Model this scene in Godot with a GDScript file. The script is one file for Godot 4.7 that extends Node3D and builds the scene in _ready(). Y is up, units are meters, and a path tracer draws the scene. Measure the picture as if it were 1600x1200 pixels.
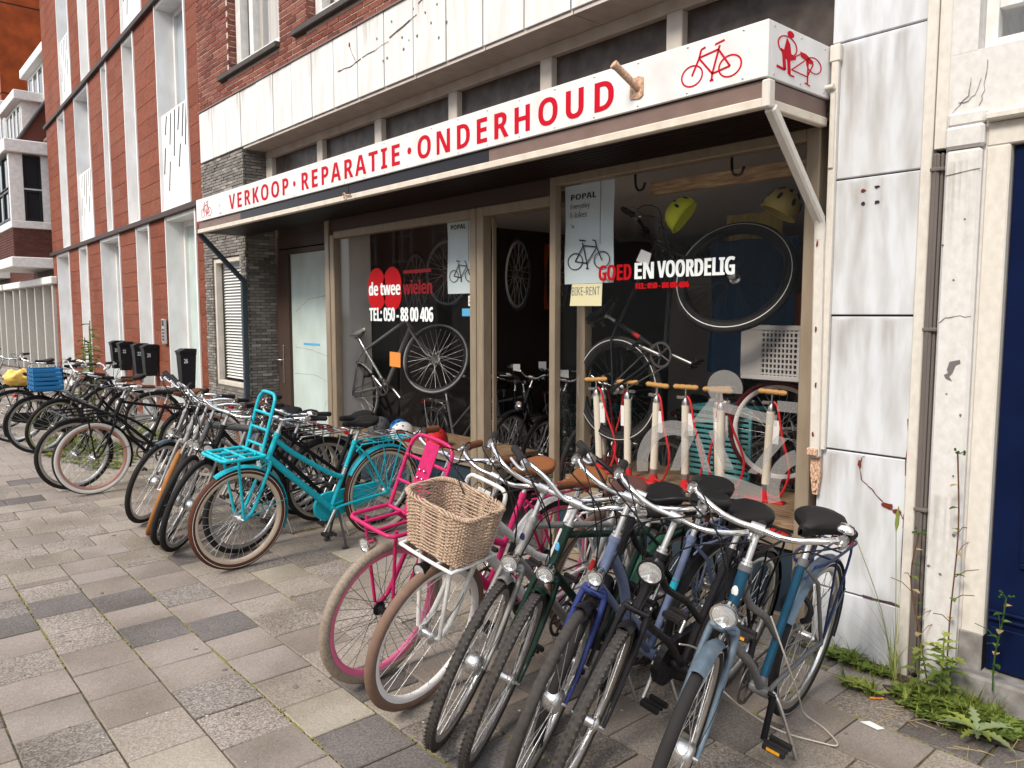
extends Node3D

const PX := 1.0
var rng := RandomNumberGenerator.new()
var names := {}
var M := {}
var wheels := {}
var tex := {}

# ------------------------------------------------------------------ mesh building
class MB:
	var v := PackedVector3Array()
	var n := PackedVector3Array()
	var ix := PackedInt32Array()

	func add(p: Vector3, nn: Vector3) -> int:
		v.append(p)
		n.append(nn)
		return v.size() - 1

	func tri(a: int, b: int, c: int) -> void:
		var g := (v[b] - v[a]).cross(v[c] - v[a])
		if g.dot(n[a] + n[b] + n[c]) > 0.0:
			ix.append(a); ix.append(c); ix.append(b)
		else:
			ix.append(a); ix.append(b); ix.append(c)

	func face(p: Array, nn: Vector3) -> void:
		var i0 := v.size()
		for q in p:
			add(q, nn)
		for k in range(1, p.size() - 1):
			tri(i0, i0 + k, i0 + k + 1)

	func box(c: Vector3, s: Vector3, b := Basis(), bev := 0.0) -> void:
		var h := s / 2.0
		var ax := [b.x, b.y, b.z]
		bev = minf(bev, minf(h.x, minf(h.y, h.z)) * 0.9)
		for a in 3:
			var a1 := (a + 1) % 3
			var a2 := (a + 2) % 3
			for sg in [-1.0, 1.0]:
				var o: Vector3 = c + ax[a] * (h[a] * sg)
				var e1: Vector3 = ax[a1] * (h[a1] - bev)
				var e2: Vector3 = ax[a2] * (h[a2] - bev)
				face([o - e1 - e2, o + e1 - e2, o + e1 + e2, o - e1 + e2], (ax[a] * sg).normalized())
		if bev > 0.0:
			for a in 3:
				var a1 := (a + 1) % 3
				var a2 := (a + 2) % 3
				for s1 in [-1.0, 1.0]:
					for s2 in [-1.0, 1.0]:
						var e: Vector3 = ax[a] * (h[a] - bev)
						var p: Vector3 = c + ax[a1] * (h[a1] * s1) + ax[a2] * ((h[a2] - bev) * s2)
						var q: Vector3 = c + ax[a1] * ((h[a1] - bev) * s1) + ax[a2] * (h[a2] * s2)
						face([p - e, p + e, q + e, q - e], (ax[a1] * s1 + ax[a2] * s2).normalized())
			for s0 in [-1.0, 1.0]:
				for s1 in [-1.0, 1.0]:
					for s2 in [-1.0, 1.0]:
						var d: Vector3 = (ax[0] * s0 + ax[1] * s1 + ax[2] * s2).normalized()
						var b0: Vector3 = c + ax[0] * (h.x * s0) + ax[1] * ((h.y - bev) * s1) + ax[2] * ((h.z - bev) * s2)
						var b1: Vector3 = c + ax[0] * ((h.x - bev) * s0) + ax[1] * (h.y * s1) + ax[2] * ((h.z - bev) * s2)
						var b2: Vector3 = c + ax[0] * ((h.x - bev) * s0) + ax[1] * ((h.y - bev) * s1) + ax[2] * (h.z * s2)
						face([b0, b1, b2], d)

	# box from corner to corner
	func bb(x0: float, x1: float, y0: float, y1: float, z0: float, z1: float, bev := 0.0) -> void:
		box(Vector3((x0 + x1) / 2, (y0 + y1) / 2, (z0 + z1) / 2), Vector3(absf(x1 - x0), absf(y1 - y0), absf(z1 - z0)), Basis(), bev)

	func beam(a: Vector3, b: Vector3, w: float, h: float, up := Vector3.UP, bev := 0.0) -> void:
		var z := (b - a).normalized()
		var x := up.cross(z)
		if x.length() < 0.01:
			x = Vector3.RIGHT.cross(z)
		x = x.normalized()
		box((a + b) / 2.0, Vector3(w, h, a.distance_to(b)), Basis(x, z.cross(x), z), bev)

	func tube(p: Array, r, sides := 8, closed := false, caps := true, flat := 1.0) -> void:
		var m := p.size()
		var t: Vector3 = (p[1] - p[0]).normalized()
		var up := Vector3.UP if absf(t.y) < 0.9 else Vector3.RIGHT
		var x := up.cross(t).normalized()
		var i0 := v.size()
		for i in m:
			var d: Vector3
			if closed:
				d = (p[(i + 1) % m] - p[(i + m - 1) % m]).normalized()
			else:
				d = (p[mini(i + 1, m - 1)] - p[maxi(i - 1, 0)]).normalized()
			x = (x - d * x.dot(d)).normalized()
			var y := d.cross(x)
			var rr: float = r[i] if r is Array else r
			for k in sides:
				var an := TAU * k / sides
				var nn := x * cos(an) + y * sin(an)
				add(p[i] + x * (cos(an) * rr) + y * (sin(an) * rr * flat), nn)
		var last := m if closed else m - 1
		for i in last:
			var j := (i + 1) % m
			for k in sides:
				var k2 := (k + 1) % sides
				tri(i0 + i * sides + k, i0 + i * sides + k2, i0 + j * sides + k2)
				tri(i0 + i * sides + k, i0 + j * sides + k2, i0 + j * sides + k)
		if caps and not closed:
			for e in [0, m - 1]:
				var d: Vector3 = (p[0] - p[1]).normalized() if e == 0 else (p[m - 1] - p[m - 2]).normalized()
				var q := []
				for k in sides:
					q.append(v[i0 + e * sides + k])
				face(q, d)

	# profile of (radius, height) turned round the y axis of xf
	func lathe(pr: Array, segs: int, xf := Transform3D(), smooth := true, loop := false) -> void:
		var c := Vector2()
		for q in pr:
			c += q
		c /= pr.size()
		var m := pr.size()
		var last := m if loop else m - 1
		var nf := []
		for i in last:
			var d: Vector2 = pr[(i + 1) % m] - pr[i]
			var nn := Vector2(d.y, -d.x).normalized()
			var mid: Vector2 = (pr[(i + 1) % m] + pr[i]) / 2.0
			if loop:
				if nn.dot(mid - c) < 0.0:
					nn = -nn
			elif nn.dot(mid - Vector2(0, c.y)) < 0.0:
				nn = -nn
			nf.append(nn)
		for i in last:
			var j := (i + 1) % m
			var na: Vector2 = nf[i]
			var nb: Vector2 = nf[i]
			if smooth:
				var pi: int = (i + last - 1) % last if loop else maxi(i - 1, 0)
				var ni: int = (i + 1) % last if loop else mini(i + 1, last - 1)
				if nf[pi].dot(nf[i]) > 0.3: na = (nf[i] + nf[pi]).normalized()
				if nf[ni].dot(nf[i]) > 0.3: nb = (nf[i] + nf[ni]).normalized()
			var i0 := v.size()
			for k in segs:
				var an := TAU * k / segs
				var cs := cos(an)
				var sn := sin(an)
				add(xf * Vector3(pr[i].x * cs, pr[i].y, pr[i].x * sn), xf.basis * Vector3(na.x * cs, na.y, na.x * sn))
				add(xf * Vector3(pr[j].x * cs, pr[j].y, pr[j].x * sn), xf.basis * Vector3(nb.x * cs, nb.y, nb.x * sn))
			for k in segs:
				var k2 := (k + 1) % segs
				if pr[j].x > 1e-6:
					tri(i0 + k * 2, i0 + k * 2 + 1, i0 + k2 * 2 + 1)
				if pr[i].x > 1e-6:
					tri(i0 + k * 2, i0 + k2 * 2 + 1, i0 + k2 * 2)

	# rows of points, smooth; outward from the centre of the whole or along hint
	func grid(rows: Array, closed := false, hint := Vector3.ZERO) -> void:
		var w: int = rows[0].size()
		var h := rows.size()
		var i0 := v.size()
		var c := Vector3()
		for r in rows:
			for q in r:
				add(q, Vector3.ZERO)
				c += q
		c /= float(w * h)
		var tl := []
		for i in h - 1:
			for k in (w if closed else w - 1):
				var k2 := (k + 1) % w
				tl.append([i0 + i * w + k, i0 + i * w + k2, i0 + (i + 1) * w + k2])
				tl.append([i0 + i * w + k, i0 + (i + 1) * w + k2, i0 + (i + 1) * w + k])
		var sgn := 0.0
		for t in tl:
			var g := (v[t[1]] - v[t[0]]).cross(v[t[2]] - v[t[0]])
			var mid := (v[t[0]] + v[t[1]] + v[t[2]]) / 3.0
			sgn += g.dot(hint if hint != Vector3.ZERO else mid - c)
			for q in t:
				n[q] += g
		for q in range(i0, v.size()):
			n[q] = (n[q] * signf(sgn)).normalized()
		for t in tl:
			tri(t[0], t[1], t[2])

	# a 2D outline given thickness: xf maps (x, y) to the plane, z from 0 to d
	func prism(poly: PackedVector2Array, d: float, xf := Transform3D()) -> void:
		var t := Geometry2D.triangulate_polygon(poly)
		for sg in [0.0, 1.0]:
			var nn := xf.basis.z.normalized() * (1.0 if (sg > 0.5) == (d > 0.0) else -1.0)
			var i0 := v.size()
			for q in poly:
				add(xf * Vector3(q.x, q.y, d * sg), nn)
			for k in range(0, t.size(), 3):
				tri(i0 + t[k], i0 + t[k + 1], i0 + t[k + 2])
		var ar := 0.0
		for k in poly.size():
			ar += poly[k].cross(poly[(k + 1) % poly.size()])
		for k in poly.size():
			var a := poly[k]
			var b := poly[(k + 1) % poly.size()]
			var e := (b - a) * signf(ar)
			face([xf * Vector3(a.x, a.y, 0), xf * Vector3(b.x, b.y, 0), xf * Vector3(b.x, b.y, d), xf * Vector3(a.x, a.y, d)], (xf.basis * Vector3(e.y, -e.x, 0)).normalized())

	func ball(c: Vector3, r: Vector3, segs := 12, rows := 7) -> void:
		var pr := []
		var i0 := v.size()
		for i in rows + 1:
			var a := -PI / 2 + PI * i / rows
			for k in segs:
				var d := Vector3(cos(a) * cos(TAU * k / segs), sin(a), cos(a) * sin(TAU * k / segs))
				add(c + d * r, (d / r).normalized())
		for i in rows:
			for k in segs:
				var k2 := (k + 1) % segs
				tri(i0 + i * segs + k, i0 + i * segs + k2, i0 + (i + 1) * segs + k2)
				tri(i0 + i * segs + k, i0 + (i + 1) * segs + k2, i0 + (i + 1) * segs + k)

	func mesh() -> ArrayMesh:
		var a := []
		a.resize(Mesh.ARRAY_MAX)
		a[Mesh.ARRAY_VERTEX] = v
		a[Mesh.ARRAY_NORMAL] = n
		a[Mesh.ARRAY_INDEX] = ix
		var m := ArrayMesh.new()
		m.add_surface_from_arrays(Mesh.PRIMITIVE_TRIANGLES, a)
		return m


# ------------------------------------------------------------------ nodes
func numbered(parent: Node, called: String) -> String:
	var key := str(parent.get_instance_id()) + called
	var k: int = names.get(key, -1) + 1
	names[key] = k
	return called if k == 0 else "%s_%03d" % [called, k]

func meta(o: Node, label: String, category := "", group := "", kind := "") -> void:
	if label: o.set_meta("label", label)
	if category: o.set_meta("category", category)
	if group: o.set_meta("group", group)
	if kind: o.set_meta("kind", kind)

func thing(called: String, label: String, category: String, at := Vector3.ZERO, yaw := 0.0, group := "") -> Node3D:
	var o := Node3D.new()
	o.name = numbered(self, called)
	add_child(o, true)
	o.position = at
	o.rotation.y = yaw
	meta(o, label, category, group)
	return o

func part(called: String, mb, mat: Material, parent: Node = null, at := Transform3D(), label := "") -> MeshInstance3D:
	var o := MeshInstance3D.new()
	parent = parent if parent else self
	o.name = numbered(parent, called)
	o.mesh = mb.mesh() if mb is MB else mb
	o.material_override = mat
	o.transform = at
	parent.add_child(o, true)
	if label: o.set_meta("label", label)
	return o

func holder(called: String, parent: Node, at := Transform3D()) -> Node3D:
	var o := Node3D.new()
	o.name = numbered(parent, called)
	o.transform = at
	parent.add_child(o, true)
	return o

func single(called: String, mb, mat: Material, label: String, category: String, group := "", at := Transform3D()) -> MeshInstance3D:
	var o := part(called, mb, mat, self, at)
	meta(o, label, category, group)
	return o

func setting(called: String, mb, mat: Material) -> MeshInstance3D:
	var o := part(called, mb, mat)
	o.set_meta("kind", "structure")
	return o

func scatter(called: String, mesh: Mesh, mat: Material, xfs: Array, parent: Node, colors = null) -> MultiMeshInstance3D:
	var mm := MultiMesh.new()
	mm.transform_format = MultiMesh.TRANSFORM_3D
	mm.use_colors = colors != null
	mm.mesh = mesh
	mm.instance_count = xfs.size()
	for i in xfs.size():
		mm.set_instance_transform(i, xfs[i])
		if colors != null:
			mm.set_instance_color(i, colors[i])
	var o := MultiMeshInstance3D.new()
	o.name = numbered(parent, called)
	o.multimesh = mm
	o.material_override = mat
	parent.add_child(o, true)
	o.set_meta("kind", "stuff")
	return o

func at(x: float, y: float, z: float) -> Transform3D:
	return Transform3D(Basis(), Vector3(x, y, z))

# lettering fitted to a width and cap height, its left foot at the origin of xf, facing +z of xf
func words(called: String, s: String, w: float, h: float, mat: Material, parent: Node, xf: Transform3D, face := "Droid Sans", bold := true, depth := 0.002, heavy := 0.0, gap := 0, fat := 0.0) -> MeshInstance3D:
	var f := SystemFont.new()
	f.font_names = PackedStringArray([face])
	f.font_weight = 700 if bold else 400
	var t := TextMesh.new()
	var fv := FontVariation.new()
	fv.base_font = f
	fv.variation_embolden = heavy
	fv.spacing_glyph = gap
	t.font = fv
	t.text = s
	t.font_size = 64
	t.pixel_size = 0.01
	t.depth = 0.01
	t.curve_step = 1.0
	var o := part(called, t, mat, parent)
	var b := t.get_aabb()
	if b.size.x < 0.001:
		return o
	var sc := Vector3(w / b.size.x, h / b.size.y, depth / 0.01)
	o.transform = xf * Transform3D(Basis.from_scale(sc), -b.position * sc)
	if fat > 0.0:
		# the strokes thickened by a second, shifted cut of the same letters
		var o2 := part(called, t, mat, parent)
		o2.transform = Transform3D(Basis(), Vector3(fat, 0.0, 0.0002)) * o.transform
	return o

func smooth(p: Array, k := 4) -> Array:
	var out := []
	for i in p.size() - 1:
		var a: Vector3 = p[maxi(i - 1, 0)]
		var b: Vector3 = p[i]
		var c: Vector3 = p[i + 1]
		var d: Vector3 = p[mini(i + 2, p.size() - 1)]
		for j in k:
			out.append(b.cubic_interpolate(c, a, d, float(j) / k))
	out.append(p[-1])
	return out

func arc(c: Vector3, r: float, a0: float, a1: float, k: int, ex := Vector3.BACK, ey := Vector3.UP) -> Array:
	var out := []
	for i in k + 1:
		var a := deg_to_rad(lerpf(a0, a1, float(i) / k))
		out.append(c + ex * (cos(a) * r) + ey * (sin(a) * r))
	return out

func tubes(list: Array, r: float, sides := 8) -> MB:
	var m := MB.new()
	for p in list:
		m.tube(p, r, sides)
	return m

# ------------------------------------------------------------------ materials
func lin(r: float, g: float, b: float) -> Color:
	return Color(r, g, b).linear_to_srgb()

func mat(key: String, c: Color, rough := 0.6, metal := 0.0) -> StandardMaterial3D:
	var m := StandardMaterial3D.new()
	m.resource_name = key
	m.albedo_color = Color(c.r, c.g, c.b).linear_to_srgb()
	m.roughness = rough
	m.metallic = metal
	if metal < 0.5:
		m.metallic_specular = 0.22 if c.get_luminance() < 0.12 else 0.35
	M[key] = m
	return m

func paint(key: String, c: Color) -> StandardMaterial3D:
	var m := mat(key, c, 0.38)
	m.clearcoat_enabled = true
	m.clearcoat = 0.25
	m.clearcoat_roughness = 0.12
	m.albedo_texture = tex.grime
	m.roughness_texture = tex.smudge
	m.uv1_triplanar = true
	m.uv1_scale = Vector3.ONE * 2.3
	m.roughness = 0.75
	return m

# grey picture made by a function of the pixel, tiling
func picture(size: int, f: Callable, mip := false) -> ImageTexture:
	var im := Image.create_empty(size, size, false, Image.FORMAT_RGB8)
	for y in size:
		for x in size:
			im.set_pixel(x, y, f.call(x, y))
	return ImageTexture.create_from_image(im)

func noise_tex(freq: float, lo: float, hi: float, oct := 4, size := 512, sd := 1, kind := FastNoiseLite.TYPE_SIMPLEX_SMOOTH, c0 := Color.BLACK, c1 := Color.WHITE) -> NoiseTexture2D:
	var fn := FastNoiseLite.new()
	fn.noise_type = kind
	fn.frequency = freq
	fn.fractal_octaves = oct
	fn.seed = sd
	var t := NoiseTexture2D.new()
	t.width = size
	t.height = size
	t.seamless = true
	t.noise = fn
	var g := Gradient.new()
	g.offsets = PackedFloat32Array([0.0, 1.0])
	g.colors = PackedColorArray([c0.lerp(c1, lo), c0.lerp(c1, hi)])
	t.color_ramp = g
	return t

func surf(m: StandardMaterial3D, t: Texture2D, s: Vector3, bump: Texture2D = null, cm := 0.1, world := true) -> StandardMaterial3D:
	m.albedo_texture = t
	m.uv1_triplanar = true
	m.uv1_world_triplanar = world
	m.uv1_scale = s
	if bump:
		m.heightmap_enabled = true
		m.heightmap_texture = bump
		m.heightmap_scale = cm
	return m

# ------------------------------------------------------------------ bicycles
# own axes of a bicycle: z forward, x to its left, y up, the origin where the rear tyre meets the ground
const UPA := Vector3(0, 0.927, -0.375)   # along the steering column
const FWD := Vector3(0, 0.375, 0.927)    # square to it, forward

func wheel_meshes(r: float, tw: float) -> Dictionary:
	var key := "%.3f %.3f" % [r, tw]
	if wheels.has(key):
		return wheels[key]
	var side := Transform3D(Basis(Vector3(0, 0, 1), PI / 2), Vector3())
	var d := {}
	var ty := MB.new()
	var pr := []
	for k in 12:
		var a := TAU * k / 12
		pr.append(Vector2(r - tw + cos(a) * tw, sin(a) * tw * 0.95))
	ty.lathe(pr, 56, side, true, true)
	d.tyre = ty.mesh()
	# tread blocks, two staggered rows of shallow bars
	var td := MB.new()
	for k in 88:
		var a := TAU * k / 88
		for s in [-1.0, 1.0]:
			var aa: float = a + (0.018 if s > 0 else 0.0)
			var o := Vector3(0, sin(aa), cos(aa))
			var tn := Vector3(0, cos(aa), -sin(aa))
			var b := Basis(Vector3.RIGHT, o, Vector3.RIGHT.cross(o)) * Basis(Vector3.UP, 0.5 * s)
			td.box(o * (r - tw * 0.13) + Vector3(s * tw * 0.46, 0, 0), Vector3(tw * 0.72, tw * 0.14, r * 0.034), Basis(o.cross(tn), o, tn) * Basis(Vector3.UP, 0.5 * s) * Basis(Vector3.BACK, -0.42 * s))
	d.tread = td.mesh()
	var wl := MB.new()
	for s in [-1.0, 1.0]:
		wl.lathe([Vector2(r - tw * 1.75, s * tw * 0.68), Vector2(r - tw * 1.3, s * tw * 0.935), Vector2(r - tw * 0.9, s * tw * 0.97), Vector2(r - tw * 0.5, s * tw * 0.86)], 56, side)
	d.wall = wl.mesh()
	var st := MB.new()
	for s in [-1.0, 1.0]:
		st.lathe([Vector2(r - tw * 0.92, s * tw * 0.972), Vector2(r - tw * 0.78, s * tw * 0.955)], 56, side)
	d.stripe = st.mesh()
	var ri := MB.new()
	var ro := r - tw * 1.72
	ri.lathe([Vector2(ro, -tw * 0.62), Vector2(ro, tw * 0.62), Vector2(ro - 0.012, tw * 0.6), Vector2(ro - 0.026, tw * 0.28), Vector2(ro - 0.026, -tw * 0.28), Vector2(ro - 0.012, -tw * 0.6)], 56, side, true, true)
	d.rim = ri.mesh()
	var sp := MB.new()
	for k in 32:
		var a := TAU * k / 32
		var s := 1.0 if k % 2 == 0 else -1.0
		var a2 := a + (0.9 if (k / 2) % 2 == 0 else -0.9)
		sp.tube([Vector3(s * 0.028, sin(a2) * 0.032, cos(a2) * 0.032), Vector3(s * 0.004, sin(a) * (ro - 0.02), cos(a) * (ro - 0.02))], 0.0013, 4, false, false)
	d.spokes = sp.mesh()
	var hb := MB.new()
	hb.lathe([Vector2(0.001, -0.062), Vector2(0.006, -0.06), Vector2(0.007, -0.045), Vector2(0.012, -0.04), Vector2(0.034, -0.032), Vector2(0.034, -0.027), Vector2(0.019, -0.02), Vector2(0.017, 0.0), Vector2(0.019, 0.02), Vector2(0.034, 0.027), Vector2(0.034, 0.032), Vector2(0.012, 0.04), Vector2(0.007, 0.045), Vector2(0.006, 0.06), Vector2(0.001, 0.062)], 14, side)
	d.hub = hb.mesh()
	var hd := MB.new()
	hd.lathe([Vector2(0.001, -0.062), Vector2(0.006, -0.06), Vector2(0.007, -0.045), Vector2(0.03, -0.043), Vector2(0.042, -0.036), Vector2(0.046, -0.02), Vector2(0.044, 0.006), Vector2(0.03, 0.022), Vector2(0.022, 0.03), Vector2(0.034, 0.032), Vector2(0.034, 0.036), Vector2(0.007, 0.045), Vector2(0.006, 0.06), Vector2(0.001, 0.062)], 18, side)
	d.dynamo = hd.mesh()
	wheels[key] = d
	return d

func make_wheel(parent: Node, called: String, r: float, tw: float, xf: Transform3D, p: Dictionary, front: bool) -> void:
	var d := wheel_meshes(r, tw)
	var w := holder(called, parent, xf)
	var tm: Material = p.get("tyre_f", p.get("tyre", M.rubber)) if front else p.get("tyre", M.rubber)
	part("tyre", d.tyre, tm, w)
	if p.get("tread", false) and front:
		part("tread", d.tread, tm, w).set_meta("kind", "stuff")
	if p.get("stripe", false):
		part("reflex_stripe", d.stripe, M.reflex, w)
	if p.get("wall", false):
		part("white_wall", d.wall, M.wall_white, w)
	part("rim", d.rim, p.get("rim", M.alu), w)
	part("spokes", d.spokes, p.get("spoke", M.spoke), w).set_meta("kind", "stuff")
	part("hub", d.dynamo if front and p.get("dynamo", false) else d.hub, p.get("hubm", M.alu), w)

func saddle_mesh(w := 0.2) -> MB:
	var m := MB.new()
	var wide := [0.42, 0.74, 0.93, 1.0, 0.93, 0.72, 0.5, 0.36, 0.29, 0.25, 0.22, 0.17, 0.06]
	var rows := []
	for i in 13:
		var t := i / 12.0
		var z := lerpf(-0.135, 0.15, 1.0 - pow(1.0 - t, 1.15))
		var hw: float = wide[i] * w / 2
		var top := 0.016 * pow(1.0 - t, 2.0) - 0.014 * sin(t * PI) + 0.004 * t - (0.012 if i in [0, 12] else 0.0)
		var deep := lerpf(0.045, 0.028, t) * (0.55 if i in [0, 12] else 1.0)
		var row := []
		for k in 16:
			var a := TAU * k / 16
			var sn := sin(a)
			var cs := cos(a)
			row.append(Vector3(signf(cs) * pow(absf(cs), 0.75) * hw, top + (0.018 * pow(sn, 0.8) if sn > 0 else -deep * pow(-sn, 0.45) * (0.45 + 0.55 * absf(cs))), z))
		rows.append(row)
	m.grid(rows, true)
	var cap := []
	for k in 16:
		cap.append(rows[0][k])
	m.face(cap, Vector3(0, 0, -1))
	return m

func guard(c: Vector3, r: float, a0: float, a1: float, w: float, deep := 0.016) -> MB:
	var m := MB.new()
	for side in 2:
		var rows := []
		for i in 29:
			var a := deg_to_rad(lerpf(a0, a1, i / 28.0))
			var o := Vector3(0, sin(a), cos(a))
			var row := []
			for k in 7:
				var u := k / 3.0 - 1.0
				row.append(c + o * (r - deep * u * u + (0.0 if side else 0.0018)) + Vector3(u * w / 2, 0, 0))
			rows.append(row)
		m.grid(rows, false)
	return m

func headlight(parent: Node, s: Transform3D, p: Vector3, body: Material, r := 0.033, long := 0.07) -> void:
	var b := MB.new()
	var xf := Transform3D(Basis(Vector3.RIGHT, PI / 2 + 0.12), p)
	b.lathe([Vector2(0.004, -long), Vector2(r * 0.55, -long * 0.85), Vector2(r * 0.9, -long * 0.4), Vector2(r, -0.004), Vector2(r * 1.06, 0.0), Vector2(r * 1.04, 0.006), Vector2(r * 0.9, 0.006)], 18, xf)
	b.beam(p + Vector3(0, -r * 0.8, -long * 0.5), p + Vector3(0, -r * 1.8, -long * 1.1), 0.014, 0.006)
	var o := part("headlight", b, body, parent, s)
	var l := MB.new()
	l.lathe([Vector2(r * 0.94, 0.004), Vector2(r * 0.6, 0.012), Vector2(0.0005, 0.015)], 18, xf)
	part("lens", l, M.lens, o)
	var rf := MB.new()
	rf.lathe([Vector2(r * 0.9, 0.001), Vector2(r * 0.5, -0.014), Vector2(0.0005, -0.018)], 18, xf)
	part("reflector", rf, M.chrome, o)

func bar_path(kind: String) -> Array:
	var h := []
	match kind:
		"dutch": h = [Vector3(0, 0, 0.0), Vector3(0.07, 0.0, 0.005), Vector3(0.125, 0.012, 0.012), Vector3(0.19, 0.03, -0.008), Vector3(0.235, 0.036, -0.06), Vector3(0.257, 0.032, -0.13), Vector3(0.267, 0.026, -0.2)]
		"low": h = [Vector3(0, 0, 0.0), Vector3(0.08, 0.0, 0.0), Vector3(0.17, 0.02, 0.0), Vector3(0.25, 0.045, -0.05), Vector3(0.295, 0.05, -0.13), Vector3(0.32, 0.04, -0.24)]
		"trek": h = [Vector3(0, 0, 0), Vector3(0.06, 0.0, 0.0), Vector3(0.13, 0.04, 0.0), Vector3(0.2, 0.06, -0.015), Vector3(0.27, 0.062, -0.05), Vector3(0.325, 0.06, -0.12)]
		_: h = [Vector3(0, 0, 0), Vector3(0.1, 0.0, 0.0), Vector3(0.2, 0.005, -0.01), Vector3(0.31, 0.01, -0.04)]
	return h

func make_bike(p: Dictionary) -> Node3D:
	var r: float = p.get("r", 0.348)
	var tw: float = p.get("tw", 0.021)
	var L: float = p.get("L", 1.12)
	var col: Material = p.paint
	var t := thing(p.get("name", "bicycle"), p.label, "bicycle", p.pos, 0.0, p.get("group", ""))
	var yaw: float = deg_to_rad(p.get("yaw", 0.0))
	t.transform = Transform3D(Basis(Vector3.UP, yaw) * Basis(Vector3.BACK, -deg_to_rad(p.get("lean", 0.0))) * Basis(Vector3.RIGHT, -deg_to_rad(p.get("pitch", 0.0))), p.pos)
	var axr := Vector3(0, r, 0)
	var axf := Vector3(0, r, L)
	var base := axf - FWD * 0.05
	var crown := base + UPA * (r + 0.055)
	var hb := crown + UPA * 0.012
	var hl: float = p.get("head", 0.19)
	var ht := hb + UPA * hl
	var bbk := Vector3(0, r - 0.06, 0.46)
	var sl: float = p.get("seat", 0.52)
	var stp := bbk + UPA * sl
	var st_ang: float = deg_to_rad(p.get("steer", 0.0))
	var rot := Basis(UPA, st_ang)
	var S := Transform3D(rot, hb - rot * hb)
	# frame
	var fr := MB.new()
	var kind: String = p.get("type", "lady")
	fr.tube([hb - UPA * 0.006, ht], 0.0185, 12)
	fr.tube([hb - UPA * 0.008, hb + UPA * 0.012], 0.022, 12)
	fr.tube([ht - UPA * 0.014, ht + UPA * 0.006], 0.022, 12)
	fr.tube([bbk - UPA * 0.01, stp], 0.0155, 10)
	fr.tube([stp - UPA * 0.03, stp], 0.019, 10)
	fr.tube([bbk + Vector3(-0.036, 0, 0), bbk + Vector3(0.036, 0, 0)], 0.022, 12)
	var dr: float = p.get("down_r", 0.0165)
	match kind:
		"diamond":
			fr.tube([ht - UPA * 0.03, stp - UPA * 0.03], 0.0145, 10)
			fr.tube([hb + UPA * 0.02, bbk], dr, 10)
		"mixte":
			fr.tube([ht - UPA * 0.03, bbk + UPA * sl * 0.72], 0.0145, 10)
			fr.tube([hb + UPA * 0.02, bbk], dr, 10)
		"oma":
			fr.tube(smooth([hb + UPA * 0.025, hb + Vector3(0, -0.1, -0.09), bbk + Vector3(0, 0.17, 0.16), bbk + Vector3(0, 0.04, 0.03), bbk], 5), dr, 10)
			fr.tube(smooth([ht - UPA * 0.03, ht + Vector3(0, -0.16, -0.1), bbk + Vector3(0, 0.33, 0.1), bbk + UPA * 0.2], 5), 0.014, 10)
		"transport":
			fr.tube([hb + UPA * 0.02, bbk], 0.024, 12)
			fr.tube(smooth([ht - UPA * 0.04, ht + Vector3(0, -0.15, -0.12), bbk + UPA * 0.27 + Vector3(0, 0.03, 0.14), bbk + UPA * 0.24], 5), 0.0185, 10)
		"step":
			fr.tube(smooth([ht - UPA * 0.05, ht + Vector3(0, -0.2, -0.1), bbk + Vector3(0, 0.23, 0.2), bbk + Vector3(0, 0.1, 0.02)], 5), 0.021, 12)
			fr.tube([hb + UPA * 0.02, bbk], 0.014, 10)
		_:
			fr.tube([hb + UPA * 0.02, bbk], dr, 10)
			fr.tube([ht - UPA * 0.035, bbk + UPA * sl * 0.42], 0.014, 10)
	for s in [-1.0, 1.0]:
		fr.tube(smooth([bbk + Vector3(s * 0.03, 0, -0.02), Vector3(s * 0.036, r - 0.04, 0.36), Vector3(s * 0.058, r, 0.0)], 3), 0.0095, 8)
		fr.tube([stp + Vector3(s * 0.018, -0.035, 0), Vector3(s * 0.05, lerpf(r, stp.y, 0.75), stp.z * 0.72), Vector3(s * 0.058, r, 0.0)], 0.0085, 8)
		fr.box(Vector3(s * 0.06, r, 0), Vector3(0.006, 0.04, 0.045), Basis(), 0.002)
	part("frame", fr, col, t)
	if p.has("band"):
		var bd := MB.new()
		bd.tube([bbk + UPA * sl * 0.5, bbk + UPA * sl * 0.6], 0.0162, 10, false, false)
		bd.tube([bbk + UPA * sl * 0.62, bbk + UPA * sl * 0.63], 0.0162, 10, false, false)
		part("frame_sticker", bd, p.band, t)
	if p.has("seat_paint"):
		part("seat_tube_sleeve", tubes([[bbk + UPA * 0.05, bbk + UPA * (sl - 0.02)]], 0.0165, 12), p.seat_paint, t)
	if p.has("head_paint"):
		part("head_sleeve", tubes([[hb + UPA * 0.012, ht - UPA * 0.012]], 0.0195, 12), p.head_paint, t)
	# head badge
	if p.has("badge"):
		var bg := MB.new()
		bg.ball(hb + UPA * hl * 0.55 + FWD * 0.018, Vector3(0.012, 0.022, 0.005), 10, 6)
		part("head_badge", bg, p.badge, t)
	# fork
	var fk := MB.new()
	for s in [-1.0, 1.0]:
		fk.tube(smooth([crown + Vector3(s * 0.02, 0.004, 0), crown + Vector3(s * 0.042, -0.012, 0), base + UPA * 0.22 + Vector3(s * 0.05, 0, 0), base + UPA * 0.07 + Vector3(s * 0.053, 0, 0) + FWD * 0.008, axf + Vector3(s * 0.055, 0, 0)], 4), [0.0125, 0.0125, 0.0125, 0.0125, 0.0125, 0.0122, 0.012, 0.0115, 0.011, 0.0105, 0.01, 0.0095, 0.009, 0.0085, 0.008, 0.0075, 0.007] if p.get("fork_taper", true) else 0.012, 8)
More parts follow.
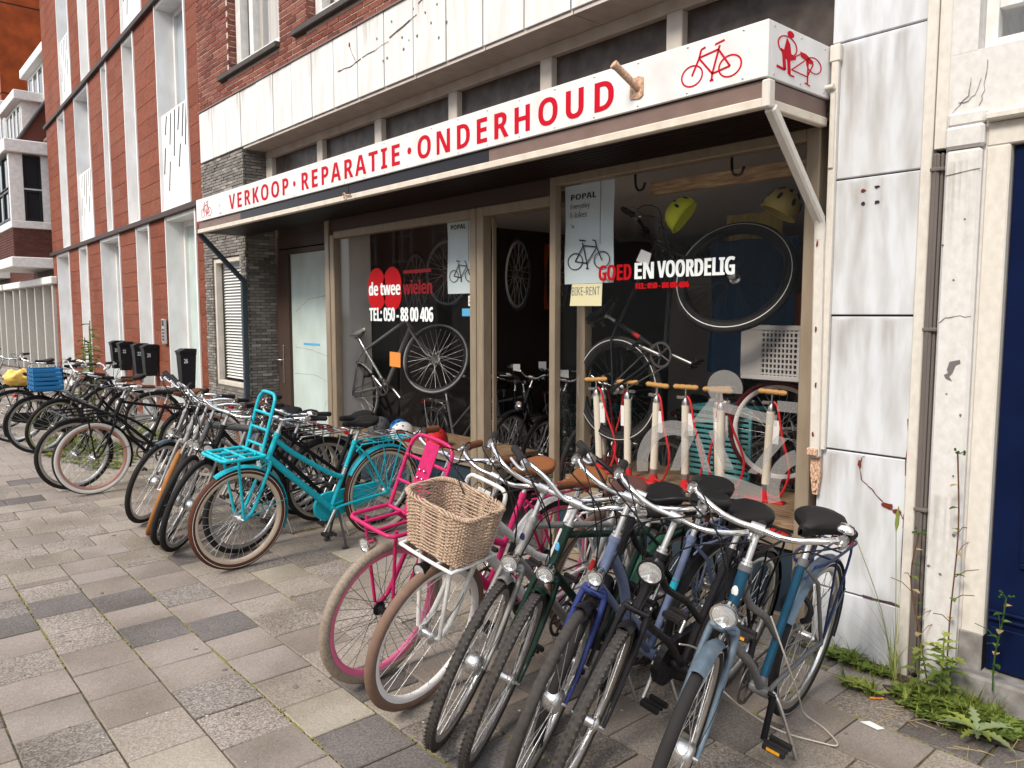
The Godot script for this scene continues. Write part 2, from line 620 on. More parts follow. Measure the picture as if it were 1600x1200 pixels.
	fk.tube([crown + Vector3(-0.045, -0.008, 0), crown + Vector3(0.045, -0.008, 0)], 0.014, 8)
	fk.tube([crown, hb], 0.015, 8)
	part("fork", fk, p.get("fork", col), t, S)
	# wheels
	make_wheel(t, "front_wheel", r, tw, S * Transform3D(Basis(Vector3.RIGHT, rng.randf() * 6.0), axf), p, true)
	make_wheel(t, "rear_wheel", r, tw, Transform3D(Basis(Vector3.RIGHT, rng.randf() * 6.0), axr), p, false)
	# stem and bar
	var quill: float = p.get("quill", 0.1)
	var clamp_at: Vector3 = ht + UPA * quill + FWD * p.get("reach", 0.04)
	var sm := MB.new()
	sm.tube([ht, ht + UPA * (quill - 0.004)], 0.0112, 10)
	sm.tube([ht, ht + UPA * 0.014], 0.02, 12)
	sm.tube([ht + UPA * 0.017, ht + UPA * 0.026], 0.0185, 6)
	sm.tube(smooth([ht + UPA * (quill - 0.02), ht + UPA * quill, clamp_at], 3), 0.0125, 10)
	sm.tube([clamp_at + Vector3(-0.022, 0, 0), clamp_at + Vector3(0.022, 0, 0)], 0.019, 12)
	part("stem", sm, p.get("stem", M.alu), t, S)
	var half := bar_path(p.get("bar", "dutch"))
	var sc: float = p.get("bar_w", 1.0)
	var path := []
	for k in range(half.size() - 1, 0, -1):
		path.append(clamp_at + Vector3(-half[k].x * sc, half[k].y, half[k].z))
	for k in half.size():
		path.append(clamp_at + Vector3(half[k].x * sc, half[k].y, half[k].z))
	var hbar := MB.new()
	var fine := smooth(path, 5)
	hbar.tube(fine, 0.0106, 10)
	part("handlebar", hbar, p.get("barm", M.chrome), t, S)
	for s in [-1, 1]:
		var e: Vector3 = path[0] if s < 0 else path[-1]
		var e2: Vector3 = path[1] if s < 0 else path[-2]
		var d := (e2 - e).normalized()
		var g := MB.new()
		var gp := []
		var gr := []
		for k in 15:
			gp.append(e - d * 0.006 + d * (0.118 * k / 14.0))
			gr.append(0.0165 + (0.0012 if k % 2 else 0.0) + (0.003 if k == 13 else 0.0) - (0.004 if k == 0 else 0.0))
		g.tube(gp, gr, 10)
		part("grip", g, p.get("grip", M.rubber), t, S)
		if p.get("levers", true):
			var lv := MB.new()
			var b0 := e + d * 0.135
			var out := Vector3(0, -0.35, 1).normalized()
			lv.tube([b0 - d * 0.012, b0 + d * 0.022], 0.0165, 10)
			lv.tube(smooth([b0, b0 + out * 0.03 + d * 0.02, b0 + out * 0.045 - d * 0.03, b0 + out * 0.05 - d * 0.11], 4), 0.0062, 6, false, true, 1.4)
			part("brake_lever", lv, p.get("lever", M.alu), t, S)
			var cb := MB.new()
			var tgt: Vector3 = crown + Vector3(s * 0.015, 0.02, 0.04) if s > 0 else bbk + Vector3(-0.02, 0.3, 0.3)
			cb.tube(smooth([b0 + out * 0.03 + d * 0.02, b0 + d * 0.12 + Vector3(0, 0.015, 0.06), clamp_at + Vector3(s * 0.07, -0.05, 0.1), hb.lerp(ht, 0.6) + Vector3(s * 0.028, 0, 0.05), tgt], 6), 0.003, 5)
			part("brake_cable", cb, p.get("cable", M.black_gloss), t, S)
	if p.get("levers", true):
		var gc := MB.new()
		var g0: Vector3 = path[0].lerp(path[1], 0.9)
		gc.tube(smooth([g0, g0 + Vector3(0.03, 0.03, 0.09), clamp_at + Vector3(-0.1, 0.0, 0.14), ht + Vector3(-0.035, -0.04, 0.07), hb + Vector3(-0.03, -0.02, -0.03), bbk.lerp(hb, 0.6) + Vector3(-0.022, -0.02, 0)], 6), 0.0028, 5)
		part("gear_cable", gc, M.black_gloss, t, S)
		var wr := MB.new()
		wr.tube(smooth([crown + FWD * 0.08, crown + Vector3(0.03, -0.03, 0.02), base + UPA * 0.2 + Vector3(0.06, 0, 0.012), axf + Vector3(0.05, 0.05, 0)], 6), 0.0017, 4)
		part("light_wire", wr, M.black_gloss, t, S)
	if p.get("bell", false):
		var bl := MB.new()
		var q: Vector3 = path[-2].lerp(path[-3], 0.5) + Vector3(0, 0.012, 0)
		bl.lathe([Vector2(0.006, 0), Vector2(0.008, 0.012), Vector2(0.028, 0.014), Vector2(0.028, 0.02), Vector2(0.022, 0.034), Vector2(0.0005, 0.04)], 16, at(q.x, q.y, q.z))
		part("bell", bl, M.chrome, t, S)
	# saddle
	var sy: float = p.get("saddle_up", 0.12)
	var sd := stp + UPA * sy
	var sp := MB.new()
	sp.tube([stp - UPA * 0.01, sd - UPA * 0.02], 0.0125, 10)
	sp.tube([sd - UPA * 0.035 + Vector3(-0.02, 0, 0), sd - UPA * 0.035 + Vector3(0.02, 0, 0)], 0.014, 8)
	part("seat_post", sp, M.alu, t)
	var sad := part("saddle", saddle_mesh(p.get("saddle_w", 0.185)), p.get("saddle", M.leather_black), t, Transform3D(Basis(Vector3.RIGHT, 0.04), sd + Vector3(0, 0.03, 0.0)))
	var sr := MB.new()
	for s in [-1.0, 1.0]:
		sr.tube(smooth([Vector3(s * 0.05, -0.03, -0.1), Vector3(s * 0.025, -0.05, -0.03), Vector3(s * 0.018, -0.05, 0.05), Vector3(s * 0.006, -0.026, 0.12)], 3), 0.0035, 5)
		var coil := []
		for k in 25:
			coil.append(Vector3(s * 0.055 + cos(k * 1.26) * 0.013, -0.075 + k * 0.0021, -0.09 + sin(k * 1.26) * 0.013))
		sr.tube(coil, 0.0028, 4)
	part("saddle_springs", sr, M.steel_dark, sad)
	# crank, pedals
	var ca: float = deg_to_rad(p.get("crank", 60.0))
	var ck := MB.new()
	var cd := Vector3(0, -sin(ca), cos(ca))
	ck.tube([bbk + Vector3(0.055, 0, 0), bbk + Vector3(0.062, 0, 0) + cd * 0.17], 0.009, 6, false, true, 1.5)
	ck.tube([bbk + Vector3(-0.06, 0, 0), bbk + Vector3(-0.068, 0, 0) - cd * 0.17], 0.009, 6, false, true, 1.5)
	ck.tube([bbk + Vector3(-0.068, 0, 0), bbk + Vector3(0.06, 0, 0)], 0.009, 8)
	part("crank", ck, p.get("crankm", M.alu), t)
	for s in [-1.0, 1.0]:
		var pd := MB.new()
		var c: Vector3 = bbk + Vector3(s * 0.115, 0, 0) + cd * (0.17 * s)
		pd.box(c + Vector3(0, 0, 0.033), Vector3(0.085, 0.024, 0.018), Basis(), 0.003)
		pd.box(c + Vector3(0, 0, -0.033), Vector3(0.085, 0.024, 0.018), Basis(), 0.003)
		pd.tube([c - Vector3(s * 0.05, 0, 0), c + Vector3(s * 0.04, 0, 0)], 0.009, 8)
		var po := part("pedal", pd, M.rubber, t)
		if p.get("pedal_reflex", false):
			var pr := MB.new()
			pr.box(c + Vector3(0, 0, 0.0425), Vector3(0.05, 0.012, 0.002))
			pr.box(c + Vector3(0, 0, -0.0425), Vector3(0.05, 0.012, 0.002))
			part("pedal_reflector", pr, M.amber, po)
	# chain and its case (right side)
	if p.has("case"):
		var cs := PackedVector2Array()
		var zc := bbk.z
		for k in 13:
			var a := -PI / 2 + PI * k / 12
			cs.append(Vector2(zc + cos(a) * 0.105, bbk.y + sin(a) * 0.105))
		for k in 9:
			var a := PI / 2 + PI * k / 8
			cs.append(Vector2(0.0 + cos(a) * 0.06, r + sin(a) * 0.06))
		var cc := MB.new()
		cc.prism(cs, 0.03, Transform3D(Basis(Vector3(0, 0, 1), Vector3(0, 1, 0), Vector3(-1, 0, 0)), Vector3(-0.042, 0, 0)))
		part("chain_case", cc, p.case, t)
	else:
		var ch := MB.new()
		ch.lathe([Vector2(0.07, -0.002), Vector2(0.085, -0.002), Vector2(0.085, 0.002), Vector2(0.07, 0.002)], 36, Transform3D(Basis(Vector3.BACK, PI / 2), bbk + Vector3(-0.047, 0, 0)), false, true)
		for k in 5:
			var a := TAU * k / 5
			ch.tube([bbk + Vector3(-0.047, 0, 0), bbk + Vector3(-0.047, sin(a) * 0.075, cos(a) * 0.075)], 0.006, 5)
		ch.beam(bbk + Vector3(-0.047, 0.085, 0), axr + Vector3(-0.047, 0.036, 0), 0.005, 0.009)
		ch.beam(bbk + Vector3(-0.047, -0.085, 0), axr + Vector3(-0.047, -0.036, 0), 0.005, 0.009)
		part("chain", ch, M.steel_dark, t)
	# mudguards
	if p.has("guard"):
		var gw: float = p.get("guard_w", 0.052)
		var g1 := guard(axr, r + 0.014, 28, 198, gw)
		for s in [-1.0, 1.0]:
			g1.tube([axr + Vector3(s * 0.058, 0, 0), axr + Vector3(s * gw / 2, sin(2.75) * (r + 0.004), cos(2.75) * (r + 0.004))], 0.003, 5)
		part("rear_mudguard", g1, p.get("guard_r", p.guard), t)
		var g2 := guard(axf, r + 0.014, p.get("guard_from", 62), 202, gw)
		for s in [-1.0, 1.0]:
			g2.tube([axf + Vector3(s * 0.056, 0, 0), axf + Vector3(s * gw / 2, sin(2.9) * (r + 0.004), cos(2.9) * (r + 0.004))], 0.003, 5)
		part("front_mudguard", g2, p.guard, t, S)
	if p.has("coat_guard"):
		var cg := MB.new()
		for s in [-1.0, 1.0]:
			var poly := PackedVector2Array()
			for k in 13:
				var a := deg_to_rad(35.0 + 95.0 * k / 12)
				poly.append(Vector2(cos(a) * (r - 0.01), sin(a) * (r - 0.01) + r))
			poly.append(Vector2(0.0, r + 0.03))
			poly.append(Vector2(0.05, r + 0.02))
			cg.prism(poly, 0.003 * s, Transform3D(Basis(Vector3(0, 0, 1), Vector3(0, 1, 0), Vector3(-1, 0, 0)), Vector3(s * 0.045, 0, 0)))
		part("coat_guard", cg, p.coat_guard, t)
	# rear rack
	if p.has("rack"):
		var rk := MB.new()
		var ry := 2 * r + 0.055
		var w := 0.065
		rk.tube(smooth([Vector3(w * 0.6, ry - 0.01, 0.24), Vector3(w, ry, 0.16), Vector3(w, ry, -0.1), Vector3(w * 0.9, ry, -0.19), Vector3(0, ry, -0.21), Vector3(-w * 0.9, ry, -0.19), Vector3(-w, ry, -0.1), Vector3(-w, ry, 0.16), Vector3(-w * 0.6, ry - 0.01, 0.24)], 4), 0.006, 7)
		for z in [-0.12, 0.0, 0.12]:
			rk.tube([Vector3(-w, ry, z), Vector3(w, ry, z)], 0.0045, 6)
		rk.tube([Vector3(0, ry, -0.2), Vector3(0, ry, 0.2)], 0.0045, 6)
		for s in [-1.0, 1.0]:
			rk.tube(smooth([Vector3(s * w, ry, -0.11), Vector3(s * (w + 0.006), ry - 0.07, -0.09), Vector3(s * 0.064, r + 0.02, 0.0)], 3), 0.0055, 6)
			rk.tube([Vector3(s * 0.04, ry - 0.006, 0.22), stp + Vector3(s * 0.02, -0.08, 0)], 0.0045, 6)
			rk.tube([Vector3(s * w, ry, 0.06), Vector3(s * 0.064, r + 0.02, 0.0)], 0.0045, 6)
		part("rear_rack", rk, p.rack, t)
		var rl := MB.new()
		rl.box(Vector3(0, ry - 0.03, -0.215), Vector3(0.09, 0.035, 0.03), Basis(), 0.006)
		part("rear_light", rl, M.red_lens, t)
	# stand
	var ks := MB.new()
	var drop: float = p.get("stand_drop", 0.02)
	if p.get("stand", "side") == "side":
		ks.tube(smooth([bbk + Vector3(0.02, -0.02, -0.06), bbk + Vector3(0.06, -0.05, -0.06), Vector3(0.16, drop, bbk.z - 0.1)], 3), 0.008, 7)
	elif p.get("stand", "side") == "centre":
		for s in [-1.0, 1.0]:
			ks.tube(smooth([bbk + Vector3(s * 0.02, -0.02, -0.05), bbk + Vector3(s * 0.06, -0.12, -0.055), Vector3(s * 0.12, 0.015, bbk.z - 0.06)], 3), 0.009, 7)
			ks.box(Vector3(s * 0.125, 0.01, bbk.z - 0.05), Vector3(0.025, 0.02, 0.05), Basis(), 0.004)
	if ks.v.size():
		part("kick_stand", ks, p.get("standm", M.alu), t)
	# lamp
	if p.get("lamp", "chrome") != "none":
		var lm: Material = M.black_gloss if p.lamp == "black" else M.chrome
		headlight(t, S, crown + FWD * p.get("lamp_out", 0.1) + UPA * p.get("lamp_up", 0.015) + Vector3(p.get("lamp_x", 0.0), 0, 0), lm, p.get("lamp_r", 0.033))
	# load carriers in front
	if p.has("carrier"):
		front_carrier(t, p, S, axf, r, crown, ht)
	if p.has("basket"):
		front_basket(t, p, S, axf, r, clamp_at)
	if p.has("lock"):
		var lk := MB.new()
		lk.tube(arc(Vector3(0, r, 0.0) + Vector3(0, 0.2, 0.22), 0.055, -60, 240, 14, Vector3.RIGHT, Vector3.UP), 0.012, 8)
		part("ring_lock", lk, M.black_gloss, t)
	return t

func front_carrier(t: Node3D, p: Dictionary, S: Transform3D, axf: Vector3, r: float, crown: Vector3, ht: Vector3) -> void:
	var c := MB.new()
	var y: float = 2 * r + p.get("carrier_up", 0.1)
	var w: float = p.get("carrier_w", 0.2)
	var z0: float = axf.z - 0.1
	var z1: float = axf.z + p.get("carrier_out", 0.26)
	var q: float = p.get("carrier_r", 0.0095)
	c.tube(smooth([Vector3(w, y, z0), Vector3(w, y, z1 - 0.05), Vector3(w - 0.015, y, z1 - 0.012), Vector3(w - 0.05, y, z1), Vector3(-w + 0.05, y, z1), Vector3(-w + 0.015, y, z1 - 0.012), Vector3(-w, y, z1 - 0.05), Vector3(-w, y, z0)], 4), q, 8)
	c.tube([Vector3(-w, y, z0), Vector3(w, y, z0)], q, 8)
	for k in 2:
		var x := lerpf(-w, w, (k + 1) / 3.0)
		c.tube([Vector3(x, y, z0), Vector3(x, y, z1)], q * 0.85, 8)
	if p.carrier == "slats":
		c.tube([Vector3(-w, y, axf.z + 0.03), Vector3(w, y, axf.z + 0.03)], q * 0.85, 8)
		c.tube([Vector3(-w, y, axf.z + 0.15), Vector3(w, y, axf.z + 0.15)], q * 0.85, 8)
	for s in [-1.0, 1.0]:
		c.tube([Vector3(s * 0.1, y, axf.z + 0.06), Vector3(s * 0.1, y - 0.06, axf.z + 0.06), Vector3(s * 0.062, r + 0.02, axf.z)], q * 0.85, 8)
		c.tube([Vector3(s * 0.03, crown.y + 0.02, crown.z + 0.02), Vector3(s * 0.06, y, z0 + 0.03)], q * 0.85, 8)
	# the upright loop behind the platform
	var h: float = p.get("back_h", 0.36)
	var bw: float = p.get("back_w", 0.17)
	var ln: float = p.get("back_lean", 0.11)
	var bt := Vector3(0, y + h, z0 - ln)
	c.tube(smooth([Vector3(bw, y, z0), Vector3(bw, y + h - 0.08, z0 - ln * 0.8), Vector3(bw - 0.02, y + h - 0.02, z0 - ln), Vector3(bw * 0.5, y + h, z0 - ln), Vector3(-bw * 0.5, y + h, z0 - ln), Vector3(-bw + 0.02, y + h - 0.02, z0 - ln), Vector3(-bw, y + h - 0.08, z0 - ln * 0.8), Vector3(-bw, y, z0)], 4), q, 8)
	for f in p.get("back_bars", [0.35, 0.65]):
		c.tube([Vector3(-bw, y + h * f, z0 - ln * f), Vector3(bw, y + h * f, z0 - ln * f)], q * 0.85, 8)
	part("front_carrier", c, p.get("carrierm", p.paint), t, S)
	if p.get("plate", false):
		var b := MB.new()
		b.beam(Vector3(0.01, y + 0.01, z0 + 0.006), bt + Vector3(0.01, -0.012, 0.012), 0.085, 0.006, Vector3.BACK, 0.002)
		part("back_plate", b, p.paint, t, S)
		var rv := MB.new()
		for k in 4:
			rv.ball(Vector3(0.01, y, z0).lerp(bt, 0.5 + 0.1 * (k / 2)) + Vector3(-0.015 + 0.03 * (k % 2), 0, 0.018), Vector3.ONE * 0.006, 8, 5)
		part("rivet", rv, M.chrome, t, S).set_meta("kind", "stuff")

func front_basket(t: Node3D, p: Dictionary, S: Transform3D, axf: Vector3, r: float, clamp_at: Vector3) -> void:
	# a white carrier with a hoop, and the wicker basket on it
	var y := 2 * r + 0.045
	var z0 := axf.z - 0.17
	var z1 := axf.z + 0.1
	var c := MB.new()
	var w := 0.145
	c.tube(smooth([Vector3(w, y, z0), Vector3(w, y, z1 - 0.03), Vector3(w - 0.03, y, z1), Vector3(-w + 0.03, y, z1), Vector3(-w, y, z1 - 0.03), Vector3(-w, y, z0)], 4), 0.008, 8)
	c.tube([Vector3(-w, y, z0), Vector3(w, y, z0)], 0.008, 8)
	for x in [-0.06, 0.06]:
		c.tube([Vector3(x, y, z0), Vector3(x, y, z1)], 0.006, 6)
	for s in [-1.0, 1.0]:
		c.tube([Vector3(s * 0.09, y, axf.z + 0.03), Vector3(s * 0.085, y - 0.05, axf.z + 0.03), Vector3(s * 0.063, r + 0.01, axf.z)], 0.0095, 8)
	c.tube(smooth([Vector3(0.11, y, z0), Vector3(0.11, y + 0.21, z0 - 0.05), Vector3(0.095, y + 0.255, z0 - 0.055), Vector3(0.06, y + 0.265, z0 - 0.055), Vector3(-0.06, y + 0.265, z0 - 0.055), Vector3(-0.095, y + 0.255, z0 - 0.055), Vector3(-0.11, y + 0.21, z0 - 0.05), Vector3(-0.11, y, z0)], 5), 0.0095, 8)
	c.box(Vector3(0, y + 0.215, z0 - 0.046), Vector3(0.07, 0.03, 0.006))
	part("basket_carrier", c, M.white_paint, t, S)
	var b := MB.new()
	var stakes := 46
	var rows := 29
	var bh := 0.215
	var per := func(u: float, f: float, off: float) -> Vector3:
		# rounded rectangle wider at the top
		var hw := lerpf(0.15, 0.18, f) + off
		var hd := lerpf(0.11, 0.135, f) + off
		var a := u * TAU
		var cs := cos(a)
		var sn := sin(a)
		var e := 0.42
		return Vector3(signf(cs) * pow(absf(cs), e) * hw, y + 0.012 + bh * f + 0.012 * sn * sn * f * 0.0, axf.z - 0.03 + signf(sn) * pow(absf(sn), e) * hd)
	for k in stakes:
		b.tube([per.call((k + 0.5) / stakes, 0.0, 0.0), per.call((k + 0.5) / stakes, 0.5, 0.0), per.call((k + 0.5) / stakes, 0.98, 0.0)], 0.0032, 5)
	for i in rows:
		var f := (i + 0.5) / rows
		var pts := []
		var n := stakes * 2
		for k in n:
			var ph := (k / 2 + i) % 2
			var off := 0.0 if k % 2 == 0 else (0.0052 if ph == 0 else -0.0052)
			var q: Vector3 = per.call(k / float(n), f, off)
			pts.append(q + Vector3(rng.randf_range(-1, 1), rng.randf_range(-1, 1) * 1.6, rng.randf_range(-1, 1)) * 0.0011)
		b.tube(pts, rng.randf_range(0.0031, 0.0038), 5, true)
	for tw in 3:
		var pts := []
		for k in 150:
			var a := k * 0.75 + tw * TAU / 3
			pts.append(per.call(k / 150.0, 1.0, cos(a) * 0.0075) + Vector3(0, sin(a) * 0.0075 + 0.004, 0))
		b.tube(pts, 0.0048, 5, true)
	for k in 9:
		var x := lerpf(-0.135, 0.135, k / 8.0)
		b.tube([Vector3(x, y + 0.013, axf.z - 0.13), Vector3(x, y + 0.013, axf.z + 0.07)], 0.005, 5)
	for k in 12:
		var z := axf.z + lerpf(-0.125, 0.065, k / 11.0)
		b.tube([Vector3(-0.145, y + 0.015, z), Vector3(0.145, y + 0.015, z)], 0.004, 5)
	var bo := part("wicker_basket", b, M.wicker, t, S)
	var tie := MB.new()
	for x in [-0.03, 0.03]:
		tie.tube(arc(Vector3(x, y + bh + 0.01, z0 - 0.03), 0.03, 0, 360, 12, Vector3.BACK, Vector3.UP), 0.0022, 4)
	part("cable_tie", tie, M.black_gloss, bo)

func make_materials() -> void:
	tex.smudge = noise_tex(0.02, 0.45, 1.0, 5, 512, 3)
	tex.soft = noise_tex(0.008, 0.0, 1.0, 5, 512, 5, FastNoiseLite.TYPE_SIMPLEX_SMOOTH, Color(0.9, 0.89, 0.88), Color(1, 1, 1))
	tex.streak = noise_tex(0.012, 0.0, 1.0, 5, 512, 11, FastNoiseLite.TYPE_SIMPLEX_SMOOTH, Color(0.9, 0.885, 0.865), Color(1.0, 1.0, 1.0))
	tex.plaster = noise_tex(0.03, 0.0, 1.0, 5, 512, 17, FastNoiseLite.TYPE_SIMPLEX_SMOOTH, Color(0.93, 0.92, 0.905), Color(1.0, 1.0, 1.0))
	tex.wood = noise_tex(0.015, 0.0, 1.0, 4, 512, 23, FastNoiseLite.TYPE_SIMPLEX_SMOOTH, Color(0.6, 0.52, 0.44), Color(1, 1, 1))
	tex.bump = noise_tex(0.06, 0.0, 1.0, 4, 512, 29)
	tex.grit = noise_tex(0.22, 0.0, 1.0, 2, 512, 31)
	tex.rust = noise_tex(0.03, 0.0, 1.0, 5, 512, 37, FastNoiseLite.TYPE_SIMPLEX_SMOOTH, Color(0.62, 0.42, 0.28), Color(1.25, 1.22, 1.2))
	var r := RandomNumberGenerator.new()
	r.seed = 5
	# cast concrete with aggregate: fine, speckled and blotchy kinds
	tex.fine = picture(512, func(_x, _y):
		var q := 0.86 + 0.14 * r.randf() - (0.25 if r.randf() < 0.03 else 0.0)
		return Color(q, q * 0.99, q * 0.98))
	tex.speck = speckle(512, r, 0.62, 9000, 1.0, 2.4)
	tex.speck_soft = speckle(512, r, 0.8, 6000, 1.0, 2.2)
	tex.speck_dark = speckle(512, r, 0.5, 6500, 1.0, 2.4)
	for q in [["grain_mild", 0.16], ["grain_mid", 0.27], ["grain_strong", 0.46]]:
		tex[q[0]] = grain(512, r, q[1])
	tex.grime = noise_tex(0.025, 0.0, 1.0, 6, 512, 53, FastNoiseLite.TYPE_SIMPLEX_SMOOTH, Color(0.88, 0.87, 0.86), Color(1.05, 1.05, 1.05))
	tex.dirty = noise_tex(0.012, 0.0, 1.0, 6, 512, 59, FastNoiseLite.TYPE_SIMPLEX_SMOOTH, Color(0.86, 0.84, 0.815), Color(1.06, 1.06, 1.06))
	tex.blotch = noise_tex(0.02, 0.0, 1.0, 6, 512, 41, FastNoiseLite.TYPE_SIMPLEX_SMOOTH, Color(0.72, 0.7, 0.68), Color(1, 1, 1))
	tex.grooves = picture(256, func(x, y):
		var g := 0.5 + 0.5 * cos(TAU * x / 256.0 * 9.0)
		g = pow(g, 0.5)
		var q := 0.25 + 0.75 * g
		return Color(q, q, q))
	# paints and metals
	mat("chrome", Color(0.72, 0.71, 0.7), 0.16, 1.0)
	mat("alu", Color(0.6, 0.59, 0.58), 0.34, 1.0)
	mat("spoke", Color(0.62, 0.61, 0.6), 0.35, 0.9)
	mat("spoke_black", Color(0.02, 0.02, 0.02), 0.5)
	mat("steel_dark", Color(0.1, 0.09, 0.085), 0.5, 0.7)
	mat("rubber", Color(0.028, 0.026, 0.026), 0.75)
	surf(M.rubber, tex.soft, Vector3.ONE * 3.0, null, 0, false)
	mat("rubber_worn", Color(0.075, 0.068, 0.064), 0.85)
	surf(M.rubber_worn, tex.blotch, Vector3.ONE * 4.0, null, 0, false)
	mat("black_gloss", Color(0.014, 0.013, 0.014), 0.3)
	mat("wall_white", Color(0.72, 0.68, 0.64), 0.7)
	mat("reflex", Color(0.72, 0.71, 0.68), 0.4)
	mat("tyre_brown", Color(0.105, 0.042, 0.026), 0.75)
	surf(M.tyre_brown, tex.soft, Vector3.ONE * 4.0, null, 0, false)
	mat("tyre_tan", Color(0.2, 0.125, 0.09), 0.8)
	surf(M.tyre_tan, tex.soft, Vector3.ONE * 5.0, null, 0, false)
	mat("tyre_cream", Color(0.36, 0.295, 0.235), 0.85)
	surf(M.tyre_cream, tex.blotch, Vector3.ONE * 5.0, null, 0, false)
	mat("tyre_orange", Color(0.34, 0.14, 0.04), 0.75)
	surf(M.tyre_orange, tex.soft, Vector3.ONE * 4.0, null, 0, false)
	mat("rim_cream", Color(0.55, 0.45, 0.34), 0.4)
	mat("rim_pink", Color(0.62, 0.13, 0.25), 0.4)
	mat("rim_copper", Color(0.5, 0.27, 0.2), 0.4, 0.3)
	mat("rim_white", Color(0.75, 0.72, 0.7), 0.4)
	mat("leather_black", Color(0.014, 0.013, 0.013), 0.42)
	mat("leather_brown", Color(0.12, 0.042, 0.022), 0.5)
	mat("leather_plum", Color(0.085, 0.04, 0.034), 0.45)
	mat("leather_tan", Color(0.2, 0.075, 0.03), 0.55)
	mat("grip_brown", Color(0.13, 0.05, 0.025), 0.7)
	mat("wicker", Color(0.72, 0.58, 0.47), 0.7)
	surf(M.wicker, tex.wood, Vector3(9, 9, 9), null, 0, false)
	mat("lens", Color(0.8, 0.8, 0.78), 0.12)
	M.lens.transparency = BaseMaterial3D.TRANSPARENCY_ALPHA
	M.lens.albedo_color.a = 0.25
	mat("red_lens", Color(0.35, 0.01, 0.01), 0.2)
	mat("amber", Color(0.8, 0.36, 0.02), 0.3)
	for q in [["teal", 0.006, 0.43, 0.53], ["pink", 0.5, 0.012, 0.115], ["white_paint", 0.72, 0.71, 0.69], ["silver", 0.36, 0.35, 0.34], ["green", 0.01, 0.028, 0.02],
			["lavender", 0.13, 0.165, 0.27], ["royal_blue", 0.03, 0.045, 0.17], ["black_paint", 0.013, 0.012, 0.014], ["petrol", 0.01, 0.06, 0.11], ["steel_blue", 0.125, 0.17, 0.215],
			["sea_green", 0.04, 0.13, 0.08], ["grey_paint", 0.12, 0.12, 0.125], ["red_paint", 0.4, 0.02, 0.02], ["maroon", 0.09, 0.01, 0.015], ["navy", 0.02, 0.03, 0.09]]:
		paint(q[0], Color(q[1], q[2], q[3]))
	paint("dull_silver", Color(0.2, 0.2, 0.2))
	M.dull_silver.metallic = 0.5
	M.silver.metallic = 0.5
	M.steel_blue.metallic = 0.4
	M.petrol.metallic = 0.3
	# walls and ground
	mat("panel_white", Color(0.75, 0.745, 0.73), 0.45)
	surf(M.panel_white, tex.streak, Vector3(1.1, 0.22, 1.1))
	mat("panel_grey", Color(0.6, 0.62, 0.65), 0.55)
	surf(M.panel_grey, tex.dirty, Vector3(1.3, 0.28, 1.3), tex.bump, 0.05)
	mat("sign_white", Color(0.77, 0.76, 0.75), 0.35)
	surf(M.sign_white, tex.soft, Vector3(0.8, 0.8, 0.8))
	mat("sign_red", Color(0.5, 0.003, 0.018), 0.6)
	mat("soffit_white", Color(0.62, 0.56, 0.52), 0.6)
	surf(M.soffit_white, tex.streak, Vector3(0.8, 0.8, 0.8))
	mat("cream_frame", Color(0.66, 0.6, 0.53), 0.5)
	surf(M.cream_frame, tex.soft, Vector3(1.2, 1.2, 1.2))
	mat("bronze", Color(0.3, 0.24, 0.175), 0.4, 0.1)
	surf(M.bronze, tex.streak, Vector3(2.0, 0.5, 2.0))
	mat("brown_metal", Color(0.075, 0.05, 0.04), 0.45, 0.1)
	mat("fascia_brown", Color(0.2, 0.135, 0.115), 0.5)
	surf(M.fascia_brown, tex.streak, Vector3(0.7, 1.5, 0.7))
	mat("fascia_black", Color(0.024, 0.024, 0.03), 0.35)
	mat("trim_cream", Color(0.68, 0.61, 0.51), 0.5)
	surf(M.trim_cream, tex.soft, Vector3(2, 2, 2))
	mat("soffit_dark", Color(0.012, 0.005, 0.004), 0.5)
	mat("cream_paint", Color(0.66, 0.62, 0.56), 0.5)
	surf(M.cream_paint, tex.plaster, Vector3(1.5, 1.0, 1.5))
	mat("rusty", Color(0.6, 0.5, 0.42), 0.7)
	surf(M.rusty, tex.rust, Vector3(6, 3, 6))
	mat("brace_dark", Color(0.05, 0.062, 0.075), 0.45)
	mat("mosaic_mortar", Color(0.13, 0.115, 0.1), 0.9)
	mat("mosaic", Color(1, 1, 1), 0.8)
	M.mosaic.vertex_color_use_as_albedo = true
	M.mosaic.heightmap_enabled = true
	M.mosaic.heightmap_texture = tex.bump
	M.mosaic.heightmap_scale = 0.25
	M.mosaic.uv1_triplanar = true
	M.mosaic.uv1_world_triplanar = true
	M.mosaic.uv1_scale = Vector3(3, 3, 3)
	mat("mortar", Color(0.6, 0.5, 0.44), 0.9)
	surf(M.mortar, tex.plaster, Vector3(2, 2, 2))
	mat("mortar_dark", Color(0.22, 0.16, 0.14), 0.9)
	for k in 5:
		var q: Color = [Color(0.27, 0.085, 0.058), Color(0.31, 0.105, 0.07), Color(0.24, 0.075, 0.055), Color(0.33, 0.125, 0.085), Color(0.19, 0.07, 0.055)][k]
		mat("brick%d" % k, q, 0.85)
		surf(M["brick%d" % k], tex.blotch, Vector3(3, 3, 3), tex.grit, 0.05)
	mat("bricks", Color(1, 1, 1), 0.85)
	M.bricks.vertex_color_use_as_albedo = true
	surf(M.bricks, tex.blotch, Vector3(3, 3, 3))
	for k in 4:
		var q: Color = [Color(0.325, 0.1, 0.056), Color(0.345, 0.108, 0.062), Color(0.3, 0.09, 0.052), Color(0.33, 0.113, 0.068)][k]
		mat("tile%d" % k, q, 0.75)
		surf(M["tile%d" % k], tex.blotch, Vector3(1.4, 1.4, 1.4), tex.grit, 0.04)
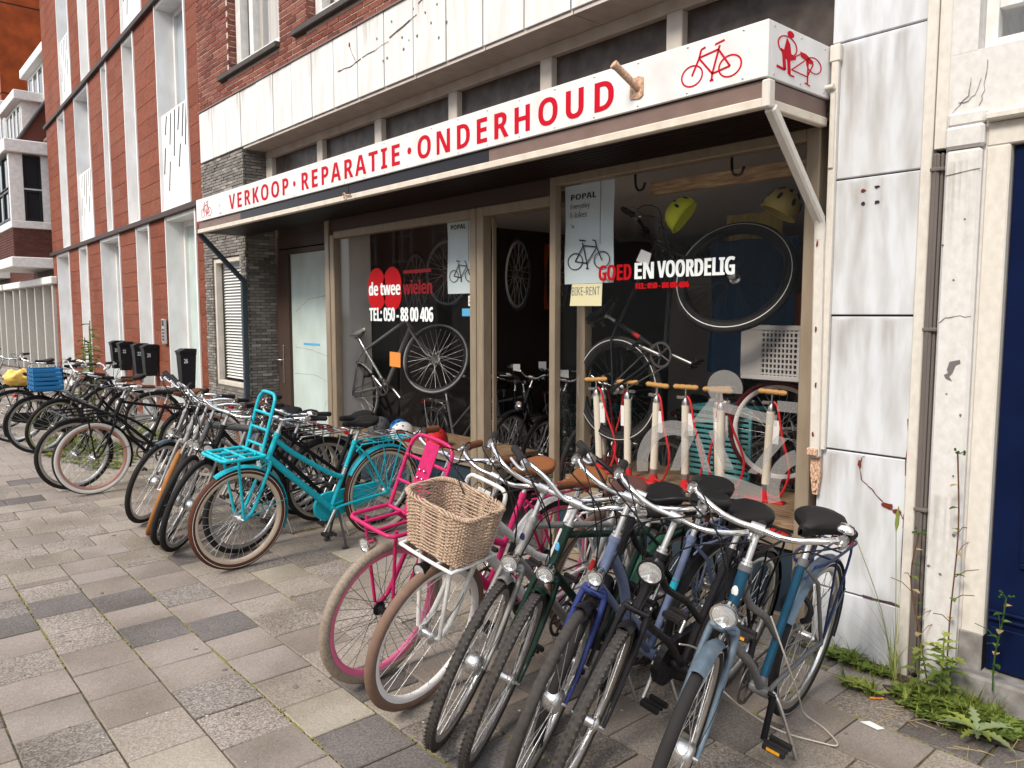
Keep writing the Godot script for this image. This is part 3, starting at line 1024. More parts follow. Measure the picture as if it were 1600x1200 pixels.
	for k in 3:
		var im := Image.create_empty(96, 128, false, Image.FORMAT_RGBA8)
		var fn := FastNoiseLite.new()
		fn.seed = 60 + k
		fn.frequency = 0.035
		fn.fractal_octaves = 4
		for y in 128:
			for x in 96:
				var e := clampf(minf(x, 95 - x) / 14.0, 0.0, 1.0)
				var run := clampf(0.5 + 0.9 * fn.get_noise_2d(x * 1.3, y * 0.16), 0.0, 1.0)
				var a := run * run * e * pow(1.0 - y / 127.0, 1.4) * clampf(y / 3.0, 0.0, 1.0)
				im.set_pixel(x, y, Color(0.5, 0.41, 0.32, a * 0.3))
		var sm := mat("stain%d" % k, Color(1, 1, 1), 0.8)
		sm.albedo_texture = ImageTexture.create_from_image(im)
		sm.transparency = BaseMaterial3D.TRANSPARENCY_ALPHA
		sm.texture_repeat = false
	mat("pale_stone", Color(0.62, 0.6, 0.57), 0.85)
	mat("tile_mortar", Color(0.48, 0.3, 0.23), 0.9)
	mat("jamb_white", Color(0.84, 0.835, 0.83), 0.4)
	surf(M.jamb_white, tex.soft, Vector3(0.7, 0.3, 0.7))
	mat("ledge", Color(0.07, 0.05, 0.045), 0.6)
	mat("joint_brown", Color(0.07, 0.045, 0.04), 0.9)
	mat("slot_dark", Color(0.03, 0.03, 0.035), 0.6)
	mat("rust_tower", Color(0.31, 0.06, 0.012), 0.5)
	surf(M.rust_tower, tex.blotch, Vector3(0.12, 0.12, 0.12))
	mat("white_wood", Color(0.76, 0.75, 0.73), 0.45)
	surf(M.white_wood, tex.soft, Vector3(1.5, 1.5, 1.5))
	mat("black_frame", Color(0.02, 0.022, 0.024), 0.4)
	mat("sill_stone", Color(0.12, 0.11, 0.105), 0.7)
	surf(M.sill_stone, tex.blotch, Vector3(3, 3, 3))
	mat("roof_tile", Color(0.09, 0.085, 0.09), 0.6)
	mat("pale_render", Color(0.5, 0.49, 0.46), 0.8)
	surf(M.pale_render, tex.plaster, Vector3(1, 0.5, 1))
	mat("plaster_white", Color(0.645, 0.63, 0.61), 0.75)
	surf(M.plaster_white, tex.plaster, Vector3(1.3, 0.9, 1.3), tex.bump, 0.08)
	mat("door_blue", Color(0.0045, 0.01, 0.042), 0.3)
	surf(M.door_blue, tex.soft, Vector3(1, 1, 1))
	mat("pipe_grey", Color(0.155, 0.135, 0.125), 0.5)
	surf(M.pipe_grey, tex.streak, Vector3(3, 0.4, 3))
	mat("crack", Color(0.09, 0.05, 0.045), 0.9)
	mat("chip_red", Color(0.16, 0.028, 0.018), 0.9)
	mat("chip_grey", Color(0.15, 0.13, 0.13), 0.9)
	mat("asphalt", Color(0.05, 0.05, 0.052), 0.9)
	surf(M.asphalt, tex.speck, Vector3(1, 1, 1))
	mat("kerb", Color(0.3, 0.29, 0.28), 0.85)
	surf(M.kerb, tex.blotch, Vector3(1, 1, 1))
	mat("joint_sand", Color(0.26, 0.225, 0.17), 0.95)
	surf(M.joint_sand, noise_tex(0.03, 0.0, 1.0, 5, 512, 43, FastNoiseLite.TYPE_SIMPLEX_SMOOTH, Color(0.45, 0.5, 0.2), Color(1.0, 0.95, 0.9)), Vector3(0.9, 0.9, 0.9))
	var pc := [Color(0.47, 0.41, 0.375), Color(0.51, 0.455, 0.405), Color(0.49, 0.435, 0.395), Color(0.45, 0.4, 0.37), Color(0.4, 0.36, 0.335), Color(0.56, 0.5, 0.44), Color(0.255, 0.232, 0.228), Color(0.53, 0.47, 0.43), Color(0.6, 0.55, 0.475)]
	for k in pc.size():
		mat("paver%d" % k, pc[k] * Color(0.86, 0.85, 0.84), 0.93)
		surf(M["paver%d" % k], [tex.grain_mild, tex.grain_mid, tex.grain_strong, tex.grain_mild, tex.grain_strong, tex.grain_mild, tex.grain_mid, tex.grain_strong, tex.grain_mild][k], Vector3.ONE * [0.45, 0.42, 0.4, 0.5, 0.36, 0.45, 0.42, 0.38, 0.5][k], tex.grit, 0.06)
		var mm: StandardMaterial3D = M["paver%d" % k]
		mm.detail_enabled = true
		mm.detail_blend_mode = BaseMaterial3D.BLEND_MODE_MUL
		mm.detail_albedo = tex.stains if tex.has("stains") else stains()
	mat("pavers", Color(1, 1, 1), 0.9)
	M.pavers.vertex_color_use_as_albedo = true
	surf(M.pavers, tex.grain_mid, Vector3(0.42, 0.42, 0.42), tex.grit, 0.05)
	# greenery
	for q in [["leaf", 0.115, 0.165, 0.028], ["leaf_light", 0.22, 0.25, 0.05], ["leaf_dark", 0.035, 0.08, 0.016], ["straw", 0.38, 0.28, 0.13], ["stem_red", 0.13, 0.06, 0.035], ["moss", 0.2, 0.18, 0.055], ["thistle", 0.18, 0.22, 0.11]]:
		mat(q[0], Color(q[1], q[2], q[3]), 0.6)
		M[q[0]].backlight_enabled = true
		M[q[0]].backlight = Color(0.3, 0.35, 0.12)
	# inside the shop
	mat("pane", Color(0.02, 0.03, 0.03), 0.01)
	M.pane.transparency = BaseMaterial3D.TRANSPARENCY_ALPHA
	M.pane.albedo_color.a = 0.03
	mat("pane_dark", Color(0.02, 0.022, 0.025), 0.06)
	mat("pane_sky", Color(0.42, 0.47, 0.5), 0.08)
	mat("pane_dirty", Color(0.12, 0.1, 0.09), 0.28)
	surf(M.pane_dirty, tex.blotch, Vector3(0.6, 0.6, 0.6))
	mat("frosted", Color(0.56, 0.66, 0.63), 0.5)
	surf(M.frosted, tex.soft, Vector3(0.5, 0.3, 0.5))
	mat("vinyl_frost", Color(0.36, 0.345, 0.33), 0.7)
	M.vinyl_frost.transparency = BaseMaterial3D.TRANSPARENCY_ALPHA
	M.vinyl_frost.albedo_color.a = 0.3
	mat("vinyl_white", Color(0.78, 0.82, 0.82), 0.5)
	mat("vinyl_red", Color(0.42, 0.004, 0.008), 0.6)
	mat("vinyl_red_dark", Color(0.2, 0.006, 0.01), 0.45)
	mat("paper", Color(0.52, 0.6, 0.62), 0.8)
	mat("paper_white", Color(0.78, 0.78, 0.76), 0.8)
	mat("paper_yellow", Color(0.74, 0.68, 0.42), 0.8)
	mat("paper_orange", Color(0.85, 0.3, 0.06), 0.8)
	mat("ink", Color(0.025, 0.028, 0.035), 0.7)
	mat("ink_grey", Color(0.17, 0.18, 0.19), 0.7)
	mat("sticker_blue", Color(0.1, 0.4, 0.68), 0.5)
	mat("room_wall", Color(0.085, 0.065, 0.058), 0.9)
	mat("room_white", Color(0.6, 0.57, 0.53), 0.8)
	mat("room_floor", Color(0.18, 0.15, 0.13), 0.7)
	mat("room_ceiling", Color(0.7, 0.67, 0.63), 0.9)
	mat("pine", Color(0.78, 0.55, 0.3), 0.6)
	surf(M.pine, tex.wood, Vector3(0.6, 5, 5))
	mat("ply", Color(0.42, 0.3, 0.2), 0.6)
	surf(M.ply, tex.wood, Vector3(0.7, 6, 6))
	mat("pump_cream", Color(0.7, 0.63, 0.52), 0.4)
	mat("pump_red", Color(0.55, 0.02, 0.025), 0.35)
	mat("handle_wood", Color(0.5, 0.27, 0.09), 0.4)
	mat("helmet_lime", Color(0.55, 0.6, 0.02), 0.4)
	mat("helmet_grey", Color(0.1, 0.1, 0.105), 0.45)
	mat("helmet_blue", Color(0.015, 0.13, 0.42), 0.4)
	mat("helmet_white", Color(0.76, 0.75, 0.73), 0.35)
	mat("helmet_red", Color(0.6, 0.02, 0.02), 0.35)
	mat("helmet_yellow", Color(0.5, 0.4, 0.12), 0.4)
	mat("crate_white", Color(0.42, 0.4, 0.38), 0.5)
	mat("crate_teal", Color(0.08, 0.27, 0.29), 0.6)
	mat("crate_blue", Color(0.015, 0.14, 0.33), 0.5)
	mat("bag_yellow", Color(0.8, 0.5, 0.12), 0.35)
	mat("panel_navy", Color(0.03, 0.045, 0.06), 0.5)
	mat("cloth_orange", Color(0.55, 0.12, 0.03), 0.9)
	mat("cloth_blue", Color(0.02, 0.06, 0.13), 0.9)
	mat("bin_black", Color(0.016, 0.016, 0.018), 0.45)
	mat("soil", Color(0.13, 0.1, 0.07), 0.95)
	surf(M.soil, tex.grain_strong, Vector3(0.6, 0.6, 0.6))
	mat("cable_white", Color(0.5, 0.46, 0.38), 0.5)
	mat("blind", Color(0.78, 0.78, 0.76), 0.5)
	mat("led_green", Color(0.05, 0.5, 0.25), 0.5)

func speckle(size: int, r: RandomNumberGenerator, ground: float, count: int, top: float, big: float) -> ImageTexture:
	var im := Image.create_empty(size, size, false, Image.FORMAT_RGB8)
	im.fill(Color(ground, ground * 0.97, ground * 0.95))
	for k in count:
		var q := lerpf(ground * 0.5, top, r.randf())
		var w := int(1 + r.randf() * big)
		var h := int(1 + r.randf() * big)
		im.fill_rect(Rect2i(r.randi() % size, r.randi() % size, w, h), Color(q, q * (0.94 + 0.05 * r.randf()), q * (0.88 + 0.1 * r.randf())))
	return ImageTexture.create_from_image(im)

func grain(size: int, r: RandomNumberGenerator, amount: float) -> ImageTexture:
	# aggregate: light and dark grains a few millimetres across
	var im := Image.create_empty(size, size, false, Image.FORMAT_RGB8)
	for y in size:
		for x in size:
			var q := 0.86 + (r.randf() - 0.62) * amount
			if r.randf() < 0.05:
				q += amount * 0.45 * (1.0 if r.randf() < 0.5 else -1.0)
			im.set_pixel(x, y, Color(q, q * 0.99, q * 0.975))
	for k in int(2600 * amount):
		var q := 0.86 + (0.5 if r.randf() < 0.55 else -0.6) * amount * r.randf()
		im.fill_rect(Rect2i(r.randi() % size, r.randi() % size, 1 + r.randi() % 2, 1 + r.randi() % 2), Color(q, q * 0.97, q * 0.94))
	return ImageTexture.create_from_image(im)

func stains() -> Texture2D:
	tex.stains = noise_tex(0.004, 0.0, 1.0, 5, 512, 47, FastNoiseLite.TYPE_SIMPLEX_SMOOTH, Color(0.8, 0.79, 0.76), Color(1.05, 1.05, 1.05))
	return tex.stains

# ------------------------------------------------------------------ ground
func build_ground(eye: Vector3) -> void:
	var g := MB.new()
	g.bb(-300, 120, -0.4, -0.16, -150, 200)
	setting("ground", g, M.joint_sand)
	var rd := MB.new()
	rd.bb(-120, 60, -0.2, -0.12, 1.75, 8.2)
	setting("road", rd, M.asphalt)
	var far := MB.new()
	far.bb(-120, 60, -0.2, 0.0, 8.36, 11.0)
	setting("opposite_pavement", far, M.kerb)
	for z in [1.6, 8.2]:
		var k := MB.new()
		for i in 60:
			k.bb(-45 + i, -44.01 + i, -0.2, 0.0, z, z + 0.15, 0.012)
		setting("kerb", k, M.kerb)
	var pv := MB.new()
	pv.bb(-60, 14, -0.2, -0.012, -6.0, 1.6)
	var pave := setting("pavement", pv, M.joint_sand)
	# 30 cm concrete slabs: rows along the street near the camera, courses across it further off
	var spots := []
	var s := 0.304
	var row := 0
	var z := 1.56
	while z > -4.4:
		var x := 5.0 + (0.152 if row % 2 else 0.0) + rng.randf_range(-0.03, 0.03)
		while x > -5.45:
			spots.append([Vector3(x, 0, z), 0])
			x -= s
		if x + s / 2 > -5.5:
			spots.append([Vector3((x + s / 2 - 5.568) / 2, 0, z), 2, (x + s / 2 + 5.568) / s])
		z -= s
		row += 1
	var xx := -5.72
	var col := 0
	while xx > -42.0:
		var zz := 1.56 + (0.152 if col % 2 else 0.0)
		while zz > -4.6:
			spots.append([Vector3(xx, 0, zz), 1])
			zz -= s
		xx -= s
		col += 1
	spots.sort_custom(func(a, b): return a[0].distance_to(eye - Vector3(2.2, 1.7, 1.6)) < b[0].distance_to(eye - Vector3(2.2, 1.7, 1.6)))
	var shapes := []
	for k in 4:
		var m := MB.new()
		m.box(Vector3(0, -0.03, 0), Vector3(s - 0.005 - 0.0015 * k, 0.06, s - 0.007), Basis(), 0.004)
		shapes.append(m.mesh())
	var fw := Vector3(-0.751, 0, -0.66)
	var n := 0
	var rest := []
	var tint := []
	for q in spots:
		var p: Vector3 = q[0]
		var d := p - Vector3(eye.x, 0, eye.z)
		var ahead := d.dot(fw)
		var side := absf(d.dot(Vector3(0.66, 0, -0.751)))
		var xf := Transform3D(Basis(Vector3.UP, rng.randf_range(-0.012, 0.012)) * Basis(Vector3.RIGHT, rng.randf_range(-0.006, 0.006)) * Basis(Vector3.BACK, rng.randf_range(-0.006, 0.006)), p + Vector3(rng.randf_range(-0.002, 0.002), rng.randf_range(-0.003, 0.001), 0))
		var w := rng.randf()
		var k := 0
		if w < 0.17: k = 0
		elif w < 0.32: k = 1
		elif w < 0.46: k = 2
		elif w < 0.6: k = 3
		elif w < 0.74: k = 4
		elif w < 0.78: k = 5
		elif w < 0.88: k = 6
		elif w < 0.97: k = 7
		else: k = 8
		if q[1] == 1 and k in [2, 4, 6] and rng.randf() < 0.5:
			k = 1
		if q[1] == 2:
			xf.basis = xf.basis * Basis.from_scale(Vector3(q[2], 1, 1))
		if p.distance_to(Vector3(-2.96, 0, -1.42)) < 0.16: k = 8
		if p.distance_to(Vector3(-2.65, 0, -1.42)) < 0.16: k = 6
		if n < 300 and ahead > 1.3 and side < ahead * 0.72 + 0.3 and p.z > -3.5:
			part("paver", shapes[rng.randi() % 4], M["paver%d" % k], pave, xf)
			n += 1
		else:
			rest.append(xf)
			var c: Color = M["paver%d" % k].albedo_color.srgb_to_linear()
			tint.append(c * 0.95)
	scatter("paver_field", shapes[0], M.pavers, rest, pave, tint)
	# moss and grit in the long joints
	var tuft := MB.new()
	for k in 7:
		var a := k * 2.4
		var o := Vector3(cos(a), 0, sin(a)) * 0.0035 * sqrt(k)
		tuft.ball(o + Vector3(0, 0.0, 0), Vector3(0.0035, 0.003, 0.0035), 6, 4)
	var xs := []
	for i in 6500:
		var zr := 1.56 - s * 0.5 - s * (rng.randi() % 18)
		var x := lerpf(-6.0, 0.6, rng.randf())
		if sin(x * 1.3 + zr * 5.0) + sin(x * 0.5 + zr * 11.0) < -0.1 + rng.randf() * 0.8:
			continue
		xs.append(Transform3D(Basis(Vector3.UP, rng.randf() * 6.0).scaled(Vector3.ONE * rng.randf_range(0.7, 1.6)), Vector3(x, -0.006, zr + rng.randf_range(-0.004, 0.004))))
	for i in 1600:
		var zr := -3.2 - rng.randf() * rng.randf() * 0.7 + 0.5 * rng.randf()
		xs.append(Transform3D(Basis().scaled(Vector3.ONE * rng.randf_range(0.6, 1.6)), Vector3(lerpf(-6.0, -0.6, rng.randf()), -0.004, -3.65 + s * 0.5 + 0.004 * rng.randf())))
	scatter("joint_moss", tuft.mesh(), M.moss, xs, pave)
	# trodden gum, grit and pale crumbs on the slabs
	var fl := MB.new()
	fl.lathe([Vector2(0.0005, 0.0016), Vector2(0.008, 0.0014), Vector2(0.011, 0.0)], 9)
	var fx := []
	var fc := []
	for i in 420:
		var dark := rng.randf() < 0.45
		var sz := rng.randf_range(0.35, 1.3) if dark else rng.randf_range(0.15, 0.6)
		fx.append(Transform3D(Basis(Vector3.UP, rng.randf() * 6.0) * Basis.from_scale(Vector3(sz * rng.randf_range(0.7, 1.5), 1, sz)), Vector3(rng.randf_range(-9.0, -0.4), 0.0005, rng.randf_range(-3.4, 0.6))))
		fc.append(Color(0.22, 0.2, 0.185) if dark else Color(0.62, 0.57, 0.5))
	scatter("gum_and_grit", fl.mesh(), M.bricks, fx, pave, fc)

# ------------------------------------------------------------------ helpers for walls
func window_unit(parent: Node, called: String, x0: float, x1: float, y0: float, y1: float, z: float, fw: float, fd: float, fm: Material, pm: Material, bars := [], cross := [], xf := Transform3D()) -> MeshInstance3D:
	var f := MB.new()
	f.bb(x0, x0 + fw, y0, y1, z - fd, z, 0.004)
	f.bb(x1 - fw, x1, y0, y1, z - fd, z, 0.004)
	f.bb(x0 + fw, x1 - fw, y0, y0 + fw, z - fd, z - 0.001, 0.004)
	f.bb(x0 + fw, x1 - fw, y1 - fw, y1, z - fd, z - 0.001, 0.004)
	for b in bars:
		f.bb(b - fw * 0.4, b + fw * 0.4, y0 + fw, y1 - fw, z - fd * 0.9, z - 0.004, 0.003)
	for b in cross:
		f.bb(x0 + fw, x1 - fw, b - fw * 0.35, b + fw * 0.35, z - fd * 0.9, z - 0.006, 0.003)
	var o := part(called, f, fm, parent, xf)
	var p := MB.new()
	p.bb(x0 + fw * 0.9, x1 - fw * 0.9, y0 + fw * 0.9, y1 - fw * 0.9, z - fd * 0.6 - 0.006, z - fd * 0.6)
	part("pane", p, pm, o)
	return o

# courses of bricks laid on the plane z; returns transforms, leaving out the holes
func courses(x0: float, x1: float, y0: float, y1: float, z: float, bw: float, bh: float, holes: Array) -> Array:
	var out := []
	var y := y0
	var r := 0
	while y + bh < y1 + 0.001:
		var x := x0 - (bw * 0.5 if r % 2 else 0.0)
		while x < x1:
			var a := maxf(x, x0)
			var b := minf(x + bw - (0.012 if bh > 0.05 else 0.007), x1)
			var ok := b - a > 0.03
			for h in holes:
				if a < h[1] and b > h[0] and y < h[3] - 0.01 and y + bh > h[2] + 0.01:
					if a < h[0] - 0.03: b = h[0]
					elif b > h[1] + 0.03: a = h[1]
					else: ok = false
			if ok and b - a > 0.03:
				out.append(Transform3D(Basis.from_scale(Vector3(b - a, bh - (0.013 if bh > 0.05 else 0.007), 1)), Vector3((a + b) / 2, y + bh / 2, z)))
			x += bw
		y += bh
		r += 1
	return out

func crack(pts: Array, w: float, parent: Node, m: Material, called := "crack") -> void:
	var mb := MB.new()
	var pp := []
	for i in pts.size() - 1:
		for j in 4:
			var q: Vector3 = pts[i].lerp(pts[i + 1], j / 4.0)
			pp.append(q + Vector3(rng.randf_range(-1, 1), rng.randf_range(-1, 1), 0) * 0.005)
	pp.append(pts[-1])
	for i in pp.size() - 1:
		var ww := w * rng.randf_range(0.5, 1.3)
		var d: Vector3 = (pp[i + 1] - pp[i]).normalized()
		var e := d.cross(Vector3.BACK) * ww / 2
		mb.face([pp[i] - e, pp[i + 1] - e, pp[i + 1] + e, pp[i] + e], Vector3.BACK)
	part(called, mb, m, parent)

func chip(c: Vector3, r: float, parent: Node, m: Material, stretch := Vector2.ONE, called := "paint_chip") -> void:
	var mb := MB.new()
	var p := PackedVector2Array()
	for k in 9:
		var a := TAU * k / 9
		var rr := r * rng.randf_range(0.55, 1.15)
		p.append(Vector2(cos(a) * rr * stretch.x, sin(a) * rr * stretch.y))
	mb.prism(p, 0.0016, at(c.x, c.y, c.z))
	part(called, mb, m, parent)

# moves a thing's own place to its base, leaving its parts where they are
func rebase(o: Node3D, p: Vector3) -> void:
	o.position += o.basis * p
	for c in o.get_children():
		c.position -= p

func ring2(m: MB, c: Vector2, r: float, w: float, xf: Transform3D, d: float, a0 := 0.0, a1 := 360.0, segs := 36) -> void:
	for k in segs:
		var a := deg_to_rad(lerpf(a0, a1, float(k) / segs))
		var b := deg_to_rad(lerpf(a0, a1, float(k + 1) / segs))
		var p := PackedVector2Array([c + Vector2(cos(a), sin(a)) * (r - w / 2), c + Vector2(cos(a), sin(a)) * (r + w / 2), c + Vector2(cos(b), sin(b)) * (r + w / 2), c + Vector2(cos(b), sin(b)) * (r - w / 2)])
		m.prism(p, d, xf)

func stroke2(m: MB, a: Vector2, b: Vector2, w: float, xf: Transform3D, d: float) -> void:
	var e := (b - a).normalized().orthogonal() * w / 2
	m.prism(PackedVector2Array([a - e, b - e, b + e, a + e]), d, xf)

# a drawing of a bicycle 1.0 wide, front wheel to the left
func bike_sign(w: float, xf: Transform3D, d: float, thick := 0.024) -> MB:
	var m := MB.new()
	var s := Transform3D(xf.basis * Basis.from_scale(Vector3(w, w * 0.8, 1)), xf.origin)
	var f := Vector2(0.19, 0.19)
	var r := Vector2(0.81, 0.19)
	var b := Vector2(0.53, 0.14)
	var hd := Vector2(0.31, 0.47)
	var st := Vector2(0.62, 0.52)
	ring2(m, f, 0.175, thick, s, d)
	ring2(m, r, 0.175, thick, s, d)
	for q in [[f, hd], [hd, Vector2(0.34, 0.6)], [Vector2(0.34, 0.6), Vector2(0.41, 0.62)], [hd + Vector2(0.01, -0.03), b], [hd, st], [b, st + Vector2(0.02, 0.06)], [st, r], [b, r], [b, Vector2(0.52, 0.03)], [Vector2(0.49, 0.03), Vector2(0.55, 0.03)]]:
		stroke2(m, q[0], q[1], thick * 1.15, s, d * 1.3)
	m.prism(PackedVector2Array([Vector2(0.56, 0.6), Vector2(0.72, 0.63), Vector2(0.71, 0.66), Vector2(0.57, 0.63)]), d, s)
	return m

# a seated figure holding the frame of an upturned bicycle, 1.0 wide
func repair_sign(w: float, h: float, xf: Transform3D, d: float) -> MB:
	var m := MB.new()
	var s := Transform3D(xf.basis * Basis.from_scale(Vector3(w, h, 1)), xf.origin)
	ring2(m, Vector2(0.28, 0.93), 0.035, 0.07, s, d, 0, 360, 18)
	ring2(m, Vector2(0.22, 0.66), 0.2, 0.022, s, d, 20, 230, 24)
	ring2(m, Vector2(0.22, 0.66), 0.2, 0.02, s, d, -60, 20, 12)
	m.prism(PackedVector2Array([Vector2(0.2, 0.82), Vector2(0.27, 0.72), Vector2(0.3, 0.52), Vector2(0.14, 0.52)]), d, s)
	m.prism(PackedVector2Array([Vector2(0.08, 0.56), Vector2(0.4, 0.5), Vector2(0.4, 0.44), Vector2(0.26, 0.36), Vector2(0.12, 0.42)]), d * 1.4, s)
	for q in [[Vector2(0.14, 0.46), Vector2(0.17, 0.14), 0.06], [Vector2(0.17, 0.14), Vector2(0.0, 0.16), 0.05], [Vector2(0.25, 0.4), Vector2(0.27, 0.08), 0.06], [Vector2(0.27, 0.07), Vector2(0.38, 0.07), 0.03], [Vector2(0.36, 0.48), Vector2(0.52, 0.62), 0.02],
			[Vector2(0.32, 0.2), Vector2(0.6, 0.5), 0.02], [Vector2(0.32, 0.2), Vector2(0.68, 0.18), 0.02], [Vector2(0.68, 0.5), Vector2(0.68, 0.02), 0.022], [Vector2(0.68, 0.2), Vector2(0.8, 0.5), 0.02], [Vector2(0.62, 0.03), Vector2(0.74, 0.0), 0.02]]:
		stroke2(m, q[0], q[1], q[2], s, d * 1.2)
	m.prism(PackedVector2Array([Vector2(0.5, 0.66), Vector2(0.62, 0.66), Vector2(0.8, 0.56), Vector2(0.8, 0.5), Vector2(0.7, 0.48), Vector2(0.52, 0.56)]), d, s)
	ring2(m, Vector2(0.82, 0.48), 0.17, 0.02, s, d)
	return m

func build_shop() -> void:
	var z := -3.69
	var b := thing("shop_building", "brick bicycle shop with white panel band, dark clerestory panes and wide bronze framed windows", "building")
	# upper brickwork with its windows
	var holes := [[-9.42, -7.99, 4.52, 6.4], [-7.38, -5.95, 4.52, 6.4], [-5.34, -3.91, 4.52, 6.4], [-3.3, -1.87, 4.52, 6.4]]
	var wl := MB.new()
	wl.bb(-10.5, -1.44, 4.29, 4.52, -4.0, z - 0.006)
	wl.bb(-10.5, -1.44, 6.4, 8.6, -4.0, z - 0.006)
	var xs := [-10.5, -9.42, -7.99, -7.38, -5.95, -5.34, -3.91, -3.3, -1.87, -1.44]
	for k in range(0, 10, 2):
		wl.bb(xs[k], xs[k + 1], 4.52, 6.4, -4.0, z - 0.006)
	wl.bb(-10.5, -1.44, 8.6, 8.75, -4.1, z + 0.08)
	part("brick_wall", wl, M.mortar, b)
	var bm := MB.new()
	bm.box(Vector3(0, 0, -0.02), Vector3(1, 1, 0.04), Basis(), 0.003)
	var bmesh := bm.mesh()
	var all := courses(-10.44, -1.46, 4.3, 8.55, z, 0.22, 0.0625, holes)
	var rest := []
	var rc := []
	var n := 0
	for t in all:
		var c: Vector3 = t.origin
		t.origin.z += rng.randf_range(-0.002, 0.003)
		if n < 300 and c.y < 5.85 - (c.x + 10.4) * 0.33:
			part("brick", bmesh, M["brick%d" % [0, 0, 1, 1, 2, 2, 3, 4][rng.randi() % 8]], b, t)
			n += 1
		else:
			rest.append(t)
			rc.append(M["brick%d" % (rng.randi() % 5)].albedo_color.srgb_to_linear())
	scatter("brickwork", bmesh, M.bricks, rest, b, rc)
	for h in holes:
		# brick returns beside each window
		var rv := []
		var rvc := []
		for k in 30:
			for sd in [0, 1]:
				rv.append(Transform3D(Basis(Vector3.UP, -PI / 2 if sd else PI / 2) * Basis.from_scale(Vector3(0.095, 0.0515, 0.5)), Vector3(h[sd] + (-0.004 if sd else 0.004), 4.55 + k * 0.0625, z - 0.056)))
				rvc.append(M["brick%d" % (rng.randi() % 5)].albedo_color.srgb_to_linear())
		scatter("window_reveal", bmesh, M.bricks, rv, b, rvc)
		var wu := window_unit(b, "window", h[0] + 0.02, h[1] - 0.02, 4.58, h[3], z - 0.1, 0.13, 0.1, M.white_wood, M.pane, [h[0] + 0.46])
		var cu := MB.new()
		var rows := []
		for j in 2:
			var row := []
			for k in 60:
				var x := lerpf(h[0] + 0.16, h[1] - 0.5, k / 59.0)
				row.append(Vector3(x, 4.62 + j * 1.7, z - 0.3 + 0.025 * sin(k * 0.9) + 0.01 * sin(k * 2.3)))
			rows.append(row)
		cu.grid(rows, false, Vector3.BACK)
		part("curtain", cu, M.room_white, wu)
		var rb := MB.new()
		rb.bb(h[0] + 0.02, h[1] - 0.02, 4.5, 6.5, z - 2.2, z - 2.1)
		rb.bb(h[0], h[0] + 0.02, 4.5, 6.5, z - 2.1, z - 0.31)
		rb.bb(h[1] - 0.02, h[1], 4.5, 6.5, z - 2.1, z - 0.31)
		rb.bb(h[0], h[1], 4.42, 4.5, z - 2.1, z - 0.31)
		rb.bb(h[0], h[1], 6.5, 6.58, z - 2.1, z - 0.31)
		part("room", rb, M.room_white, b)
		var sl := MB.new()
		sl.bb(h[0] - 0.24, h[1] + 0.0, 4.515, 4.578, z - 0.19, z + 0.055, 0.008)
		part("window_sill", sl, M.sill_stone, b)
	# white panel band
	var x := -10.44
	var pi := 0
	while x < -1.9:
		var x1 := minf(x + 0.4525, -1.882)
		var pm := MB.new()
		var dz := rng.randf_range(-0.004, 0.002)
		pm.bb(x + 0.0065, x1 - 0.0065, 3.66, 4.29 + rng.randf_range(-0.004, 0.004), z - 0.045, z + 0.008 + dz, 0.003)
		part("facade_panel", pm, M.panel_white, b)
		x = x1
		pi += 1
	var bk := MB.new()
	bk.bb(-10.44, -1.885, 3.665, 4.288, -4.05, z - 0.046)
	part("band_backing", bk, M.slot_dark, b)
	var fl := MB.new()
	fl.bb(-10.45, -1.88, 4.29, 4.305, z - 0.05, z + 0.022)
	part("flashing", fl, M.fascia_brown, b)
	# cracks and holes in the band
	crack([Vector3(-6.72, 3.98, z + 0.012), Vector3(-6.5, 3.96, z + 0.012), Vector3(-6.3, 3.99, z + 0.012)], 0.008, b, M.crack)
	crack([Vector3(-6.28, 3.99, z + 0.012), Vector3(-5.83, 4.02, z + 0.012)], 0.007, b, M.crack)
	crack([Vector3(-5.82, 4.05, z + 0.012), Vector3(-5.4, 4.12, z + 0.012)], 0.01, b, M.crack)
	crack([Vector3(-5.38, 4.2, z + 0.012), Vector3(-5.15, 4.26, z + 0.012), Vector3(-4.9, 4.24, z + 0.012)], 0.012, b, M.crack)
	chip(Vector3(-6.5, 4.16, z + 0.011), 0.022, b, M.chip_red, Vector2(0.7, 1.2))
	crack([Vector3(-6.49, 4.13, z + 0.012), Vector3(-6.4, 4.0, z + 0.012)], 0.006, b, M.chip_red)
	for q in [[-5.45, 4.18], [-6.02, 4.09], [-5.92, 3.88], [-5.86, 3.89], [-5.62, 4.0], [-5.52, 3.95], [-5.6, 3.9], [-5.28, 4.1], [-5.2, 4.0], [-5.1, 3.86], [-5.0, 3.95], [-5.12, 4.12], [-5.78, 4.17], [-5.4, 3.95]]:
		chip(Vector3(q[0], q[1], z + 0.011), 0.008 + 0.008 * rng.randf(), b, M.chip_grey, Vector2.ONE, "fixing_hole")
	# soffit above the clerestory
	x = -9.07
	while x < -1.9:
		var s := MB.new()
		s.bb(x + 0.004, minf(x + 0.902, -1.885), 3.63, 3.658, -3.99, z - 0.01, 0.002)
		part("soffit_panel", s, M.soffit_white, b)
		x += 0.905
	# clerestory
	var cz := -3.99
	var cf := MB.new()
	cf.bb(-9.07, -1.885, 3.545, 3.63, cz - 0.06, cz + 0.02, 0.005)
	cf.bb(-9.07, -1.885, 2.9, 2.98, cz - 0.06, cz + 0.02)
	var posts := [-8.96, -7.69, -6.505, -5.315, -4.185, -3.04, -1.93]
	for q in posts:
		cf.bb(q - (0.1 if q == -8.96 else 0.06), q + 0.06, 2.98, 3.545, cz - 0.06, cz + 0.022, 0.006)
	var co := part("clerestory_frame", cf, M.cream_frame, b)
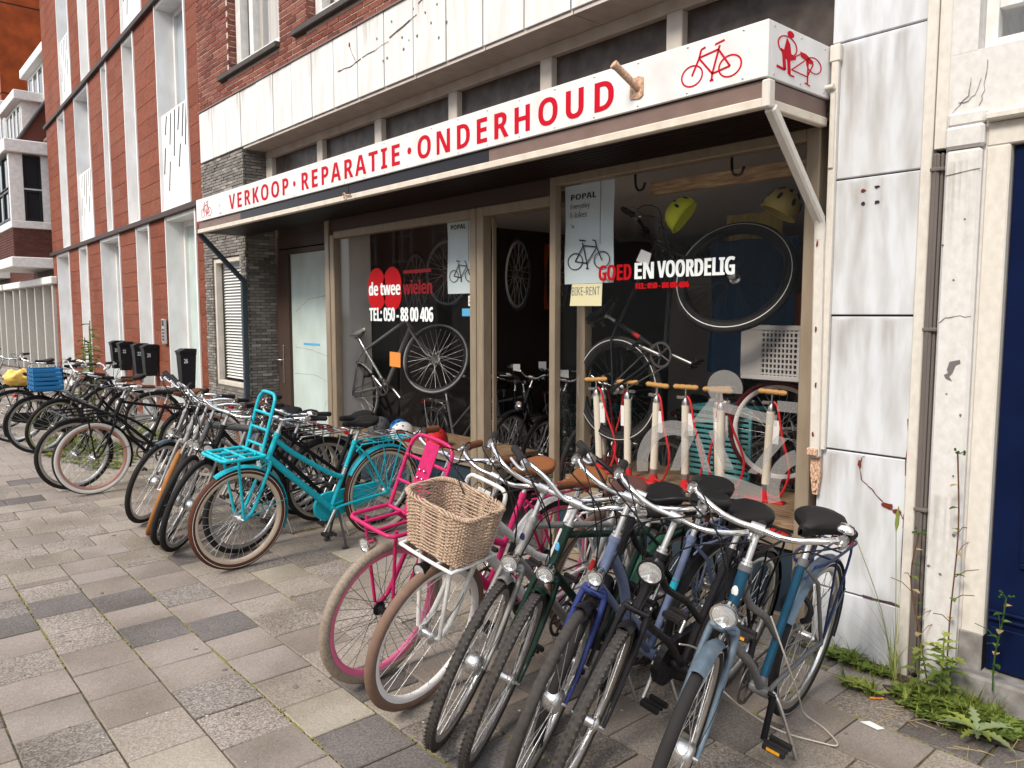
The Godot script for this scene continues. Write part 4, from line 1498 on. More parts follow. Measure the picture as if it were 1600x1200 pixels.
	for k in posts.size() - 1:
		var g := MB.new()
		g.bb(posts[k] + 0.05, posts[k + 1] - 0.05, 2.97, 3.56, cz - 0.045, cz - 0.035)
		part("pane", g, M.pane_dirty, co)
	# right hand pier of flat panels
	var ys := [0.0, 0.318, 1.026, 1.69, 2.345, 2.99, 3.64, 4.3]
	for k in ys.size() - 1:
		var pm := MB.new()
		pm.bb(-1.88, -1.446, ys[k] + 0.0042, ys[k + 1] - 0.0042, z - 0.05, z + rng.randf_range(-0.003, 0.002), 0.004)
		part("pier_panel", pm, M.panel_grey, b)
	var pb := MB.new()
	pb.bb(-1.876, -1.39, 0.0, 4.3, -4.4, z - 0.051)
	part("pier_backing", pb, M.joint_brown, b)
	var tr := MB.new()
	tr.bb(-1.4452, -1.398, 0.0, 6.5, z - 0.05, z + 0.012, 0.004)
	tr.bb(-1.395, -1.345, 2.42, 6.5, z - 0.05, z + 0.004, 0.003)
	part("edge_trim", tr, M.cream_paint, b)
	var pz := z + 0.004
	crack([Vector3(-1.645, 1.02, pz), Vector3(-1.665, 0.97, pz), Vector3(-1.655, 0.9, pz), Vector3(-1.6, 0.86, pz), Vector3(-1.53, 0.79, pz), Vector3(-1.47, 0.77, pz), Vector3(-1.448, 0.745, pz)], 0.005, b, M.chip_red)
	chip(Vector3(-1.665, 0.975, pz), 0.016, b, M.chip_red, Vector2(0.6, 1.5))
	chip(Vector3(-1.525, 0.795, pz), 0.02, b, M.chip_red, Vector2(1.4, 0.7))
	chip(Vector3(-1.48, 0.775, pz), 0.016, b, M.chip_red, Vector2(1.2, 0.8))
	crack([Vector3(-1.447, 1.22, pz), Vector3(-1.449, 0.95, pz)], 0.005, b, M.chip_red)
	crack([Vector3(-1.447, 0.95, pz), Vector3(-1.447, 0.7, pz)], 0.006, b, M.chip_red)
	crack([Vector3(-1.62, 0.33, pz), Vector3(-1.45, 0.325, pz)], 0.01, b, M.crack)
	crack([Vector3(-1.445, 0.7, pz), Vector3(-1.443, 0.1, pz)], 0.007, b, M.crack)
	for q in [[-1.7, 2.28], [-1.635, 2.29], [-1.7, 2.22], [-1.635, 2.22]]:
		chip(Vector3(q[0], q[1], pz), 0.011, b, M.chip_red if q[1] > 2.27 and q[0] < -1.68 else M.slot_dark, Vector2(1.2, 0.9), "fixing_hole")
	for q in [[-1.87, -1.46, 2.335, 0.55], [-1.87, -1.46, 2.98, 0.6], [-1.87, -1.46, 1.68, 0.5], [-1.87, -1.46, 3.63, 0.6], [-1.87, -1.6, 1.015, 0.4], [-1.86, -1.66, 2.96, 0.62]]:
		stain(b, q[0], q[1], q[2], q[3], z + 0.0035)
	for k in 9:
		var sx := -10.2 + k * 0.98 + rng.randf_range(-0.2, 0.2)
		stain(b, sx, sx + 0.3, 4.285, 0.4, z + 0.0115)
	# grey stone slip pier with its blinds window
	var st := MB.new()
	st.bb(-10.44, -10.17, 0, 3.66, -4.4, z - 0.014)
	st.bb(-9.25, -9.084, 0, 3.66, -4.4, z - 0.014)
	st.bb(-10.17, -9.25, 0, 0.78, -4.4, z - 0.014)
	st.bb(-10.17, -9.25, 2.4, 3.66, -4.4, z - 0.014)
	part("stone_pier", st, M.mosaic_mortar, b)
	var sm := MB.new()
	sm.box(Vector3(0, 0, -0.008), Vector3(1, 1, 0.022), Basis(), 0.002)
	var slips := courses(-10.44, -9.07, 0.0, 3.66, z, 0.14, 0.036, [[-10.17, -9.25, 0.78, 2.4]])
	var sc := []
	for i in slips.size():
		slips[i].origin.z += rng.randf_range(-0.004, 0.006)
		sc.append(slate())
	for t in courses(-0.42, 0.0, 0.0, 3.66, 0, 0.13, 0.036, []):
		var q: Transform3D = Transform3D(Basis(Vector3.UP, PI / 2), Vector3(-9.074, 0, -3.69)) * t
		q.origin = Vector3(-9.074 + rng.randf_range(-0.004, 0.005), t.origin.y, -3.69 + t.origin.x)
		slips.append(q)
		sc.append(slate())
	scatter("stone_slips", sm.mesh(), M.mosaic, slips, b, sc)
	var bw := window_unit(b, "window", -10.17, -9.25, 0.78, 2.4, z - 0.02, 0.055, 0.08, M.cream_frame, M.pane)
	for k in 38:
		var s := MB.new()
		s.box(Vector3(-9.71, 0.88 + k * 0.038, z - 0.13), Vector3(0.8, 0.034, 0.002), Basis(Vector3.RIGHT, -0.85))
		part("blind_slat", s, M.blind, bw)
	var bb2 := MB.new()
	bb2.bb(-10.2, -9.2, 0.75, 2.45, -4.32, -4.3)
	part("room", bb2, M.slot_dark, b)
	var nb := MB.new()
	nb.bb(-9.2, -9.12, 1.5, 1.68, z + 0.004, z + 0.014, 0.003)
	part("letter_plate", nb, M.paper_white, b)
	# door with a papered pane, set back
	var dz := -4.08
	var df := MB.new()
	df.bb(-9.07, -8.99, 0, 2.62, dz - 0.06, dz + 0.02, 0.004)
	df.bb(-8.99, -7.0, 2.47, 2.62, dz - 0.06, dz + 0.015, 0.004)
	df.bb(-7.6, -7.0, 0, 2.47, dz - 0.06, dz + 0.015)
	df.bb(-9.07, -7.0, 2.62, 2.75, dz - 0.06, dz + 0.01)
	part("door_frame", df, M.brown_metal, b)
	var dr := MB.new()
	dr.bb(-8.985, -8.72, 0.04, 2.46, dz - 0.05, dz + 0.03, 0.006)
	dr.bb(-7.78, -7.62, 0.04, 2.46, dz - 0.05, dz + 0.03, 0.006)
	dr.bb(-8.72, -7.78, 0.04, 0.24, dz - 0.05, dz + 0.029, 0.006)
	dr.bb(-8.72, -7.78, 2.4, 2.46, dz - 0.05, dz + 0.029, 0.006)
	var door := part("door", dr, M.brown_metal, b)
	var dp := MB.new()
	dp.bb(-8.73, -7.77, 0.23, 2.41, dz - 0.02, dz - 0.012)
	part("papered_pane", dp, M.frosted, door)
	for q in [[[-8.6, 1.72], [-8.3, 1.86], [-7.85, 1.9]], [[-8.7, 0.98], [-8.2, 1.0], [-7.8, 0.93]], [[-8.65, 1.3], [-8.2, 1.28], [-7.8, 1.22]], [[-8.0, 0.5], [-7.9, 0.7], [-7.8, 0.75]]]:
		crack([Vector3(q[0][0], q[0][1], dz - 0.011), Vector3(q[1][0], q[1][1], dz - 0.011), Vector3(q[2][0], q[2][1], dz - 0.011)], 0.004, door, M.ink_grey, "paper_crease")
	var lb := MB.new()
	lb.bb(-8.42, -8.02, 1.335, 1.36, dz - 0.011, dz - 0.009)
	part("blue_label", lb, M.sticker_blue, door)
	var dh := MB.new()
	dh.bb(-8.9, -8.86, 0.85, 1.32, dz + 0.031, dz + 0.045, 0.004)
	dh.tube([Vector3(-8.88, 1.14, dz + 0.04), Vector3(-8.88, 1.14, dz + 0.09), Vector3(-8.99, 1.14, dz + 0.095)], 0.011, 8)
	part("door_handle", dh, M.alu, door)
	var wf := MB.new()
	wf.bb(-7.0, -6.965, 0.02, 2.62, -4.14, -3.76)
	part("display_side", wf, M.room_white, b)
	# left shop window
	var lw := MB.new()
	lw.bb(-7.07, -6.985, 0, 2.62, z - 0.08, z + 0.012, 0.006)
	lw.bb(-6.98, -6.9, 0, 2.47, z - 0.08, z + 0.004, 0.006)
	lw.bb(-6.9, -4.73, 2.43, 2.5, z - 0.08, z + 0.004, 0.006)
	lw.bb(-4.73, -4.655, 0, 2.5, z - 0.08, z + 0.006, 0.006)
	lw.bb(-4.645, -4.565, 0, 2.5, z - 0.08, z + 0.006, 0.006)
	lw.bb(-6.9, -4.73, 0.49, 0.55, z - 0.08, z + 0.004, 0.005)
	lw.bb(-6.9, -4.73, 0.02, 0.1, z - 0.08, z + 0.004, 0.005)
	var lo := part("shop_window", lw, M.bronze, b)
	var gp := MB.new()
	gp.bb(-6.91, -4.72, 0.54, 2.44, z - 0.045, z - 0.037)
	part("pane", gp, M.pane, lo)
	var np := MB.new()
	np.bb(-6.91, -4.72, 0.09, 0.5, z - 0.05, z - 0.03)
	part("lower_panel", np, M.panel_navy, lo)
	var hd := MB.new()
	hd.bb(-6.985, -3.845, 2.502, 2.62, z - 0.09, z - 0.01)
	hd.bb(-3.845, -1.89, 2.635, 2.66, z - 0.09, z - 0.01)
	part("header_panel", hd, M.brown_metal, b)
	# doorway
	var dd := MB.new()
	dd.bb(-4.565, -3.845, 2.43, 2.5, z - 0.08, z + 0.005, 0.006)
	dd.bb(-4.565, -4.55, 0.0, 2.43, -3.81, z - 0.081, 0.004)
	dd.bb(-4.565, -3.86, 2.47, 2.55, -4.02, z - 0.081)
	part("doorway_frame", dd, M.bronze, b)
	var th := MB.new()
	th.bb(-4.56, -3.84, 0.0, 0.03, -4.1, z + 0.05, 0.006)
	part("threshold", th, M.sill_stone, b)
	# right shop window with a return pane into the doorway
	var rw := MB.new()
	rw.bb(-3.84, -3.785, 0, 2.635, z - 0.055, z + 0.006, 0.005)
	rw.bb(-3.785, -1.995, 2.56, 2.632, z - 0.08, z + 0.004, 0.006)
	rw.bb(-1.995, -1.92, 0, 2.632, z - 0.08, z + 0.006, 0.006)
	rw.bb(-3.785, -1.995, 0.46, 0.53, z - 0.08, z + 0.004, 0.005)
	rw.bb(-3.785, -1.995, 0.02, 0.1, z - 0.08, z + 0.004, 0.005)
	rw.bb(-3.855, -3.775, 0, 2.6, -4.05, -3.97, 0.006)
	rw.bb(-3.84, -3.79, 0, 0.5, -3.97, z - 0.056, 0.004)
	rw.bb(-3.84, -3.79, 2.55, 2.6, -3.97, z - 0.056, 0.004)
	var ro := part("shop_window", rw, M.bronze, b)
	var g2 := MB.new()
	g2.bb(-3.79, -1.99, 0.52, 2.565, z - 0.045, z - 0.037)
	part("pane", g2, M.pane, ro)
	var g3 := MB.new()
	g3.bb(-3.82, -3.812, 0.49, 2.56, -3.975, z - 0.05)
	part("pane", g3, M.pane, ro)
	var n2 := MB.new()
	n2.bb(-3.79, -1.99, 0.09, 0.47, z - 0.05, z - 0.03)
	part("lower_panel", n2, M.panel_navy, ro)
	# inside
	var rm := MB.new()
	rm.bb(-10.5, -1.4, -0.15, 0.012, -10.2, z - 0.1)
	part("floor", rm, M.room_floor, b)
	var ce := MB.new()
	ce.bb(-7.0, -1.9, 2.7, 2.82, -10.2, z - 0.095)
	part("ceiling", ce, M.room_ceiling, b)
	var ws := MB.new()
	ws.bb(-10.5, -1.4, 0, 2.9, -10.3, -10.2)
	ws.bb(-10.55, -10.44, 0, 3.66, -10.3, -4.41)
	ws.bb(-9.05, -7.0, 0.0, 2.9, -4.6, -4.5)
	ws.bb(-1.93, -1.878, 0, 2.9, -10.2, z - 0.09)
	ws.bb(-7.05, -6.985, 0, 2.9, -10.2, -4.5)
	ws.bb(-10.5, -1.4, 2.9, 3.0, -10.3, -4.06)
	ws.bb(-9.07, -1.9, 2.82, 2.9, -4.1, -3.98)
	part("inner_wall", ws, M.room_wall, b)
	var wp := MB.new()
	wp.bb(-6.3, -5.2, 0.0, 2.4, -8.3, -8.24)
	part("partition", wp, M.room_white, b)
	var sh := MB.new()
	sh.bb(-6.96, -4.75, 0.5, 0.53, -4.45, z - 0.09, 0.004)
	part("display_shelf", sh, M.ply, b)
	var s2 := MB.new()
	s2.bb(-3.77, -1.95, 0.54, 0.575, -4.55, z - 0.09, 0.004)
	part("display_shelf", s2, M.ply, b)
	rebase(b, Vector3(-5.9, 0, z))

# a dirty run-off streak below a joint, a thin film on the panel
func stain(parent: Node, x0: float, x1: float, y: float, h: float, z: float) -> void:
	var q := QuadMesh.new()
	q.size = Vector2(x1 - x0, h)
	part("water_stain", q, M["stain%d" % (rng.randi() % 3)], parent, at((x0 + x1) / 2, y - h / 2, z))

func slate() -> Color:
	var k := rng.randf()
	var q := 0.13 + 0.13 * rng.randf()
	if k < 0.15: q *= 1.4
	return Color(q, q * (0.9 + 0.04 * rng.randf()), q * (0.79 + 0.07 * rng.randf()))

func build_canopy() -> void:
	var z := -3.12
	var c := thing("shop_canopy", "low flat canopy over the shop windows with dark slatted underside and cream edge trim", "canopy")
	var f := MB.new()
	f.bb(-9.02, -7.82, 2.652, 2.728, z - 0.05, z - 0.02)
	part("fascia", f, M.fascia_brown, c)
	var f2 := MB.new()
	f2.bb(-3.825, -1.895, 2.652, 2.728, z - 0.05, z - 0.02)
	f2.bb(-1.925, -1.895, 2.652, 2.728, -3.68, z - 0.048)
	part("fascia", f2, M.fascia_brown, c)
	var fb := MB.new()
	fb.bb(-7.818, -5.6, 2.653, 2.729, z - 0.05, z - 0.017, 0.002)
	fb.bb(-5.597, -3.827, 2.653, 2.729, z - 0.05, z - 0.018, 0.002)
	part("dark_fascia", fb, M.fascia_black, c)
	var tr := MB.new()
	tr.bb(-9.03, -1.885, 2.607, 2.65, z - 0.05, z - 0.004, 0.005)
	tr.bb(-1.928, -1.886, 2.607, 2.65, -3.68, z - 0.051, 0.005)
	tr.bb(-9.03, -8.99, 2.607, 2.65, -3.68, z - 0.051, 0.005)
	part("edge_trim", tr, M.trim_cream, c)
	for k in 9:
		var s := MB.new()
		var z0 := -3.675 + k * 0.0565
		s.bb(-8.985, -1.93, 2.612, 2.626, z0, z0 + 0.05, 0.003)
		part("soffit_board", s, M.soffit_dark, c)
	var tp := MB.new()
	tp.bb(-9.0, -1.91, 2.9, 2.93, -3.98, z - 0.03)
	tp.bb(-9.0, -1.91, 2.63, 2.65, -3.67, z - 0.055)
	tp.bb(-9.0, -8.97, 2.65, 2.9, -3.67, z - 0.055)
	part("deck", tp, M.brown_metal, c)
	var bl := MB.new()
	bl.beam(Vector3(-9.03, 2.62, -3.13), Vector3(-9.075, 2.09, -3.655), 0.05, 0.05, Vector3.UP, 0.006)
	bl.beam(Vector3(-9.075, 2.11, -3.655), Vector3(-9.08, 0.0, -3.655), 0.05, 0.06, Vector3.BACK, 0.006)
	part("brace", bl, M.brace_dark, c, Transform3D(), "dark grey brace at the left end")
	var br := MB.new()
	br.beam(Vector3(-1.88, 2.61, -3.15), Vector3(-1.888, 2.15, -3.645), 0.05, 0.05, Vector3.UP, 0.01)
	br.tube(smooth([Vector3(-1.888, 2.18, -3.62), Vector3(-1.888, 2.13, -3.648), Vector3(-1.888, 2.06, -3.652)], 3), 0.028, 8)
	br.beam(Vector3(-1.888, 2.1, -3.652), Vector3(-1.872, 0.98, -3.652), 0.05, 0.045, Vector3.BACK, 0.01)
	br.bb(-1.9, -1.86, 2.6, 2.72, -3.155, -3.105, 0.006)
	var bo := part("brace", br, M.cream_paint, c, Transform3D(), "white painted brace with rust at the right end")
	var ry := MB.new()
	ry.bb(-1.905, -1.85, 0.99, 1.03, -3.685, -3.62, 0.006)
	ry.prism(PackedVector2Array([Vector2(-1.9, 1.0), Vector2(-1.852, 1.0), Vector2(-1.848, 0.9), Vector2(-1.86, 0.79), Vector2(-1.885, 0.79), Vector2(-1.9, 0.9)]), 0.02, at(0, 0, -3.68))
	ry.tube([Vector3(-1.872, 0.87, -3.665), Vector3(-1.872, 0.87, -3.65)], 0.012, 8)
	ry.tube([Vector3(-1.873, 0.82, -3.665), Vector3(-1.873, 0.82, -3.65)], 0.012, 8)
	part("rusty_bracket", ry, M.rusty, bo)
	for q in [[-1.888, 2.04, -3.627], [-1.88, 1.62, -3.627], [-1.875, 1.1, -3.627], [-1.87, 1.35, -3.627]]:
		chip(Vector3(q[0], q[1], q[2]), 0.01, bo, M.chip_red, Vector2(0.6, 1.6), "rust_spot")
	var rl := MB.new()
	rl.bb(-1.868, -1.832, 1.02, 2.97, -3.689, -3.66, 0.005)
	rl.bb(-1.876, -1.824, 2.9, 2.98, -3.689, -3.655, 0.005)
	rl.tube([Vector3(-1.88, 2.78, -3.64), Vector3(-1.84, 2.78, -3.64)], 0.013, 8)
	rl.bb(-1.862, -1.838, 2.4, 2.76, -3.66, -3.65, 0.003)
	part("wall_rail", rl, M.cream_paint, c)
	var eye := MB.new()
	eye.tube(arc(Vector3(-5.62, 2.645, z + 0.012), 0.018, 0, 360, 14, Vector3.RIGHT, Vector3.UP), 0.005, 6)
	eye.tube([Vector3(-5.6, 2.645, z + 0.01), Vector3(-5.52, 2.64, z + 0.01)], 0.006, 6)
	part("eye_bolt", eye, M.rusty, c)
	rebase(c, Vector3(-5.45, 2.6, -3.69))
	# sign boards
	var s := thing("shop_sign", "long white sign board with red Dutch lettering and red bicycles above the windows", "sign")
	var sb := MB.new()
	sb.bb(-9.035, -5.297, 2.735, 2.978, z - 0.022, z, 0.003)
	sb.bb(-5.293, -1.88, 2.735, 2.978, z - 0.022, z, 0.003)
	part("front_board", sb, M.sign_white, s)
	var se := MB.new()
	se.bb(-1.902, -1.88, 2.735, 2.978, -3.69, z - 0.0225, 0.003)
	part("end_board", se, M.sign_white, s)
	var hz := z + 0.0005
	words("lettering", "VERKOOP", 1.405, 0.15, M.sign_red, s, at(-8.055, 2.776, hz), "Droid Sans", true, 0.002, 0.0, 9)
	words("lettering", "REPARATIE", 1.57, 0.15, M.sign_red, s, at(-6.385, 2.776, hz), "Droid Sans", true, 0.002, 0.0, 9)
	words("lettering", "ONDERHOUD", 1.815, 0.155, M.sign_red, s, at(-4.585, 2.773, hz), "Droid Sans", true, 0.002, 0.0, 9)
	for q in [-6.53, -4.69]:
		var dm := MB.new()
		dm.lathe([Vector2(0.0005, 0.002), Vector2(0.024, 0.002), Vector2(0.024, 0.0)], 18, Transform3D(Basis(Vector3.RIGHT, PI / 2), Vector3(q, 2.852, hz)), false)
		part("lettering", dm, M.sign_red, s)
	part("bicycle_mark", bike_sign(0.335, at(-2.342, 2.772, hz), 0.002), M.sign_red, s)
	part("bicycle_mark", bike_sign(0.32, at(-8.885, 2.765, hz), 0.002, 0.018), M.sign_red, s)
	part("repair_mark", repair_sign(0.4, 0.205, Transform3D(Basis(Vector3(0, 0, -1), Vector3(0, 1, 0), Vector3(1, 0, 0)), Vector3(-1.8795, 2.76, -3.19)), 0.002), M.sign_red, s)
	var sc := MB.new()
	for k in 24:
		for y in [2.752, 2.962]:
			sc.ball(Vector3(-8.95 + k * 0.302, y, z + 0.001), Vector3(0.006, 0.006, 0.003), 8, 4)
	for zz in [-3.17, -3.4, -3.62]:
		for y in [2.755, 2.958]:
			sc.ball(Vector3(-1.879, y, zz), Vector3(0.003, 0.007, 0.007), 8, 4)
	part("screw", sc, M.alu, s).set_meta("kind", "stuff")
	var fh := MB.new()
	fh.prism(PackedVector2Array([Vector2(-2.655, 2.79), Vector2(-2.59, 2.785), Vector2(-2.57, 2.8), Vector2(-2.572, 2.885), Vector2(-2.6, 2.895), Vector2(-2.655, 2.885)]), 0.008, at(0, 0, z))
	fh.tube([Vector3(-2.605, 2.835, z), Vector3(-2.64, 2.93, z + 0.14)], 0.019, 12)
	fh.tube([Vector3(-2.638, 2.925, z + 0.135), Vector3(-2.642, 2.935, z + 0.15)], 0.022, 12)
	part("flag_holder", fh, M.rusty, s)
	chip(Vector3(-8.33, 2.85, z + 0.0008), 0.018, s, M.panel_grey)
	chip(Vector3(-8.3, 2.765, z + 0.0008), 0.02, s, M.chip_grey, Vector2(1.5, 0.3))
	rebase(s, Vector3(-5.45, 2.735, z))

func build_tile_block() -> void:
	var yaw := deg_to_rad(-2.0)
	var b := thing("terracotta_building", "terracotta tiled building with tall white window recesses and slotted white panels", "building", Vector3(-10.55, 0, -3.69), yaw)
	var floors := [
		[0.0, 3.12, [[10.99, 9.41], [8.23, 7.36], [6.09, 4.53], [3.36, 2.53], [1.63, 0.17]]],
		[3.2, 6.2, [[10.02, 9.16], [8.02, 6.57], [5.4, 4.95], [3.78, 3.03], [1.78, 0.34]]],
		[6.28, 9.3, [[9.47, 8.18], [7.15, 6.32], [5.25, 4.81], [3.76, 2.46], [1.5, 0.3]]],
		[9.38, 12.4, [[10.02, 9.16], [8.02, 6.57], [5.4, 4.95], [3.78, 3.03], [1.78, 0.34]]]]
	var end := 11.62
	var tm := MB.new()
	# ribbed face: nine shallow ribs across the tile
	var pf := PackedVector2Array([Vector2(0.5, 0.04), Vector2(-0.5, 0.04)])
	for k in 9:
		var u := -0.5 + k / 9.0
		pf.append_array(PackedVector2Array([Vector2(u + 0.012, 0.008), Vector2(u + 0.03, 0.0), Vector2(u + 0.088, 0.0), Vector2(u + 0.1, 0.008)]))
	tm.prism(pf, 1.0, Transform3D(Basis(Vector3(1, 0, 0), Vector3(0, 0, -1), Vector3(0, 1, 0)), Vector3(0, -0.5, 0)))
	var tile := tm.mesh()
	var n := 0
	var rest := []
	var back := MB.new()
	for fi in floors.size():
		var f: Array = floors[fi]
		var y0: float = f[0]
		var y1: float = f[1]
		var edge := end
		var strips := []
		for o in f[2]:
			strips.append([edge, o[0]])
			edge = o[1]
		strips.append([edge, -0.1])
		for s in strips:
			var w: float = s[0] - s[1]
			back.bb(-s[0], -s[1], y0, y1, -0.6, -0.016)
			var cols := maxi(1, roundi(w / 0.5))
			var rows := roundi((y1 - y0) / 0.245)
			for j in rows:
				for k in cols:
					var tw := w / cols
					var th := (y1 - y0) / rows
					var xf := Transform3D(Basis.from_scale(Vector3(tw - 0.004, th - 0.008, 1)), Vector3(-s[0] + tw * (k + 0.5), y0 + th * (j + 0.5), rng.randf_range(-0.002, 0.002)))
					if n < 300 and fi < 3 and (fi == 0 or fi == 1 or n < 300):
						part("terracotta_tile", tile, M["tile%d" % (rng.randi() % 4)], b, xf)
						n += 1
					else:
						rest.append(xf)
		for oi in f[2].size():
			var o: Array = f[2][oi]
			var jm := MB.new()
			jm.bb(-o[0], -o[0] + 0.03, y0, y1, -0.34, 0.012)
			jm.bb(-o[1] - 0.05, -o[1], y0, y1, -0.34, 0.014)
			jm.bb(-o[0] + 0.03, -o[1] - 0.05, y1 - 0.05, y1, -0.34, 0.0)
			jm.bb(-o[0] + 0.03, -o[1] - 0.05, y0, y0 + 0.04, -0.34, 0.0)
			var wide: bool = o[0] - o[1] > 1.2
			var half: float = lerpf(-o[0], -o[1], 0.5)
			if not wide:
				jm.bb(-o[0] + 0.03, half, y0 + 0.04, y1 - 0.05, -0.34, -0.2)
			var j := part("white_recess", jm, M.jamb_white, b)
			window_unit(j, "window", -o[0] + 0.03 if wide else half, -o[1] - 0.05, y0 + 0.04, y1 - 0.05, -0.24, 0.07, 0.08, M.jamb_white, M.frosted if fi == 0 and oi == 4 else M.pane_sky, [half] if wide else [])
			if wide and ((fi == 1 and oi in [1, 4]) or (fi == 2 and oi in [0, 3]) or (fi == 3 and oi == 1)):
				build_slots(b, -o[0] + 0.03, -o[1] - 0.05, y0, y0 + 1.42, -0.02)
	part("wall", back, M.tile_mortar, b)
	var cs := []
	for q in rest:
		cs.append(M["tile%d" % (rng.randi() % 4)].albedo_color.srgb_to_linear())
	scatter("tile_field", tile, M.bricks, rest, b, cs)
	for y in [3.12, 6.2, 9.3]:
		var l := MB.new()
		l.bb(-end - 0.05, 0.02, y, y + 0.08, -0.4, 0.06, 0.006)
		part("ledge", l, M.ledge, b)
	var rf := MB.new()
	rf.bb(-end, 0.1, 12.4, 12.7, -9.0, 0.05)
	rf.bb(-end, -end + 0.02, 0.0, 12.4, -9.0, -0.6)
	rf.bb(0.08, 0.1, 0.0, 12.4, -9.0, -0.6)
	part("roof", rf, M.ledge, b)
	var ip := MB.new()
	ip.bb(-1.86, -1.7, 1.24, 1.62, 0.022, 0.06, 0.004)
	var io := part("intercom", ip, M.alu, b)
	var bt := MB.new()
	for k in 4:
		bt.bb(-1.82, -1.74, 1.29 + k * 0.05, 1.32 + k * 0.05, 0.06, 0.064, 0.001)
	bt.bb(-1.83, -1.73, 1.51, 1.6, 0.06, 0.063)
	part("button", bt, M.black_frame, io)

func build_slots(b: Node3D, x0: float, x1: float, y0: float, y1: float, z: float) -> void:
	# a white metal panel with slanting slots cut through: strips of panel round dark gaps
	var w := x1 - x0
	var p := MB.new()
	p.bb(x0, x1, y0, y1, z - 0.03, z - 0.012)
	var o := part("balcony_panel", p, M.jamb_white, b)
	for q in [[0.2, 0.97, 0.25], [0.36, 0.97, 0.42], [0.5, 0.98, 0.62], [0.66, 0.98, 0.3], [0.66, 0.62, 0.3], [0.8, 0.98, 0.42], [0.9, 0.98, 0.55], [0.12, 0.66, 0.36], [0.28, 0.5, 0.4]]:
		var s := MB.new()
		var a := Vector3(x0 + w * q[0], y0 + (y1 - y0) * q[1], z - 0.014)
		var e := a + Vector3(-w * 0.07, -(y1 - y0) * q[2] * 0.72, 0)
		s.beam(a, e, 0.006, 0.05, Vector3.RIGHT)
		part("slot", s, M.slot_dark, o)

